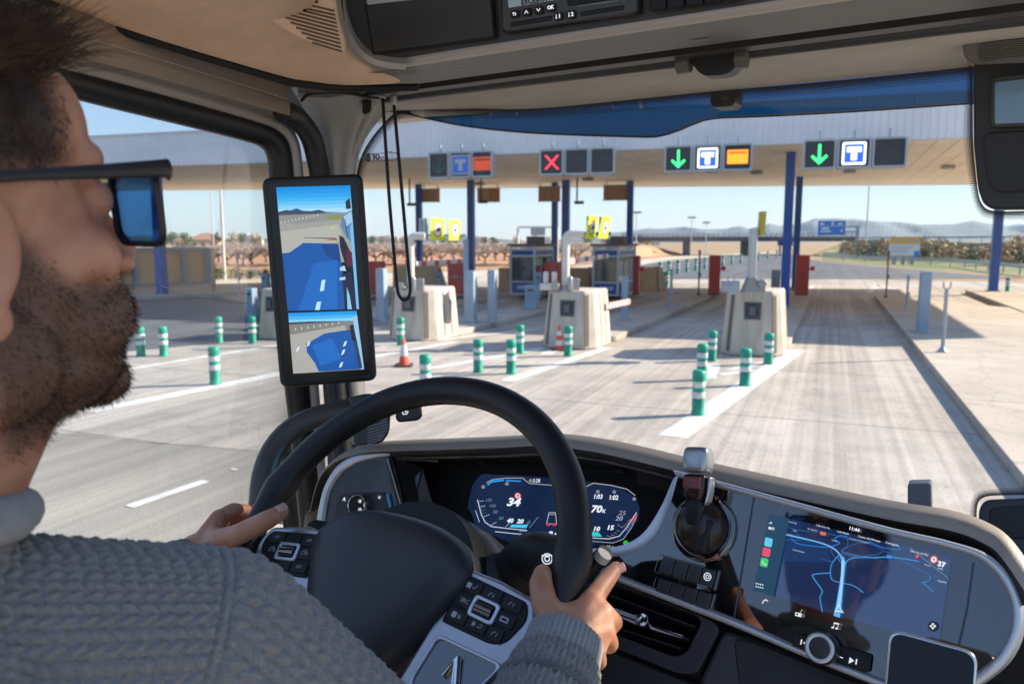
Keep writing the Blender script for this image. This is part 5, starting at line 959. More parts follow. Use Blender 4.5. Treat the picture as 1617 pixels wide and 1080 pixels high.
S8 = [(.0, .26, .72), (.01, .30, .78), (.02, .36, .80), (.05, .43, .84), (.12, .52, .86), (.22, .60, .87), (.38, .68, .88)]
for i, c in enumerate(S8): it.append((c, [A(0, .21 * i / 7), A(1, .21 * i / 7), A(1, .21 * (i + 1) / 7 + .01), A(0, .21 * (i + 1) / 7 + .01)]))
it += [((.035, .06, .16), [A(0, .20), A(.1, .185), A(.17, .19), A(.25, .175), A(.33, .195), A(.45, .20), A(.55, .19), A(.65, .21), A(.9, .215), A(0, .225)]), ((.10, .07, .05), [A(0, .215), A(.7, .22), A(0, .235)]),
       ((.33, .33, .31), [A(0, .228), A(1, .222), A(1, .62), A(0, .62)]), ((.26, .27, .25), [A(0, .228), A(.6, .222), A(.9, .225), A(.85, .27), A(.3, .30), A(0, .29)]), ((.42, .42, .38), [A(0, .36), A(.8, .31), A(.85, .44), A(0, .56)]),
       ((.22, .27, .08), [A(.64, .245), A(.85, .235), A(.84, .275), A(.66, .27)]), ((.7, .55, .05), [A(.68, .335), A(.75, .335), A(.75, .345), A(.68, .345)]), ((.1, .1, .1), [A(.3, .41), A(.75, .42), A(.75, .432), A(.32, .415)]), ((.6, .04, .02), [A(.63, .435), A(.78, .43), A(.78, .44), A(.63, .442)])]
for i in range(11): u = .02 + i * .05; it.append(((.6, .62, .62), [A(u, .295 - u * .1), A(u + .012, .295 - u * .1), A(u + .012, .275 - u * .1 + .005), A(u, .275 - u * .1 + .005)]))
it += [((.004, .085, .36), [A(0, .535), A(.1, .53), A(.3, .455), A(.78, .468), A(.85, 1), A(0, 1)]), ((.006, .13, .50), [A(.42, .62), A(.75, .60), A(.70, 1), A(.15, 1)]), ((.003, .05, .24), [A(.55, .47), A(.78, .475), A(.80, .62), A(.6, .56)]),
       ((.45, .75, .86), [A(.51, .76), A(.565, .755), A(.53, .845), A(.475, .85)]), ((.45, .75, .86), [A(.42, .935), A(.48, .93), A(.45, 1), A(.385, 1)]),
       ((.10, .22, .40), [A(.86, .25), A(.95, .21), A(1, .2), A(1, .5), A(.9, .42), A(.83, .33)]), ((.35, .55, .75), [A(.88, .25), A(.99, .21), A(1, .3), A(.9, .33)]), ((.05, .12, .25), [A(.885, .34), A(.99, .33), A(.99, .335), A(.885, .345)]), ((.02, .05, .12), [A(.89, .27), A(.90, .27), A(.92, .42), A(.91, .42)]), ((.03, .08, .18), [A(.97, .3), A(.975, .3), A(.985, 1), A(.975, 1)]), ((.30, .02, .02), [A(.86, .505), A(.885, .5), A(.885, .512), A(.86, .517)]), ((.5, .5, .45), [A(.90, .44), A(.93, .45), A(.93, .455), A(.90, .445)]), ((.012, .014, .03), [A(.80, .40), A(.86, .42), A(.98, .6), A(.98, .70), A(.86, .66), A(.80, .5)]), ((.10, .01, .03), [A(.88, .52), A(.97, .54), A(.96, .66), A(.88, .64)]), ((.01, .015, .05), [A(.80, .72), A(.93, .69), A(.97, 1), A(.80, 1)]), ((.18, .48, .82), [A(.955, .33), A(1, .3), A(1, 1), A(.965, 1)]), ((.45, .62, .75), [A(.78, .66), A(.84, .645), A(.86, .69), A(.77, .685)]), ((.45, .62, .75), [A(.76, .745), A(.84, .735), A(.84, .76), A(.76, .765)]), ((.25, .55, .8), [A(.85, .82), A(.88, .88), A(.90, 1), A(.84, 1)]), ((.02, .02, .03), [A(.92, .13), A(.98, .1), A(.99, .19), A(.92, .19)])]
draw('mirror_screen', MP, it, mon)
Bq = quad((455, 494.5), (563, 491), (575, 583), (463, 590)); it = []
for i, c in enumerate(S8[1::2]): it.append((c, [Bq(0, .17 * i / 3), Bq(1, .17 * i / 3), Bq(1, .17 * (i + 1) / 3 + .01), Bq(0, .17 * (i + 1) / 3 + .01)]))
it += [((.05, .06, .12), [Bq(0, .155), Bq(.3, .15), Bq(.6, .16), Bq(1, .17), Bq(0, .2)]), ((.22, .22, .2), [Bq(0, .19), Bq(1, .17), Bq(1, 1), Bq(0, 1)]), ((.40, .39, .37), [Bq(0, .36), Bq(.8, .24), Bq(.9, .6), Bq(.4, 1), Bq(0, 1)])]
for i in range(8): u = .08 + i * .09; it.append(((.6, .62, .62), [Bq(u, .30 - u * .12), Bq(u + .014, .30 - u * .12), Bq(u + .014, .26 - u * .12), Bq(u, .26 - u * .12)]))
it += [((.004, .09, .38), [Bq(.22, .52), Bq(.5, .36), Bq(.9, .31), Bq(.95, .99), Bq(.36, .99), Bq(.32, .85), Bq(.22, .66)]), ((.006, .14, .52), [Bq(.3, .55), Bq(.6, .45), Bq(.7, .8), Bq(.4, .9)])]
for u, v in ((.09, .6), (.25, .52), (.77, .55), (.73, .69), (.68, .9)): it.append(((.6, .78, .86), [Bq(u - .03, v + .05), Bq(u + .01, v + .03), Bq(u + .04, v - .05), Bq(u, v - .03)]))
it += [((.3, .55, .8), [Bq(.93, .1), Bq(1, .08), Bq(1, 1), Bq(.95, 1)]), ((.012, .014, .03), [Bq(.87, .25), Bq(.93, .22), Bq(.95, .55), Bq(.88, .5)]), ((.02, .05, .1), [Bq(.9, .55), Bq(.95, .5), Bq(.98, .98), Bq(.93, .98)])]
draw('mirror_screen', MP, it, mon)
# ---- dashboard
RID = [(480, 900, .93), (486, 835, .935), (497, 775, .94), (511, 742, .945), (535, 718, .95), (570, 704, .955), (620, 700, .96), (700, 697, .97), (780, 694, .98), (860, 690, .98), (930, 697, .975), (1000, 711, .97), (1100, 735, .96), (1250, 768, .945), (1400, 800, .925), (1500, 817, .905), (1560, 838, .885), (1600, 868, .865), (1650, 940, .84)]
rp = spline([atY(*q) for q in RID], 6); n_ = len(rp)
tn = [nrm(rp[min(i + 1, n_ - 1)] - rp[max(i - 1, 0)]) for i in range(n_)]
ov = [nrm(np.cross(t, TY) * -1) for t in tn]; ov = [o if o @ TZ > -.2 else -o for o in ov]
ov = [nrm(o) if (o @ TZ > .15 or True) else o for o in ov]
rows = []
for back, upo in ((.012, -.024), (.0, -.022), (-.006, -.012), (-.003, -.004), (.006, .0), (.03, -.001), (.12, -.05), (.50, -.22)):
    rows.append([p + TY * back + (o if back < .02 else TZ) * upo * min(1, .42 + max(0, i_ - 18) * .06) for i_, (p, o) in enumerate(zip(rp, ov))])
b = MB(); b.grid(rows[2:6], flip=True); pad = b.build('dashboard', M_leather, cab, smooth=70)
b = MB(); b.grid(rows[:3], flip=True); b.build('pad_lip', mat('lip_shade', (.028, .025, .023), .5, bump=.5, bscale=500), pad, smooth=70)  # lower half of the leather roll coloured dark to mimic its shaded side
b = MB(); b.grid([[p - TZ * .0 for p in r_] for r_ in rows[5:]], flip=True); b.build('dash_top', mat('dash_top_grey', (.10, .09, .08), .6, bump=.6, bscale=400), pad, smooth=70)
# inner hood: from the lip down to the instrument plane
KP = Plane(atY(870, 815, 1.03), -TY * .93 + TZ * .36, TX)
i0, i1 = 6 * 6 + 1, 12 * 6 + 2
lip = rows[0][i0:i1]
def toKP(p, drop): q = p + TY * .3; return None
hood = [lip, [p + TY * .03 - TZ * .012 for p in lip], [p + TY * .085 - TZ * .03 for p in lip], [p + TY * .10 - TZ * .16 for p in lip]]
b = MB(); b.grid(hood); b.build('instrument_hood', mat('hood_dark', (.028, .025, .024), .5, bump=.3, bscale=700), pad, smooth=60)
lipR = rows[0][11 * 6:]; b = MB(); b.grid([lipR, [p + TY * .004 - ov[11 * 6 + i] * .012 for i, p in enumerate(lipR)], [p + TY * .012 - ov[11 * 6 + i] * .030 for i, p in enumerate(lipR)]]); b.build('under_lip', M_soft, pad, smooth=60)
# thin grey line of the hood edge
b = MB(); b.tube([p + TZ * -.004 - TY * .001 for p in rows[0][5 * 6:13 * 6]], .0022, 6); b.build('hood_edge', mat('hood_edge', (.10, .095, .09), .4), pad, smooth=60)
# body behind everything
b = MB(); b.grid([[TW(x, y, z) for x in np.linspace(-.95, .45, 8)] for y, z in ((1.12, 2.33), (1.10, 2.2), (.95, 2.0), (.80, 1.9), (.80, 1.5))]); b.build('dash_body', M_black, pad, smooth=0)
b = MB(); b.grid([[TW(x, y, z) for x in np.linspace(.2, 1.2, 9)] for y, z in ((1.5, 2.20), (1.2, 2.33), (1.0, 2.40), (.955, 2.405), (.94, 2.385), (.93, 2.30), (.86, 2.1), (.90, 1.8))], flip=True); b.build('passenger_dash', M_leather, pad, smooth=60)
# instrument panel
b = MB(); panel(b, KP, ((600, 726), (1066, 742), (1062, 770), (1040, 812), (1012, 850), (980, 866), (940, 872), (900, 905), (600, 905)), .01, .0); clu = b.build('instrument_cluster', mat('cluster_bezel', (.007, .0065, .0065), .5, spec=.15), cab, smooth=0)
b = MB(); panel(b, KP, ((760, 748), (860, 753), (905, 758), (972, 766), (1002, 784), (1010, 800), (1008, 820), (985, 852), (940, 862), (820, 862), (752, 834), (745, 812), (738, 800), (746, 765)), .002, .0015, r=.006); b.build('cluster_screen', mat('cluster_glass', (.003, .004, .007), .2, spec=.25, em=(.003, .011, .042), ems=.4), clu)
def kt(s, x, y, size, col=None, bold=.0, shear=.25, sx=1.15, par=clu, pl=KP, h=.0022, dirp=None, name='readout'):
    b = MB(); tl = Plane(pl.px(x, y, h), pl.n, dirp if dirp is not None else pl.x); b.text(s, size, tl, 0, 0, 0, sx=sx, shear=shear, bold=bold, dep=.0001); return b.build(name, em(col or (.9, .95, 1.0), 1.0), par, smooth=0)
kdir = nrm(KP.px(1000, 803) - KP.px(745, 795)); W1 = (.85, .9, 1.0); G1 = (.16, .2, .3)
kt('34', 810, 793, .0175, W1, .0006, dirp=kdir, sx=1.4)
for s, x, y in (('120', 771, 789.5), ('100', 777, 798.5), ('80', 782, 808), ('60', 791, 818)): kt(s, x, y, .0072, G1, dirp=kdir, sx=1.2)
for s, x, y, c in (('40', 805, 822, W1), ('20', 821, 823, W1), ('0', 834, 825, G1), ('10', 941, 835, W1), ('15', 963, 833, W1), ('20', 977, 818.5, (.45, .5, .6)), ('25', 982, 810, (.3, .33, .4))): kt(s, x, y, .0092, c, .0003 if c == W1 else 0, dirp=kdir, sx=1.25)
kt('5:28', 847, 759, .0085, W1, dirp=kdir, shear=.1, sx=.9); kt('1:03', 944, 784, .0095, W1, .0002, dirp=kdir, shear=.15, sx=.95); kt('1:02', 968.5, 785.5, .0095, W1, .0002, dirp=kdir, shear=.15, sx=.95); kt('70', 941, 804, .0145, W1, .0004, dirp=kdir, sx=1.25); kt('K', 953, 807, .007, W1, .0002, dirp=kdir); kt('9', 868, 843, .0115, W1, .0003, dirp=kdir, sx=1.3); kt('A', 876, 844.5, .008, W1, .0003, dirp=kdir); kt('14°C', 823, 849, .0085, (.55, .62, .7), dirp=kdir, shear=0, sx=.9); kt('60 t', 962, 863, .0065, (.5, .5, .55), dirp=kdir); kt('Trailer', 941, 798.6, .0032, W1, dirp=kdir); kt('40', 817.6, 782.5, .0055, (.05, .02, .02), .0002, dirp=kdir, h=.0036, shear=.1, sx=.9); kt('80 km/h', 826, 838, .0035, (.4, .45, .5), dirp=kdir)
LW = (.55, .62, .75); items = []
def line(c, pts, w_):
    for (xa, ya), (xb, yb) in zip(pts, pts[1:]):
        dx, dy = xb - xa, yb - ya; l = math.hypot(dx, dy); nx, ny = -dy / l * w_ / 2, dx / l * w_ / 2; ex, ey = dx / l * w_ * .2, dy / l * w_ * .2; items.append((c, [(xa - nx - ex, ya - ny - ey), (xb - nx + ex, yb - ny + ey), (xb + nx + ex, yb + ny + ey), (xa + nx - ex, ya + ny - ey)]))
line(LW, [(754, 789), (760, 812), (766, 824), (776, 831), (800, 834), (832, 837)], 1.3); line(LW, [(751, 806), (757, 824)], .9); line(LW, [(782, 839), (810, 842), (834, 844)], 1.2); line((.25, .3, .42), [(836, 833), (850, 816)], .7)
for xa, ya, xb, yb in ((757, 791.5, 764, 790.5), (758.5, 799.5, 766, 798), (764, 815.5, 773, 812), (775, 829, 784, 824), (798, 832, 804, 826)): line((.4, .46, .6), [(xa, ya), (xb, yb)], .8)
for k in range(3): line((.12, .15, .25), [(759 + k * 1.2, 802 + k * 4), (766 + k * 1.2, 801 + k * 4)], .5)
line((.45, .42, .40), [(768, 762), (778, 757), (800, 754.5), (825, 754.5), (836, 763), (872, 766)], 1.0); line((.02, .30, .75), [(770, 765), (777, 760), (795, 758)], 2.6); line((.02, .22, .65), [(799, 758.5), (822, 759.5)], 2.4)
line((.5, .5, .52), [(926, 768), (937, 762.5), (965, 766), (990, 772), (1003, 782)], 1.0); line((.6, .6, .62), [(934, 849), (962, 850.5), (978, 846), (990, 832), (1005, 809)], 1.3); line((.4, .4, .42), [(934, 854), (968, 857), (984, 851), (997, 833), (1005, 816)], .9)
line((.8, .03, .05), [(1006, 812), (998, 825)], 2.0); line((.03, .10, .5), [(998, 825), (990, 838)], 1.8)
for k in range(9): t = k / 8; line((.35, .35, .38), [(992 - t * 34, 822 + t * 24 - 6 * math.sin(t * 3)), (1000 - t * 34, 818 + t * 30)] if k % 4 == 0 else [(995 - t * 34, 822 + t * 25), (999 - t * 33, 820 + t * 29)], .6)
items += [((.05, .55, .85), [(808, 828), (834, 828), (831, 833.5), (804, 832)]), ((.03, .55, .60), [(933, 839), (945, 840), (951, 847), (933, 846.5)])]
for k in range(4): items.append(((.18, .2, .25), [(866 - k * .5, 811 + k * 0), (878, 811), (878, 813), (866, 813)]))
line((.5, .52, .58), [(867, 809), (877, 809), (879, 827), (863, 827), (867, 809)], .9); items += [((.6, .03, .08), [(863, 826), (868, 826), (868, 830), (863, 830)]), ((.6, .03, .08), [(873, 826), (878, 826), (878, 830), (873, 830)])]
for cx, cy in ((763, 768.5), (800.5, 763.5), (1001.5, 787.5), (838, 758.5), (970, 776.5), (944, 776)): line((.5, .54, .6), [(cx + 2.4 * math.cos(a), cy + 2.2 * math.sin(a)) for a in np.linspace(0, 6.28, 9)], .6); items.append(((.5, .54, .6), [(cx - 1, cy - .5), (cx + 1, cy - .5), (cx + 1, cy + .5), (cx - 1, cy + .5)]))
line((.6, .62, .66), [(856, 841), (860, 841), (860, 845), (856, 845), (856, 841)], .6); line((.6, .62, .66), [(861, 840), (863, 842), (862, 845)], .6)
items.append(((.02, .75, .02), [(988 + 3.8 * math.cos(a), 856.5 + 3.2 * math.sin(a)) for a in np.linspace(0, 6.28, 13)[:-1]])); items.append(((.0, .12, .0), [(986, 855.5), (990, 855.5), (990, 857.5), (986, 857.5)]))
items.append(((.75, .05, .06), [(817.6 + 5.2 * math.cos(a), 782.5 + 5.2 * math.sin(a)) for a in np.linspace(0, 6.28, 17)[:-1]])); items.append(((.8, .8, .8), [(817.6 + 3.6 * math.cos(a), 782.5 + 3.6 * math.sin(a)) for a in np.linspace(0, 6.28, 17)[:-1]]))
draw('gauge_graphics', KP, items, clu, .0019, .000006)
for x, y in ((762, 730), (980, 744)): b = MB(); b.lathe([(.008, 0), (.007, .003), (.003, .004)], KP.px(x, y, .004), 12, (KP.x, KP.y * .5, KP.n)); b.build('hood_screw', M_soft, clu)
# bright trim curling round the instruments
def strip(px_o, px_i, pl, th, h, name, m, par, bev=.002):
    o, i = spline([pl.px(x, y, h) for x, y in px_o], 5), spline([pl.px(x, y, h) for x, y in px_i], 5)
    md = [(a + c) / 2 + pl.n * th for a, c in zip(o, i)]; lo = lambda q: [p - pl.n * .02 for p in q]
    b = MB(); rows = [lo(o), o, [(a * .75 + c * .25) + pl.n * th * .8 for a, c in zip(o, i)], md, [(a * .25 + c * .75) + pl.n * th * .8 for a, c in zip(o, i)], i, lo(i)]
    if np.cross(rows[1][1] - rows[1][0], rows[5][0] - rows[1][0]) @ pl.n < 0: rows = rows[::-1]
    b.grid(rows); return b.build(name, m, par, smooth=60)
PA, PB, PC = atY(1130, 765, .915), atY(1390, 835, .88), atY(1170, 985, .845)
DP = Plane(PA, np.cross(PB - PA, PA - PC), PB - PA); DP = DP if DP.n @ (CAM - PA) > 0 else Plane(PA, -DP.n, PB - PA)
DP = Plane(atY(1250, 870, .88) * 0 + DP.px(1250, 870), DP.n, PB - PA)
b = MB(); panel(b, DP, ((1066, 748), (1130, 762), (1400, 835), (1500, 858), (1560, 880), (1598, 925), (1612, 985), (1580, 1048), (1520, 1098), (1420, 1090), (1170, 985), (985, 915), (925, 893), (925, 872), (985, 868), (1022, 846), (1048, 806)), .012, .0, r=.004); cen = b.build('centre_panel', M_gloss, cab, bev=.001)
strip([(1071, 750), (1054, 806), (1029, 851), (990, 875), (930, 880)], [(1063, 756), (1043, 801), (1015, 842), (980, 861), (930, 866)], DP, .0008, .0006, 'cluster_trim', M_alu, cen)
strip([(1064, 742), (1130, 758), (1250, 790), (1400, 831), (1500, 854), (1565, 878), (1603, 925), (1616, 985), (1590, 1046), (1525, 1096), (1480, 1120)], [(1070, 753), (1130, 769), (1250, 801), (1400, 842), (1495, 864), (1550, 886), (1587, 928), (1598, 982), (1572, 1036), (1510, 1082), (1470, 1105)], DP, .004, .003, 'upper_trim', M_alu, cen)
strip([(930, 884), (985, 910), (1080, 945), (1170, 980), (1280, 1028), (1390, 1070), (1460, 1100)], [(930, 897), (985, 922), (1080, 959), (1170, 994), (1280, 1041), (1390, 1085), (1460, 1116)], DP, .005, .003, 'lower_trim', M_alu, cen)
for q in ([DP.px(1191, 782, .0004), DP.px(1174, 885, .0004), DP.px(1157, 988, .0004)], [DP.px(1537, 888, .0004), DP.px(1527, 960, .0004), DP.px(1513, 1022, .0004)]): b = MB(); b.tube(q, .0011, 5); b.build('panel_joint', mat('joint_grey', (.06, .07, .08), .3), cen)
# gear selector
gc = DP.px(1112, 833); ax_ = (DP.x, DP.y, DP.n)
b = MB(); b.lathe([(.041, 0), (.041, .004), (.038, .006), (.034, .006), (.033, .002)], gc, 48, ax_); gs = b.build('gear_selector', M_gloss, cab, smooth=40)
b = MB(); b.lathe([(.033, .001), (.0325, .010), (.030, .018), (.024, .026), (.014, .031), (.0, .032)], gc, 40, ax_); b.build('selector_dome', mat('dome_brown', (.022, .014, .011), .3), gs, smooth=60)
b = MB(); b.box(DP.px(1112, 845, .024), .017, .040, .012, ax_); b.build('selector_groove', M_black, gs, bev=.004)
def shp(rows, name, m, par, sub=1, bev=0):                      # loft: list of closed rings
    n = len(rows[0]); b = MB(); vs = [p for r_ in rows for p in r_]; fs = []
    for i in range(len(rows) - 1):
        for k in range(n): q = (k + 1) % n; fs.append((i * n + k, i * n + q, (i + 1) * n + q, (i + 1) * n + k))
    fs += [tuple(range(n))[::-1], tuple((len(rows) - 1) * n + k for k in range(n))]; b.add(vs, fs); return b.build(name, m, par, smooth=50, sub=sub, bev=bev)
base = gc + DP.n * .026; tip = P(1104, 706, .945); lv = tip - base; la = nrm(lv); lx = nrm(DP.x - la * (DP.x @ la)); ly = np.cross(la, lx)
def lring(t, wx, wy, ox=0, oy=0): return [base + lv * t + lx * (u * wx + ox) + ly * (v * wy + oy) for u, v in rrect(-1, -1, 1, 1, .45, 3)]
shp([lring(-.05, .010, .009), lring(.2, .011, .010), lring(.34, .014, .013)], 'lever_neck', M_blackp, gs)
shp([lring(.28, .0115, .012), lring(.45, .0138, .013), lring(.62, .0145, .013), lring(.64, .014, .012)], 'lever_grip', mat('grip_dark_red', (.030, .010, .009), .2), gs)
shp([lring(.66, .0150, .014), lring(.70, .0162, .0145), lring(.86, .0166, .015), lring(.97, .0155, .013), lring(1.0, .013, .010)], 'lever_cap', M_silver, gs)
b = MB(); b.prism([base + lv * t + lx * w_ + ly * -.006 for t, w_ in ((.24, .012), (.4, .0145), (.62, .0155), (.62, .0195), (.45, .0195), (.3, .017))], ly * .014); b.build('lever_side', M_silver, gs, bev=.002)
b = MB(); b.box(base + lv * .52 - ly * .0145, .022, .004, .014, (lx, ly, la)); b.build('lever_band', mat('band_red', (.16, .03, .022), .2), gs, bev=.001)
# two rows of blank switches
def row(q, n, icon):
    f = quad(*q); b = MB(); panel(b, DP, [f(-.06, -.08), f(1.06, -.08), f(1.06, 1.1), f(-.06, 1.1)], .006, .003, r=.002); fr = b.build('switch_row', M_gloss, cab, bev=.001)
    for i in range(n):
        b = MB(); u0, u1 = i / n + .012, (i + 1) / n - .012; panel(b, DP, [f(u0, 0), f(u1, 0), f(u1, 1), f(u0, 1)], .004, .0068, r=.001); s = b.build('switch', mat('switch_grey', (.035, .037, .04), .35) if i == 0 else bpy.data.materials['switch_grey'], fr, bev=.0008)
        if icon and i == n - 1:
            b = MB(); c_ = DP.px(*f((u0 + u1) / 2, .45), .0072); r_ = .0048; b.ringprism([c_ + DP.x * x + DP.y * y for x, y in circ(16, r_)], [c_ + DP.x * x + DP.y * y for x, y in circ(16, r_ * .78)], DP.n * .0003); b.ringprism([c_ + DP.x * x + DP.y * y for x, y in circ(12, r_ * .5)], [c_ + DP.x * x + DP.y * y for x, y in circ(12, r_ * .32)], DP.n * .0003); b.build('switch_symbol', M_mark, s, smooth=0)
row(((1046, 878), (1131, 901), (1124, 928), (1038, 902)), 4, True); row(((1040, 913), (1124, 938), (1117, 963), (1033, 934)), 4, False)
# infotainment screen
SQ = quad((1215, 811), (1503, 880), (1482, 1018), (1189, 932))
b = MB(); panel(b, DP, [SQ(0, 0), SQ(1, 0), SQ(1, 1), SQ(0, 1)], .002, .0022, r=.003); inf = b.build('infotainment_screen', mat('screen_glass', (.004, .006, .012), .05, em=(.004, .010, .034), ems=.85, coat=1.0), cab, smooth=0)
items = []
cr_ = lambda x, y: (1160 + x / 4.153, 780 + y / 4.153)
def ln(c, pts, w_, n=6): line(c, [tuple(p) for p in spline([cr_(*p) for p in pts], n)], w_)
B1, B2, B3 = (.02, .17, .62), (.03, .12, .32), (.10, .42, .85)
items.append(((.006, .03, .11), [cr_(300, 250), cr_(600, 320), cr_(640, 450), cr_(330, 440)]))
ln(B1, [(370, 290), (420, 325), (560, 345), (640, 345)], 1.4); ln(B1, [(640, 340), (690, 320), (655, 295), (690, 272), (740, 280)], 1.6); ln(B1, [(880, 310), (960, 345), (1070, 365), (1085, 350), (1040, 330)], 1.3)
ln(B2, [(300, 200), (420, 235), (520, 245), (640, 265), (760, 300), (900, 330), (1000, 380), (1180, 480), (1380, 560)], .8); ln(B2, [(740, 290), (740, 340), (700, 365)], .9); ln(B2, [(700, 370), (780, 330), (860, 320)], .9); ln(B2, [(970, 375), (930, 395), (860, 400)], .9); ln(B2, [(560, 420), (640, 440), (700, 400)], .8); ln(B2, [(630, 350), (640, 390), (665, 420)], .9); ln(B2, [(1060, 420), (1200, 480), (1390, 610)], .8); ln(B2, [(260, 260), (340, 300), (480, 300), (600, 330)], .7)
ln((.05, .28, .62), [(725, 460), (745, 430), (800, 415), (900, 415), (1020, 412), (1120, 425), (1210, 440)], 1.7); ln((.04, .2, .5), [(700, 375), (800, 400), (920, 415)], 1.2); ln((.04, .2, .5), [(700, 390), (820, 412), (940, 420)], .9); ln((.04, .2, .5), [(720, 470), (690, 440), (680, 410), (690, 390)], 1.2)
ln((.05, .28, .62), [(630, 515), (520, 525), (515, 545), (560, 610), (575, 640), (560, 680), (575, 770)], 1.5); ln((.05, .28, .62), [(690, 390), (640, 450), (628, 510), (640, 560), (700, 580), (780, 600), (845, 645)], 1.3); ln((.05, .28, .62), [(1275, 535), (1285, 550), (1260, 575), (1232, 578), (1260, 600), (1305, 640)], 1.1); ln((.12, .3, .5), [(1150, 350), (1250, 430), (1400, 550)], .9)
ln((.14, .45, .80), [(240, 235), (330, 262), (450, 290), (560, 318), (640, 350), (690, 395), (712, 440), (712, 470)], 2.2)
items.append(((.12, .42, .82), [cr_(690, 400), cr_(716, 410), cr_(728, 450), cr_(712, 600), cr_(700, 740), cr_(690, 810), cr_(648, 795), cr_(664, 730), cr_(690, 580), cr_(706, 460)])); items.append(((.30, .62, .95), [cr_(702, 430), cr_(720, 440), cr_(708, 600), cr_(692, 740), cr_(672, 735), cr_(694, 590)]))
items += [((.8, .9, .95), [cr_(684, 722), cr_(714, 780), cr_(686, 768), cr_(656, 770)]), ((.05, .5, .85), [cr_(684, 732), cr_(706, 772), cr_(686, 762), cr_(664, 764)]), ((.6, .16, .06), [cr_(562, 243), cr_(598, 250), cr_(597, 272), cr_(561, 266)]), ((.03, .25, .75), [cr_(998, 396), cr_(1030, 402), cr_(1029, 424), cr_(997, 419)])]
for (cx, cy), rr, c in (((1197, 408), 12, (.7, .08, .1)), ((1307, 428), 26, (.75, .12, .12)), ((1307, 428), 18, (.8, .8, .8)), ((1307, 428), 8, (.1, .3, .15))): items.append((c, [cr_(cx + rr * math.cos(a), cy + rr * math.sin(a)) for a in np.linspace(0, 6.28, 15)[:-1]]))
items.append(((.012, .05, .10), [SQ(0, 0), SQ(.11, 0), SQ(.11, 1), SQ(0, 1)]))  # icon sidebar, tinted by a sky reflection put into its colour
for (x, y), c in (((222, 315), (.12, .55, .80)), ((208, 380), (.75, .07, .16)), ((194, 447), (.05, .55, .15))): items.append((c, [cr_(x + a * .96 + v * -.18, y + v * 1.05 + a * .22) for a, v in rrect(-26, -27, 26, 27, 10, 3)]))
for i in range(4):
    for j in range(2): items.append(((.7, .75, .8), [cr_(142 + i * 14 + 5 * math.cos(a), 585 + i * 3 + j * 20 + 5 * math.sin(a)) for a in np.linspace(0, 6.28, 9)[:-1]]))
ln((.85, .9, .9), [(184, 436), (186, 452), (200, 462), (208, 458)], 1.0, 3); ln((.8, .85, .9), [(182, 715), (192, 698), (206, 692), (217, 700)], 1.6, 4)
for i in range(4): items.append(((.7, .75, .8), [cr_(222 + i * 6, 192 + i), cr_(226 + i * 6, 192 + i), cr_(226 + i * 6, 189 - i * 3), cr_(222 + i * 6, 189 - i * 3)]))
items += [((.35, .42, .5), [cr_(222, 212), cr_(262, 218), cr_(260, 236), cr_(220, 230)]), ((.8, .82, .85), [cr_(225, 215), cr_(240, 217), cr_(239, 230), cr_(224, 228)])]
# radio, music and grid symbols
for q in ([(398, 772), (440, 782), (436, 806), (396, 796)],): items.append(((.75, .78, .8), [cr_(*p) for p in q]))
ln((.75, .78, .8), [(430, 776), (444, 756)], .8, 2); items.append(((.02, .02, .03), [cr_(410 + 7 * math.cos(a), 786 + 7 * math.sin(a)) for a in np.linspace(0, 6.28, 9)[:-1]]))
ln((.75, .78, .8), [(650, 872), (654, 845)], .9, 2); ln((.75, .78, .8), [(676, 878), (682, 850)], .9, 2); items.append(((.75, .78, .8), [cr_(652, 838), cr_(686, 846), cr_(684, 856), cr_(650, 848)]))
for cx, cy in ((643, 873), (669, 880)): items.append(((.75, .78, .8), [cr_(cx + 9 * math.cos(a), cy + 7 * math.sin(a)) for a in np.linspace(0, 6.28, 10)[:-1]]))
items.append(((.01, .012, .02), [cr_(1300 + 34 * math.cos(a), 864 + 34 * math.sin(a)) for a in np.linspace(0, 6.28, 17)[:-1]]))
for dx, dy in ((0, -13), (13, 0), (0, 13), (-13, 0)): items.append(((.75, .78, .8), [cr_(1300 + dx + 8 * math.cos(a), 864 + dy + 8 * math.sin(a)) for a in np.linspace(0, 6.28, 9)[:-1]]))
draw('map_picture', DP, items, inf, .0025, .000006)
sdir = nrm(DP.px(1503, 880) - DP.px(1215, 811))
def st_(s, x, y, size, col=W1, bold=0.0, sx=1.0): px_ = cr_(x, y); return kt(s, px_[0], px_[1], size * .6, col, bold * .6, 0.0, sx, inf, DP, .0038, sdir, 'screen_text')
st_('11:44', 256, 160, .0088, W1, .0003); st_('5G', 264, 195, .0068); st_('11:44', 784, 230, .0085, W1, .0002); st_('37', 1356, 460, .0115, W1, .0005); st_('km/h', 1350, 488, .0035)
for s, x, y, z in (('Calle de la Via', 578, 213, .0042), ('Avenida del Mar', 365, 182, .0038), ('Camino del Albergue', 882, 292, .0044), ('Calle Pinada', 710, 252, .0042), ('San Antonio', 510, 232, .0036), ('Carretera de Cartagena', 815, 303, .0036), ('Cartagena', 1032, 325, .0052), ('Calle Isla del Mar', 1210, 385, .0042), ('Circunvalacion', 420, 372, .0038), ('Rambla', 655, 305, .0034), ('Camino', 1360, 572, .0042), ('Pinada', 1265, 465, .0036), ('Pinar', 395, 240, .0036)): st_(s, x, y, z, (.45, .55, .68) if z < .004 else (.7, .76, .84))
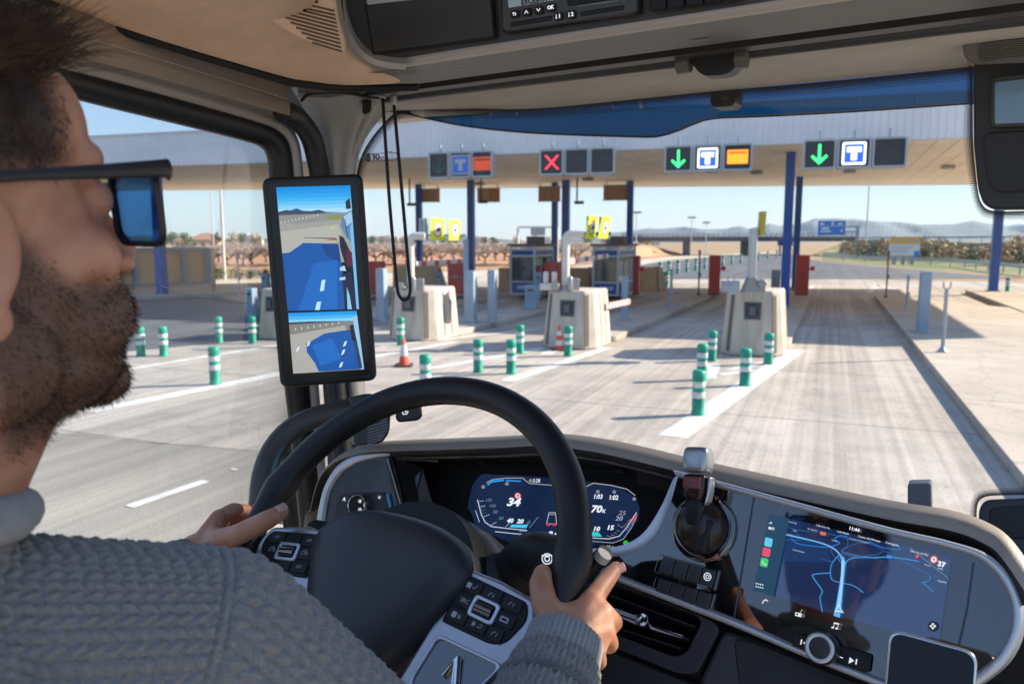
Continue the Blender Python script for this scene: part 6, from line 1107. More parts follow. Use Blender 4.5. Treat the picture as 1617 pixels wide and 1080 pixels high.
# knob bar
b = MB(); panel(b, DP, ((1258, 998), (1300, 1012), (1376, 1032), (1372, 1062), (1300, 1040), (1249, 1021)), .004, .006, r=.004); kb = b.build('media_bar', M_blackp, cab, bev=.001)
kc = DP.px(1303, 1023, .004); b = MB(); b.lathe([(.0155, 0), (.0165, .006), (.0165, .016), (.0150, .019), (.0125, .0195)], kc, 32, ax_); b.build('media_knob', mat('knob_dark', (.03, .03, .03), .3), kb, smooth=40)
b = MB(); b.lathe([(.0150, .0192), (.0142, .0205), (.0115, .0205), (.0105, .0190)], kc, 32, ax_); b.build('knob_ring', M_alu, kb, smooth=60)
b = MB()
def tri(pts): b.prism([DP.px(x, y, .0062) for x, y in pts], DP.n * .0003)
tri(((1265, 1009), (1267, 1009), (1265.5, 1017), (1263.5, 1017))); tri(((1268, 1014), (1275, 1011), (1273, 1020))); tri(((1342, 1037), (1349, 1043), (1340, 1047))); tri(((1352, 1040), (1354, 1040), (1352.5, 1049), (1350.5, 1048))); tri(((1326, 1036), (1331, 1037.5), (1331, 1039), (1326, 1037.5))); b.build('media_symbol', M_mark, kb, smooth=0)
# air vent and lower dash
LP2 = Plane(DP.px(1080, 952) - DP.n * .012, -TY * .80 + TZ * .60, TX)
b = MB(); panel(b, LP2, ((860, 880), (985, 915), (1170, 985), (1400, 1085), (1560, 1180), (1560, 1400), (860, 1400)), .01, -.055); b.build('lower_dash', mat('lower_dash', (.016, .0155, .018), .6, bump=.5, bscale=600), cab, smooth=0)
o_ = [(930, 902), (1115, 975), (1138, 990), (1100, 1062), (1070, 1062), (930, 1005)]; i_ = [(930, 908), (1100, 972), (1108, 982), (1085, 1030), (1066, 1037), (930, 985)]
b = MB(); b.ringprism(roundp([LP2.px(x, y, .0) for x, y in o_], .008), roundp([LP2.px(x, y, -.004) for x, y in i_], .008), -LP2.n * .055); av = b.build('air_vent', mat('vent_weave', (.030, .030, .035), .5, bump=.8, bscale=500), cab, bev=.001)
for i, (a_, c_) in enumerate((((930, 918), (1102, 982)), ((930, 936), (1100, 1000)), ((930, 962), (1090, 1020)), ((930, 985), (1078, 1034)))):
    p, q = LP2.px(*a_, -.02), LP2.px(*c_, -.02); b = MB(); b.box((p + q) / 2, np.linalg.norm(q - p), .030, .002, (nrm(q - p), nrm(np.cross(LP2.n, q - p)) * .35 + LP2.n * .94, nrm(np.cross(LP2.n, q - p)))); b.build('slat', M_blackp, av)
b = MB(); panel(b, LP2, ((940, 948), (1000, 970), (1012, 970), (1022, 976), (1030, 988), (1078, 1002), (1079, 1008), (1020, 990), (1000, 984), (940, 956)), .006, -.006, r=.0015); b.build('vent_bar', M_alu, av, bev=.0015)
b = MB(); b.lathe([(.0075, -.004), (.0085, .0), (.0085, .016), (.007, .018), (.004, .0175), (.003, .014)], LP2.px(1020, 983, -.004), 24, (LP2.x, LP2.y, LP2.n)); b.build('vent_knob', M_chrome, av, smooth=40)
b = MB(); panel(b, LP2, ((1142, 992), (1180, 1004), (1420, 1095), (1420, 1300), (1120, 1300), (1102, 1078)), .03, -.002, r=.01); lp = b.build('storage_tray', mat('tray_weave', (.028, .029, .034), .5, bump=.9, bscale=500), cab, bev=.006, seg=3)
b = MB(); panel(b, LP2, ((1158, 1006), (1190, 1012), (1410, 1098), (1410, 1300), (1200, 1300), (1162, 1045)), .004, .0, r=.02); b.build('tray_mat', mat('tray_mat', (.012, .012, .014), .6), lp, bev=.002)
b = MB(); panel(b, LP2, ((900, 1000), (1064, 1066), (1096, 1080), (1090, 1300), (880, 1300)), .02, -.004, r=.006); b.build('lower_cover', mat('lower_cover', (.014, .013, .015), .55, bump=.5, bscale=600), cab, bev=.003)
# light switch panel on the left
QP = Plane(atY(570, 790, .93), -TY * .93 + TZ * .34 + TX * .10, TX)
b = MB(); panel(b, QP, ((506, 850), (516, 800), (524, 770), (540, 742), (560, 728), (592, 721), (618, 719), (632, 770), (644, 850)), .01, .0, r=.002); ls = b.build('light_panel', M_wood, cab, bev=.001)
strip([(498, 832), (507, 785), (517, 758), (535, 733), (560, 719), (592, 714), (625, 712)], [(511, 832), (518, 788), (526, 766), (542, 744), (564, 730), (594, 723), (614, 720)], QP, .004, .003, 'light_panel_trim', M_alu, ls)
b = MB(); b.tube([QP.px(612, 724, .003), QP.px(624, 765, .003), QP.px(634, 800, .003), QP.px(640, 815, .003), QP.px(648, 850, .003)], .0012, 6); b.build('panel_edge', M_silver, ls)
b = MB(); panel(b, QP, ((535, 782), (568, 777), (607, 777), (613, 800), (615, 826), (528, 828), (530, 800)), .006, .005, r=.005); b.build('switch_base', mat('switch_base', (.018, .019, .021), .4), ls, bev=.0015)
b = MB(); panel(b, QP, ((609, 779), (614, 779), (618, 800), (619, 828), (613, 828), (612, 800)), .004, .004, r=.0015); b.build('light_bar', mat('light_bar_blue', (.08, .28, .55), .2), ls)
lc = QP.px(571, 798, .005); qa = (QP.x, QP.y, QP.n)
b = MB(); b.lathe([(.0185, 0), (.0185, .012), (.0175, .016), (.0155, .018), (.0140, .016), (.0135, .012)], lc, 36, qa); b.build('light_knob', M_chrome, ls, smooth=50)
b = MB(); b.lathe([(.0138, .0), (.0138, .014), (.010, .0152), (.0, .0155)], lc, 30, qa); b.build('knob_face', M_black, ls, smooth=50)
b = MB()
def qt(s, x, y, z, h=.0056): q = QP.uv(QP.px(x, y, h)); b.text(s, z, QP, q[0], q[1], h, bold=.0002)
def qring(x, y, r_, h=.0056, a0=0, a1=6.28): c_ = QP.px(x, y, h); b.tube([c_ + QP.x * r_ * math.cos(a) + QP.y * r_ * math.sin(a) for a in np.linspace(a0, a1, 12)], .0005, 4)
qt('A', 543.5, 788, .0085); qring(543.5, 813.5, .0022); qring(598, 811, .0028, .0056, -1.6, 1.6)
for dx, dy in ((-3, -2), (-3, 0), (-3, 2)): c_ = QP.px(596 + dx, 811 + dy, .0056); b.tube([c_ - QP.x * .002, c_ + QP.x * .001], .0004, 4)
for k in range(3): a = k * 1.05; c_ = QP.px(599, 785, .0056); b.tube([c_ - QP.x * .003 * math.cos(a) - QP.y * .003 * math.sin(a), c_ + QP.x * .003 * math.cos(a) + QP.y * .003 * math.sin(a)], .0004, 4)
for y in (791, 804): 
    c_ = QP.px(568, y, .021); b.tube([c_ + QP.x * (.0005 + .0022 * math.cos(a)) + QP.y * .0024 * math.sin(a) for a in np.linspace(-1.57, 1.57, 8)], .0006, 4)
    for k in (-1, 0, 1): b.tube([c_ - QP.x * .0028 + QP.y * .0015 * k, c_ - QP.x * .0008 + QP.y * .0015 * k], .0005, 4)
    b.tube([c_ + QP.x * .0005 - QP.y * .0024, c_ + QP.x * .0005 + QP.y * .0024], .0005, 4)
b.build('switch_symbol', M_mark, ls, smooth=0)
# hood cheek between light panel and instruments
def face(name, pts, m, th=.004, par=pad): b = MB(); q = [atY(*p) for p in pts]; n = nrm(np.cross(q[1] - q[0], q[2] - q[0])); n = n if n @ (CAM - q[0]) > 0 else -n; b.prism(q, -n * th); return b.build(name, m, par, bev=.001)
face('hood_cheek', ((616, 723, .96), (672, 742, 1.02), (646, 768, 1.02), (642, 790, 1.0), (668, 860, .99), (652, 860, .96)), mat('cheek', (.035, .034, .034), .5, bump=.3, bscale=700))
face('side_flap', ((666, 742, 1.01), (644, 768, .985), (642, 782, .985), (652, 812, .98), (664, 850, .98), (676, 850, .985), (660, 800, .99), (655, 785, .99)), mat('flap_grey', (.13, .13, .14), .35, metal=.3))
face('side_plate', ((668, 742, 1.012), (656, 782, .992), (676, 850, .99), (700, 850, 1.012)), mat('plate_dark', (.055, .055, .058), .4))
# device on the dash top and the small switch beyond the wheel
DV = Plane(P(1452, 782, 1.30), -TY, TX); b = MB(); panel(b, DV, ((1433, 764), (1470, 763), (1471, 800), (1471, 880), (1433, 880)), .03, .0, r=.005); b.build('dash_sensor', mat('sensor_blue_grey', (.22, .25, .30), .5), pad, bev=.004)
DW = Plane(P(645, 652, 1.22), nrm(CAM - P(645, 652, 1.22)), RGT); b = MB(); panel(b, DW, ((624, 636), (665, 634), (667, 658), (660, 664), (630, 667), (625, 662)), .02, .0, r=.005); sw_ = b.build('seat_switch', M_blackp, cab, bev=.003)
b = MB(); panel(b, DW, ((627, 639), (663, 637), (664, 656), (658, 661), (632, 664), (628, 660)), .002, .002, r=.004); 
b.build('switch_face', mat('switch_face', (.03, .03, .03), .4), sw_, bev=.001); b = MB(); 
for q in (((638, 642), (640, 650)), ((640, 650), (645, 650)), ((636, 654), (644, 653)), ((644, 642), (642, 648)), ((635, 644), (636, 653))): b.tube([DW.px(*q[0], .003), DW.px(*q[1], .003)], .0009, 5)
b.build('seat_symbol', M_mark, sw_)
# ---- steering wheel in its own axes
WC = V(-.4573, .7500, 2.3889); WN = nrm(V(-.12304, -.73239, .67481)); WX = nrm(TX - WN * (TX @ WN)); WY = np.cross(WN, WX); WP = Plane(WC, WN, WX)
def wp(u, v, h=0.0): return WP.at(u, v, h)
RW, RT = .225, .0187
b = MB(); N = 96; path = [wp(RW * math.sin(2 * math.pi * i / N), RW * math.cos(2 * math.pi * i / N)) for i in range(N)]; rad = []
for i in range(N):
    a = 2 * math.pi * i / N; a = min(a, 2 * math.pi - a); f = 1.0
    for c0 in (1.37,): f += .16 * math.exp(-((a - c0) / .07) ** 2) - .14 * max(0, min(1, (a - 1.42) / .12)) * max(0, min(1, (2.05 - a) / .15))
    rad.append(RT * f)
b.tube(path, rad, 20, closed=True); whl = b.build('steering_wheel', M_wheel, cab, smooth=80)
# hub dome
def hubring(s, h, dy=0.0): 
    o = []
    for k in range(40):
        a = 2 * math.pi * k / 40; c_, s_ = math.cos(a), math.sin(a); rx = .118; ry = .058 if s_ > 0 else .150; e = 2.4
        r_ = 1 / ((abs(c_) / rx) ** e + (abs(s_) / ry) ** e) ** (1 / e); taper = 1 - .45 * max(0, -s_) ; o.append(wp(r_ * c_ * s * taper, r_ * s_ * s - .012 + dy, h))
    return o
shp([hubring(.93, -.06), hubring(1.0, -.03), hubring(1.02, -.005), hubring(.97, .012), hubring(.85, .022), hubring(.6, .028), hubring(.3, .030), hubring(.05, .0305)], 'airbag_cover', mat('airbag_grain', (.026, .026, .029), .42, bump=.55, bscale=900), whl, sub=1)
b = MB(); b.lathe([(.10, -.03), (.105, -.06), (.085, -.10), (.07, -.16)], wp(0, -.02), 32, (WX, WY, WN)); b.build('wheel_boss', M_blackp, whl, smooth=60)
for sg in (-1, 1):
    m2 = lambda pts: [(u * sg, v) for u, v in pts]
    fr_o = m2(((.104, .006), (.150, .002), (.197, -.008), (.206, -.030), (.196, -.070), (.198, -.085), (.170, -.135), (.120, -.165), (.075, -.135), (.090, -.060)))
    b = MB(); b.prism(roundp([wp(u, v, -.014) for u, v in fr_o], .008), WN * .016); sp_ = b.build('spoke', M_silver, whl, bev=.004, seg=3)
    b = MB(); q = [wp(u, v, .002) for u, v in m2(((.109, -.001), (.190, -.013), (.197, -.030), (.182, -.058), (.166, -.063), (.101, -.056)))]; b.prism(roundp(q, [.003, .006, .010, .016, .010, .003]), WN * .0018); pdm = b.build('button_pad', M_black, sp_, bev=.001)
    f = lambda s, t: ((.110 + (.189 - .110) * s - .006 * t) * sg, -.003 - .010 * s - .050 * t)
    for i in range(3):
        for j in range(3):
            if i == 1 and j == 1: continue
            g_ = .03; s0, s1, t0, t1 = i / 3 + g_ / 2, (i + 1) / 3 - g_ / 2, j / 3 + g_, (j + 1) / 3 - g_
            if i == 2 and j == 2: s1 -= .07
            b = MB(); b.prism(roundp([wp(*f(s, t), .0038) for s, t in ((s0, t0), (s1, t0), (s1, t1), (s0, t1))], .0015, 2), WN * .0016); k_ = b.build('button', M_blackp, pdm, bev=.0005)
            bb_ = MB(); cu = f((s0 + s1) / 2, (t0 + t1) / 2); TPw = Plane(wp(*cu, .0055), WN, nrm(WP.at(*f(1, .5)) - WP.at(*f(0, .5))) * sg); bb = bb_
            lab = {(1, 0, 1): 'SRC'}.get((sg, i, j)) or {(-1, 2, 0): 'SET', (-1, 0, 0): 'LIM', (-1, 0, 2): 'LIM'}.get((sg, i, j))
            if (sg, i, j) == (1, 0, 1): bb.text('SRC', .0065, TPw, 0, 0, .0001, dep=.0001)
            elif lab: bb.text(lab, .0052, TPw, 0, 0, .0001, dep=.0001); 
            elif (sg, i, j) in ((1, 0, 0), (1, 0, 2)):
                bb.prism([TPw.at(u, v) for u, v in rrect(-.007, -.003, -.001, .003, .0006, 2)], WN * .0002)
                if j == 0: bb.tube([TPw.at(.001, 0), TPw.at(.003, -.002), TPw.at(.006, .003)], .0005, 4)
                else: bb.tube([TPw.at(.001, -.002), TPw.at(.005, .002)], .0005, 4); bb.tube([TPw.at(.001, .002), TPw.at(.005, -.002)], .0005, 4)
            elif (sg, i, j) == (1, 1, 2): 
                bb.prism([TPw.at(-.004 + (.0032 if k % 2 == 0 else .0014) * math.sin(k * math.pi / 5), (.0032 if k % 2 == 0 else .0014) * math.cos(k * math.pi / 5)) for k in range(10)], WN * .0002); bb.tube([TPw.at(.001, -.001), TPw.at(.006, -.001), TPw.at(.0065, .002), TPw.at(.003, .002)], .0005, 4)
            elif (sg, i, j) == (1, 2, 1): bb.ringprism([TPw.at(u, v) for u, v in rrect(-.005, -.0028, .005, .0028, .0008, 2)], [TPw.at(u, v) for u, v in rrect(-.0032, -.0014, .0032, .0014, .0004, 2)], WN * .0002)
            elif (sg, i, j) in ((1, 2, 0), (1, 1, 0), (1, 2, 2)): bb.tube([TPw.at(-.003, -.002), TPw.at(-.003, .0005), TPw.at(0, .0022)], .0006, 4); bb.tube([TPw.at(.002, -.002), TPw.at(.003, .002)], .0005, 4)
            elif (sg, i, j) in ((-1, 2, 1), (-1, 0, 1)): bb.tube([TPw.at(.0042 * math.cos(a), .0042 * math.sin(a)) for a in np.linspace(-.6, 3.8, 12)], .0005, 4); bb.tube([TPw.at(0, -.001), TPw.at(.002, .002)], .0007, 4)
            else: continue
            bb.build('button_symbol', mat('pale_symbol', (.45, .47, .5), .5) if 'pale_symbol' not in bpy.data.materials else bpy.data.materials['pale_symbol'], k_, smooth=0)
    c0 = f(.5, .5); b = MB(); xd_ = nrm(WP.at(*f(1, .5)) - WP.at(*f(0, .5))); yd_ = np.cross(WN, xd_); cc = wp(*c0, .0038)
    b.ringprism([cc + xd_ * u + yd_ * v for u, v in rrect(-.017, -.0115, .017, .0115, .004)], [cc + xd_ * u + yd_ * v for u, v in rrect(-.0125, -.0075, .0125, .0075, .0025)], WN * .004); b.build('roller_frame', M_alu, sp_, bev=.0012)
    b = MB(); b.tube([cc + xd_ * -.011 + WN * .001, cc + xd_ * .011 + WN * .001], .0062, 18); b.build('roller', M_gloss, sp_, smooth=40)
    b = MB(); q = [wp(u, v, .0022) for u, v in m2(((.106, -.072), (.186, -.080), (.160, -.126), (.124, -.146), (.095, -.122)))]; qi = roundp(q, .008); b.prism(qi, WN * .0012); b.build('spoke_opening', M_gloss, sp_)
    b = MB(); b.ringprism([p + (p - sum(qi) / len(qi)) * .08 for p in qi], [p - (p - sum(qi) / len(qi)) * .02 for p in qi], WN * .0042); b.build('opening_rim', M_alu, sp_, bev=.0012)
    b = MB(); b.tube([wp(.130 * sg, -.105, .002), wp(.140 * sg, -.088, .008), wp(.146 * sg, -.110, .006)], .005, 12); b.build('chrome_lever', M_chrome, sp_, smooth=60)
# column shroud and stalks
shp([[wp(u * s + .01, v * s * .8 - .01, h) for u, v in circ(28)] for s, h in ((.10, -.05), (.118, -.065), (.122, -.10), (.115, -.16), (.09, -.25))], 'column_shroud', mat('shroud_grey', (.035, .035, .038), .38, bump=.2, bscale=900), cab)
b = MB(); q = [P(x, y, d) for x, y, d in ((812, 905, .92), (835, 885, .91), (870, 880, .88), (905, 890, .88))]; b.tube(spline(q, 4), [.030] * 4 + [.032] * 4 + [.028] * 5, 14, sx=.8); stq = b.build('column_stalk', M_soft, cab, smooth=60)
SKP = Plane(P(864, 882, .845), nrm(CAM - P(864, 882, .845)), RGT); b = MB()
for r_ in (.0055, .0026): b.tube([SKP.at(r_ * math.cos(a), r_ * math.sin(a), .001) for a in np.linspace(0, 6.28, 14)], .0007, 4)
b.tube([SKP.at(-.006, .0035, .001), SKP.at(.006, .0035, .001)], .0006, 4); b.build('stalk_symbol', M_mark, stq)
b = MB(); q = [P(x, y, d) for x, y, d in ((930, 900, .90), (944, 885, .88), (956, 872, .87))]; b.tube(q, [.011, .0100, .0095], 14); b.build('stalk_end', M_blackp, stq, smooth=60)
b = MB(); b.tube([P(948, 883, .868), P(955, 874, .865)], .0088, 14); b.build('stalk_tip', mat('stalk_tip_grey', (.5, .48, .44), .4, bump=.8, bscale=300), stq, smooth=60)
b = MB(); q = [wp(u, v, -.055) for u, v in ((-.11, .035), (-.19, .03), (-.20, .02), (-.11, .01))]; b.prism(roundp(q, .005), -WN * .02); b.build('indicator_stalk', M_blackp, cab, bev=.004)
# smartphone standing at the lower right
PH = Plane(P(1470, 1045, .70), nrm(CAM - P(1470, 1045, .70) + TZ * -.05), nrm(P(1520, 1018, .70) - P(1430, 996, .70)))
ph = thing('smartphone', 'black smartphone with silver edge standing in front of the navigation screen', 'smartphone', tuple(P(1480, 1150, .70)))
b = MB(); pq = ((1404, 992), (1545, 1030), (1530, 1240), (1385, 1200)); q = panel(b, PH, pq, .0078, .0, r=.012, n=8); b.build('case', mat('phone_steel', (.70, .69, .66), .22, metal=.9), ph, bev=.002, seg=3)
b = MB(); panel(b, PH, ((1408, 997), (1540, 1033), (1526, 1236), (1390, 1196)), .0012, .0009, r=.011, n=8); b.build('screen', mat('phone_glass', (.005, .005, .005), .10, spec=.35), ph)
cmx = PH.uv(PH.px(1520, 1050)); b = MB(); b.prism([PH.at(cmx[0] - .02 + u, cmx[1] + v, -.0078) for u, v in rrect(-.016, -.03, .014, .004, .007)], -PH.n * .002); b.build('camera_island', mat('phone_back', (.03, .03, .028), .25), ph, bev=.001)
for u, v in ((-.009, -.006), (.006, -.013), (-.009, -.021)): b = MB(); b.lathe([(.0062, 0), (.0062, .002), (.005, .0022), (.004, .0012)], PH.at(cmx[0] - .02 + u, cmx[1] + v, -.0098), 18, (PH.x, -PH.y, -PH.n)); b.build('camera_lens', M_chrome, ph)
b = MB(); b.box(P(1480, 1190, .72) - TZ * .03, .03, .03, .14, (TX, TY, TZ)); b.build('phone_mount', M_blackp, cab, bev=.005)
# ================================================================== the driver
def ellip(b, c, ax, rad, n=20, k=12):                           # closed ellipsoid
    c = V(c); X, Y, Z_ = ax; vs = [c - Z_ * rad[2]]; fs = []
    for i in range(1, k):
        ph = -math.pi / 2 + math.pi * i / k
        for j in range(n): a = 2 * math.pi * j / n; vs.append(c + X * rad[0] * math.cos(ph) * math.cos(a) + Y * rad[1] * math.cos(ph) * math.sin(a) + Z_ * rad[2] * math.sin(ph))
    vs.append(c + Z_ * rad[2]); m = len(vs) - 1
    for j in range(n):
        q = (j + 1) % n; fs.append((0, 1 + q, 1 + j)); fs.append((m, 1 + (k - 2) * n + j, 1 + (k - 2) * n + q))
        for i in range(k - 2): fs.append((1 + i * n + j, 1 + i * n + q, 1 + (i + 1) * n + q, 1 + (i + 1) * n + j))
    b.add(vs, fs)
def caps(b, pts, rr, n=16):                                     # rounded chain of tapered limbs
    pts = [V(p) for p in pts]
    for p, r_ in zip(pts, rr): ellip(b, p, (TX, TY, TZ), (r_, r_, r_), n, 10)
    for p, q, r0, r1 in zip(pts, pts[1:], rr, rr[1:]): b.tube([p + (q - p) * t for t in np.linspace(0, 1, 5)], [r0 + (r1 - r0) * t for t in np.linspace(0, 1, 5)], n)
def remesh(b, vox, smooth=4, fac=.5):
    me = bpy.data.meshes.new('tmp'); me.from_pydata(b.v, [], b.f); o = bpy.data.objects.new('tmp', me); COL.objects.link(o)
    md = o.modifiers.new('r', 'REMESH'); md.mode = 'VOXEL'; md.voxel_size = vox
    if smooth: s = o.modifiers.new('s', 'SMOOTH'); s.factor = fac; s.iterations = smooth
    dg = bpy.context.evaluated_depsgraph_get(); dg.update(); ev = o.evaluated_get(dg); m2 = bpy.data.meshes.new_from_object(ev)
    bpy.data.objects.remove(o); bpy.data.meshes.remove(me); return m2
def coords(me): a = np.empty(len(me.vertices) * 3); me.vertices.foreach_get('co', a); return a.reshape(-1, 3)
def normals(me): a = np.empty(len(me.vertices) * 3); me.vertices.foreach_get('normal', a); return a.reshape(-1, 3)
HS_ = 1.05; pu = R(5.5); HF = TY * math.cos(pu) + TZ * math.sin(pu); HU = TZ * math.cos(pu) - TY * math.sin(pu); HR = TX
HO = P(275, 262, .45) - (HF * .108 + HR * .072 + HU * .042) * HS_
def hd(f, r_, u): return HO + (HF * f + HR * r_ + HU * u) * HS_
HA = (HF, HR, HU)
def he(b, c, rad): ellip(b, hd(*c), HA, [x * HS_ for x in rad], 24, 16)
SH_R = P(320, 1044, .50); EL_R = P(770, 1400, .58); WR_R = P(892, 1012, .742)
def TWv(x, y, z): return TW(x, y, z)
NB = HO + V(0, 0, -.165) - TY * .05; SH_L = NB - TX * .20 + TY * .08 - TZ * .03; EL_L = TW(-.83, .40, 2.24); WR_L = P(312, 874, .985)
bd = MB()
he(bd, (-.015, 0, .05), (.097, .076, .085)); he(bd, (.042, 0, -.008), (.054, .060, .085)); he(bd, (.046, 0, .065), (.047, .062, .048)); he(bd, (.045, 0, -.06), (.052, .054, .036)); he(bd, (.083, 0, -.080), (.020, .025, .017))
for s in (-1, 1):
    he(bd, (.012, .050 * s, -.05), (.030, .014, .032)); he(bd, (.062, .042 * s, -.004), (.024, .019, .022)); he(bd, (.060, .040 * s, -.035), (.030, .018, .030))
    caps(bd, [hd(.086, .012 * s, .046), hd(.074, .046 * s, .048)], [.0110, .010], 10); he(bd, (.104, .0125 * s, -.012), (.010, .009, .008)); he(bd, (.080, .032 * s, .026), (.013, .013, .012))
    # ear: rim, bowl and lobe
    q = [hd(-.006 + .019 * math.cos(a) * (1 if math.cos(a) > 0 else 1.1), (.079 + .006 * (math.cos(a) < 0)) * s,   .010 + .030 * math.sin(a)) for a in np.linspace(-1.9, 2.6, 14)]
    bd.tube(q, .0052, 8); he(bd, (-.006, .077 * s, .008), (.017, .005, .028)); he(bd, (.001, .0775 * s, -.025), (.009, .005, .011))
caps(bd, [hd(.090, 0, .034), hd(.102, 0, .010), hd(.112, 0, -.007)], [.009, .010, .0115], 12); he(bd, (.103, 0, -.041), (.011, .024, .006)); he(bd, (.101, 0, -.052), (.012, .021, .007)); he(bd, (.096, 0, -.040), (.012, .03, .02))
caps(bd, [hd(-.015, 0, -.02), hd(-.025, 0, -.10), NB + TZ * -.02], [.060, .058, .066], 24); caps(bd, [hd(.02, .0, -.06), NB + TY * .02 + TZ * .01], [.05, .055], 20)
# torso, arms
caps(bd, [SH_R, EL_R], [.052, .040], 16); caps(bd, [EL_R, WR_R + (EL_R - WR_R) * .45, WR_R], [.041, .037, .027], 16); caps(bd, [SH_L, EL_L], [.052, .040], 16); caps(bd, [EL_L, WR_L + (EL_L - WR_L) * .4, WR_L], [.041, .035, .026], 16)
CHS = NB + TZ * -.22 - TY * .0; ellip(bd, CHS, (TX, TY, TZ), (.165, .105, .22), 28, 16); ellip(bd, CHS - TZ * .28 + TY * .02, (TX, TY, TZ), (.155, .11, .2), 28, 16); caps(bd, [SH_L, NB - TZ * .04, SH_R], [.05, .06, .05], 16)
for s in (-1, 1): hp = CHS - TZ * .42 + TX * .09 * s + TY * .06; kn = hp + TY * .42 + TZ * .02 + TX * .05 * s; caps(bd, [hp, kn, kn - TZ * .36 + TY * .08], [.085, .062, .045], 16)
# hands: palm, four fingers and a thumb, fingers bent at three joints
def hand(wr, mcps, fingers, thumb, sc=1.0):
    wr = V(wr); mc = [V(p) for p in mcps]
    for m_ in mc: caps(bd, [wr + (m_ - wr) * .12, wr + (m_ - wr) * .6, m_], [.0165 * sc, .0145 * sc, .0118 * sc], 12)
    caps(bd, mc, [.0112 * sc] * 4, 12)
    for m_, f, r0 in zip(mc, fingers, (.0098, .0102, .0097, .0085)): q = [m_] + [V(p) for p in f]; caps(bd, q, [(r0 + .0012) * sc, (r0 + .0004) * sc, r0 * .92 * sc, r0 * .80 * sc][:len(q)], 14)
    q = [V(p) for p in thumb]; caps(bd, [wr + (q[0] - wr) * .3] + q, [.017 * sc, .0165 * sc, .0135 * sc, .0125 * sc, .0100 * sc], 14); caps(bd, [q[0], mc[0] + (wr - mc[0]) * .25], [.0135 * sc, .0115 * sc], 12)
hand(WR_R, [P(934, 948, .775), P(952, 968, .768), P(953, 996, .760), P(940, 1022, .752)],
     [[P(954, 920, .800), P(966, 905, .812), P(973, 897, .818)], [P(968, 982, .800), P(948, 985, .838), P(915, 972, .845)], [P(962, 1016, .790), P(938, 1016, .826), P(905, 998, .834)], [P(945, 1044, .776), P(922, 1042, .806), P(898, 1026, .815)]],
     [P(872, 978, .752), P(859, 950, .768), P(854, 922, .786), P(857, 905, .800)])
hand(WR_L, [P(345, 818, 1.02), P(334, 832, 1.022), P(330, 848, 1.018), P(330, 862, 1.010)],
     [[P(368, 805, 1.055), P(388, 806, 1.068), P(402, 822, 1.06)], [P(355, 818, 1.062), P(380, 822, 1.072), P(402, 836, 1.062)], [P(350, 838, 1.060), P(374, 842, 1.066), P(398, 852, 1.056)], [P(346, 858, 1.048), P(370, 862, 1.055), P(392, 868, 1.046)]],
     [P(342, 856, .982), P(376, 844, .966), P(420, 822, .966), P(444, 809, .982)])
bm_ = remesh(bd, .0024, 9, .5); bm_.name = 'body'
co = coords(bm_); loc = (co - HO) / HS_; lf, lr, lu = loc @ HF, loc @ HR, loc @ HU
no = np.random.RandomState(4)
def sst(x, a, c): t = np.clip((x - a) / (c - a), 0, 1); return t * t * (3 - 2 * t)
front = .082 - .25 * np.clip(np.abs(lr) - .045, 0, 1)            # hair line: forward limit over the brow, temple, ear
hairm = sst(lu, .088, .100) * sst(-lf, -.078, -.062); side = sst(-lf, -.068 , -.046) * sst(lu, .034, .05) * sst(.105 - lu, -.03, .0); back = sst(-lf, .012, .03) * sst(lu, -.055, -.035)
hairm = np.clip(np.maximum.reduce([hairm, side, back, sst(lu, .100, .108) * sst(-lf, -.082, -.07)]), 0, 1); earm = (np.abs(lr) > .0725) & (lu < .045) & (lf < .018) & (lf > -.036) & (lu > -.045); hairm[earm] = 0; earm_ = earm
beard = sst(.028 - lu + np.clip(.05 - lf, 0, .05) * 1.0, .028, .052) * sst(lf, -.004, .014) * sst(lu, -.108, -.088) ; sb = sst(-lf, -.03, -.012) * sst(lf, -.004, .008) * sst(.03 - lu, 0, .01) * sst(np.abs(lr), .05, .06); beard = np.maximum(beard, sb)
beard *= 1 - .85 * sst(lf, .090, .099) * (np.abs(lr) < .024) * sst(lu, -.062, -.056) * sst(-lu, .032, .038); beard *= 1 - sst(lf, .058, .082) * sst(lu, -.024, -.012); beard *= 1 - sst(lu, -.02, .0) * sst(lf, .03, .05)
beard[earm_] *= .12; inhead = lu > -.13; hairm *= inhead; beard *= inhead
ca = bm_.color_attributes.new('growth', 'FLOAT_COLOR', 'POINT'); arr = np.zeros((len(co), 4)); arr[:, 0] = hairm; arr[:, 1] = beard
lips = (lf > .098) * (np.abs(lr) < .024) * sst(lu, -.062, -.058) * sst(-lu, .036, .040); arr[:, 2] = lips; arr[:, 3] = 1; ca.data.foreach_set('color', arr.ravel())
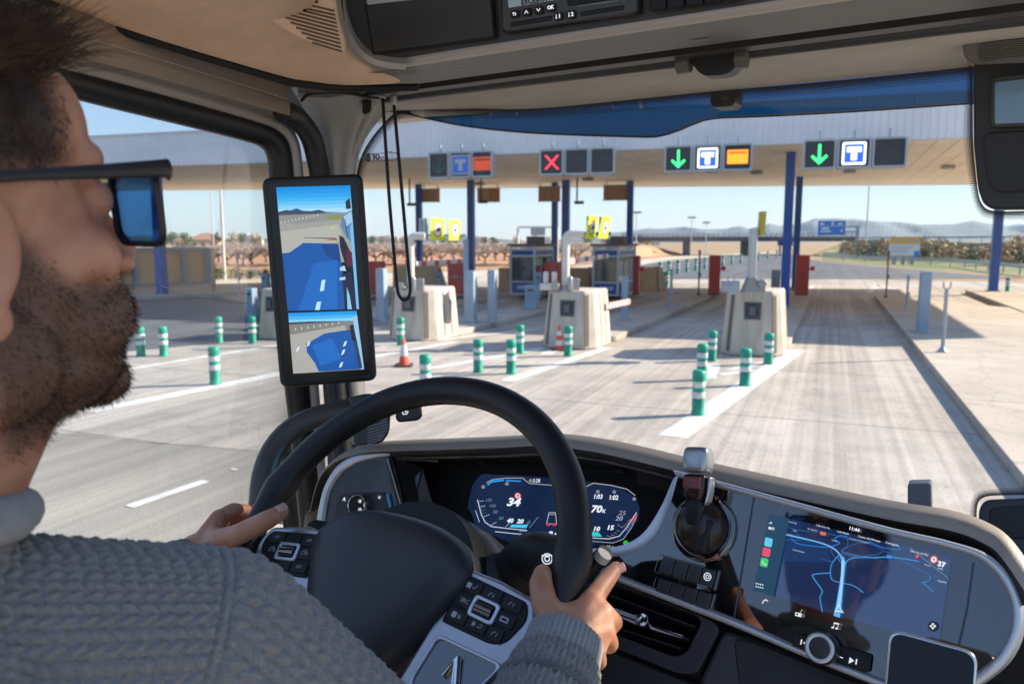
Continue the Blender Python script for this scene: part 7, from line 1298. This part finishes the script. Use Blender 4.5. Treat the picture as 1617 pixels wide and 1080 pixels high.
def skin_mat():
    m = mat('skin', (.50, .25, .16), .48, sss=.12); nt = m.node_tree; L = nt.links.new; b = nt.nodes['Principled BSDF']
    at_ = node(nt, 'VertexColor'); at_.layer_name = 'growth'; sp = node(nt, 'SeparateColor'); L(at_.outputs[0], sp.inputs[0]); tc = node(nt, 'TexCoord')
    n1 = node(nt, 'TexNoise', i2=38.0, i3=5.0); L(tc.outputs['Object'], n1.inputs[0]); r1 = node(nt, 'ValToRGB'); r1.color_ramp.elements[0].color = (.46, .19, .105, 1); r1.color_ramp.elements[1].color = (.66, .34, .21, 1); r1.color_ramp.elements[0].position = .3; r1.color_ramp.elements[1].position = .7; L(n1.outputs[0], r1.inputs[0])
    n2 = node(nt, 'TexNoise', i2=320.0, i3=6.0, i4=.7); L(tc.outputs['Object'], n2.inputs[0])
    cur = r1.outputs[0]
    for ch, c, k in ((2, (.40, .12, .09, 1), .7), (1, (.035, .020, .014, 1), .80), (0, (.020, .012, .008, 1), .96)):
        mr = node(nt, 'Math', operation='MULTIPLY'); mr.inputs[1].default_value = k; L(sp.outputs[ch], mr.inputs[0]); x = node(nt, 'Mix', data_type='RGBA'); L(mr.outputs[0], x.inputs[0]); L(cur, x.inputs[6]); x.inputs[7].default_value = c; cur = x.outputs[2]
    L(cur, b.inputs['Base Color']); bp = node(nt, 'Bump'); bp.inputs['Strength'].default_value = .5; bp.inputs['Distance'].default_value = .0009; L(n2.outputs[0], bp.inputs['Height']); L(bp.outputs[0], b.inputs['Normal']); return m
M_skin = skin_mat(); bm_.materials.append(M_skin); bm_.shade_smooth()
per = thing('person', 'bearded driver in sunglasses and grey knitted sweater holding the steering wheel with both hands', 'person', tuple(CHS - TZ * .5))
def adopt(me, name, par): o = bpy.data.objects.new(name, me); COL.objects.link(o); o.parent = par; o.matrix_parent_inverse = MW[par].inverted(); return o
body = adopt(bm_, 'body', per)
# hair and beard strands grown from the head
nrmv = normals(bm_); M_hair = mat('hair_dark', (.060, .034, .019), .8, spec=.2, var=.55, vscale=60); M_beard = mat('beard_dark', (.040, .022, .013), .8, spec=.2, var=.4, vscale=80)
rs_ = np.random.RandomState(2)
def strands(mask, n, name, m, lfun, dfun, wid, seg=3, jit=.25):
    idx = np.nonzero(mask > .15)[0]; pr = mask[idx] / mask[idx].sum(); pick = rs_.choice(idx, n, p=pr); b = MB()
    for k in pick:
        p = co[k] + rs_.normal(0, .0012, 3); l = loc[k]; ln = lfun(l) * rs_.uniform(.6, 1.25); d = nrm(dfun(l, nrmv[k]) + rs_.normal(0, jit, 3)); up_d = nrmv[k]; sd = nrm(np.cross(d, nrm(CAM - p) + rs_.normal(0, .4, 3))); vs = []
        cur = p - nrmv[k] * .001; dd = nrm(up_d * .7 + d * .5)
        for s in range(seg + 1):
            w_ = wid * (1 - s / (seg + .3)); vs += [cur - sd * w_, cur + sd * w_]; dd = nrm(dd * .6 + d * .6 + V(0, 0, -.04 * s)); cur = cur + dd * ln / seg
        b.add(vs, [(2 * s, 2 * s + 1, 2 * s + 3, 2 * s + 2) for s in range(seg)])
    return b.build(name, m, per, smooth=180)
topm = hairm * sst(lu, .075, .10); sidem = hairm * (1 - sst(lu, .085, .11))
hair = strands(topm, 11000, 'hair', M_hair, lambda l: .022 + .022 * float(np.clip((l @ HF - .0) / .07, 0, 1)), lambda l, n_: n_ * .28 + HF * .75 + HU * .35 + HR * .2, .00036, 4, .38)
strands(sidem, 20000, 'side_hair', M_hair, lambda l: .0075, lambda l, n_: n_ * .30 - HU * .5 - HF * .5, .00028, 2, .3)
strands(beard, 16000, 'beard', M_beard, lambda l: .0034, lambda l, n_: n_ * .40 - HU * .6 + HF * .15, .0002, 2, .25)
# eyes
for s in (-1, 1):
    b = MB(); ellip(b, hd(.0775, .032 * s, .027), HA, (.0115, .0115, .0115), 16, 10); e_ = b.build('eye', mat('eye_white', (.75, .72, .68), .15), per, smooth=180)
    b = MB(); b.lathe([(.0058, 0), (.004, .0012), (0, .0016)], hd(.0775, .032 * s, .027) + HF * .0112, 16, (HR, HU, HF)); b.build('iris', mat('iris_brown', (.05, .025, .012), .1), e_, smooth=180)
# thumb and index nails
M_nail = mat('nail', (.60, .36, .28), .25)
def nail(p, ax, n_, l, w_):
    ax = nrm(ax); n_ = nrm(n_ - ax * (n_ @ ax)); sd = np.cross(ax, n_); b = MB(); b.grid([[V(p) + ax * l * t + sd * w_ * math.sin(a) + n_ * w_ * (math.cos(a) - .55) for a in np.linspace(-1.0, 1.0, 7)] for t in (-.5, -.2, .2, .42, .5)]); b.build('nail', M_nail, per, smooth=180, solid=.0006)
q0, q1 = P(420, 822, .966), P(444, 809, .982); nail(q1 + (CAM - q1) * .0072 + UPV * .005, q1 - q0, CAM - q1 + UPV * .5, .014, .0075)
q0, q1 = P(966, 905, .812), P(973, 897, .818); nail(q1 + (CAM - q1) * .006 + RGT * .004, q1 - q0 + RGT * .01, CAM - q1 + RGT * .3, .011, .006)
# ---- sweater
sb_ = MB()
caps(sb_, [SH_R, SH_R + (EL_R - SH_R) * .5, EL_R], [.071, .066, .056], 24); caps(sb_, [EL_R, EL_R + (WR_R - EL_R) * .55, EL_R + (WR_R - EL_R) * .80], [.056, .052, .043], 24); caps(sb_, [SH_L, SH_L + (EL_L - SH_L) * .5, EL_L], [.071, .064, .055], 24); caps(sb_, [EL_L, EL_L + (WR_L - EL_L) * .86], [.055, .040], 24)
ellip(sb_, CHS, (TX, TY, TZ), (.185, .128, .235), 36, 20); ellip(sb_, CHS - TZ * .28 + TY * .02, (TX, TY, TZ), (.175, .13, .21), 32, 18)
caps(sb_, [SH_L, NB - TZ * .035, SH_R], [.069, .068, .069], 24); caps(sb_, [NB - TZ * .03 - TY * .01, SH_R - TY * .03 - TZ * .02], [.066, .068], 24); caps(sb_, [CHS + TZ * .1 - TY * .02, SH_R - TZ * .03], [.11, .07], 24); caps(sb_, [CHS + TZ * .1 - TY * .02, SH_L - TZ * .03], [.11, .07], 24)
caps(sb_, [NB - TZ * .05, NB + TZ * .016 + TY * .004], [.088, .078], 28); caps(sb_, [CHS + TZ * .12, NB - TZ * .03], [.125, .09], 28)
sm = remesh(sb_, .0030, 8, .5); sm.name = 'sweater'
# one finer pass only where the picture shows it, by subdividing all faces once
def subdiv(me):
    o = bpy.data.objects.new('t', me); COL.objects.link(o); md = o.modifiers.new('s', 'SUBSURF'); md.levels = 1; md.render_levels = 1; dg = bpy.context.evaluated_depsgraph_get(); dg.update(); m2 = bpy.data.meshes.new_from_object(o.evaluated_get(dg)); bpy.data.objects.remove(o); return m2
sm = subdiv(sm); c3 = coords(sm); n3 = normals(sm)
def segd(p, a, c): ab = c - a; t = np.clip(((p - a) @ ab) / (ab @ ab), -0.3, 1.3); return t, np.linalg.norm(p - (a + np.clip(t, 0, 1)[:, None] * ab), axis=1)
tx = np.stack([c3 @ TX, c3 @ TY, c3[:, 2]], 1)
s_t = .9 * tx[:, 0] - .5 * tx[:, 2] - .5 * tx[:, 1]; t_t = tx[:, 2] - tx[:, 1]
arm = np.zeros(len(c3)); seam = np.full(len(c3), 9.0)
for a_, m__, e_ in ((SH_R, EL_R, WR_R), (SH_L, EL_L, WR_L)):
    t1, d1 = segd(c3, a_, m__); t2, d2 = segd(c3, m__, e_); L1, L2 = np.linalg.norm(m__ - a_), np.linalg.norm(e_ - m__)
    inward = nrm(CHS - a_ + TZ * .12); sd_ = (c3 - a_) @ nrm(nrm(m__ - a_) * .75 - inward * .65) ; near = (np.minimum(d1, d2) < .085) & (sd_ > -.012)
    use2 = d2 < d1; axis = np.where(use2[:, None], nrm(e_ - m__), nrm(m__ - a_)); org = np.where(use2[:, None], m__, a_); e1 = nrm(np.cross(nrm(m__ - a_), TX * .3 + TZ)); v = c3 - org; al = (v * axis).sum(1); vp = v - axis * al[:, None]; e2 = np.cross(axis, e1); ang = np.arctan2(vp @ e1, (vp * e2).sum(1))
    s_t = np.where(near, ang * .058, s_t); t_t = np.where(near, np.where(use2, L1 + al, al), t_t); arm = np.where(near, 1, arm); seam = np.where(np.minimum(d1, d2) < .10, np.minimum(seam, np.abs(sd_ + .012)), seam)
W_, Pp = .0150, .0116
a = (s_t / W_) % 1.0; leg = np.abs(a - .5) * 2; ph = t_t / Pp + leg * .75; prof_ = np.sin(np.pi * (1 - np.abs(2 * leg - 1)) * .5) ; kn_ = (.5 + .5 * np.cos(2 * np.pi * ph)); h = .0054 * (prof_ ** .6) * (.30 + .70 * kn_ ** .8) * (1 - .15 * arm)
h = np.where(seam < .0022, .0030, h * sst(seam, .0022, .007)); h += .0012 * (no.rand(len(c3)) - .3)
c3 = c3 + n3 * (h - .0015)[:, None]; sm.vertices.foreach_set('co', c3.ravel()); sm.update(); sm.shade_smooth()
hv = sm.color_attributes.new('yarn', 'FLOAT_COLOR', 'POINT'); ar = np.ones((len(c3), 4)); k_ = no.rand(len(c3)); ar[:, 0] = k_; hv.data.foreach_set('color', ar.ravel())
def wool(name, c1, c2):
    m = mat(name, c1, .9, sheen=.35); nt = m.node_tree; L = nt.links.new; b = nt.nodes['Principled BSDF']; tc = node(nt, 'TexCoord'); n = node(nt, 'TexNoise', i2=620.0, i3=6.0, i4=.75); L(tc.outputs['Object'], n.inputs[0]); r_ = node(nt, 'ValToRGB'); r_.color_ramp.elements[0].position = .3; r_.color_ramp.elements[1].position = .72; r_.color_ramp.elements[0].color = (*c1, 1); r_.color_ramp.elements[1].color = (*c2, 1); L(n.outputs[0], r_.inputs[0]); L(r_.outputs[0], b.inputs['Base Color'])
    n2 = node(nt, 'TexNoise', i2=1400.0, i3=3.0); L(tc.outputs['Object'], n2.inputs[0]); bp = node(nt, 'Bump'); bp.inputs['Strength'].default_value = .8; bp.inputs['Distance'].default_value = .0011; L(n2.outputs[0], bp.inputs['Height']); L(bp.outputs[0], b.inputs['Normal']); return m
M_wool = wool('grey_wool', (.165, .152, .138), (.36, .337, .31)); sm.materials.append(M_wool); swt = adopt(sm, 'sweater', per)
# ribbed cuff with a dark knitted edge, and the collar
ax = nrm(WR_R - EL_R); e1 = nrm(np.cross(ax, TZ)); e2 = np.cross(ax, e1); M_rib = wool('pale_wool', (.24, .235, .225), (.40, .395, .38)); b = MB(); rows = []
c0 = EL_R + (WR_R - EL_R) * .765
for t, r_ in ((0, .043), (.004, .0405), (.012, .0385), (.03, .0375), (.045, .0370), (.054, .0362), (.056, .0335), (.050, .031)):
    rows.append([c0 + ax * t + (e1 * math.cos(q) + e2 * math.sin(q)) * (r_ + .0010 * math.cos(q * 46) * (1 if t < .055 else .3)) for q in np.linspace(0, 2 * math.pi, 369)])
b.grid(rows); b.build('cuff', M_rib, per, smooth=180)
b = MB(); N = 60; pth = [c0 - ax * .004 + (e1 * math.cos(q) + e2 * math.sin(q)) * .0445 for q in np.linspace(0, 2 * math.pi, N, endpoint=False)]; b.tube(pth, [.0042 + .0014 * math.cos(i * math.pi) for i in range(N)], 10, closed=True); b.build('cuff_edge', wool('dark_wool', (.06, .055, .05), (.2, .2, .2)), per, smooth=180)
b = MB(); N = 160; cc = NB + TZ * .046 + TY * .010; pth = [cc + (TX * math.cos(q) * .075 + TY * math.sin(q) * .078) + TZ * (-.020 * math.sin(q)) for q in np.linspace(0, 2 * math.pi, N, endpoint=False)]; b.tube(pth, [.0115 + .0012 * math.cos(i * math.pi * .9) for i in range(N)], 14, closed=True); b.build('collar', M_rib, per, smooth=180)
b = MB()
for s in (-1, 1): hp = CHS - TZ * .42 + TX * .09 * s + TY * .06; kn = hp + TY * .42 + TZ * .02 + TX * .05 * s; caps(b, [hp, kn, kn - TZ * .34 + TY * .08], [.098, .075, .058], 18)
ellip(b, CHS - TZ * .42 + TY * .04, (TX, TY, TZ), (.19, .13, .1)); tm = remesh(b, .008, 4); tm.materials.append(mat('trouser_cloth', (.02, .024, .035), .85, bump=.4, bscale=300)); tm.shade_smooth(); adopt(tm, 'trousers', per)
# ---- sunglasses
sg = thing('sunglasses', "black framed sunglasses worn on the driver's face", 'sunglasses', tuple(hd(.1, 0, .02))); M_gl = mat('glasses_black', (.012, .012, .013), .45)
for s in (-1, 1):
    out = [hd(.1085 - .10 * (abs(r_) / .072) ** 2 * .10, r_ * s, u) for r_, u in rrect(.012, -.002, .071, .043, .011, 5)]; inn = [hd(.1085 - .10 * (abs(r_) / .072) ** 2 * .10, r_ * s, u) for r_, u in rrect(.0150, .0008, .0692, .0395, .009, 5)]
    b = MB(); b.ringprism(out, inn, HF * -.0045); b.build('frame', M_gl, sg, bev=.0008)
    b = MB(); b.prism([p - HF * .002 for p in inn], HF * -.0012); b.build('lens', glass_mat('tinted_lens', (.30, .54, .80), .5), sg, smooth=0)
    b = MB(); pth = spline([hd(.104, .0715 * s, .040), hd(.098, .076 * s, .0405), hd(.06, .0785 * s, .0395), hd(.02, .080 * s, .0385), hd(-.005, .081 * s, .036), hd(-.025, .081 * s, .022), hd(-.035, .080 * s, .005)], 6); n_ = len(pth); b.tube(pth, [.0064 - .0036 * min(1, i / n_ * 2.2) for i in range(n_)], 12, sx=.36, upv=HU); b.build('temple_arm', M_gl, sg, smooth=60)
b = MB(); b.tube(spline([hd(.107, -.0125, .030), hd(.110, 0, .033), hd(.107, .0125, .030)], 5), .0028, 8); b.build('bridge', M_gl, sg, smooth=60)
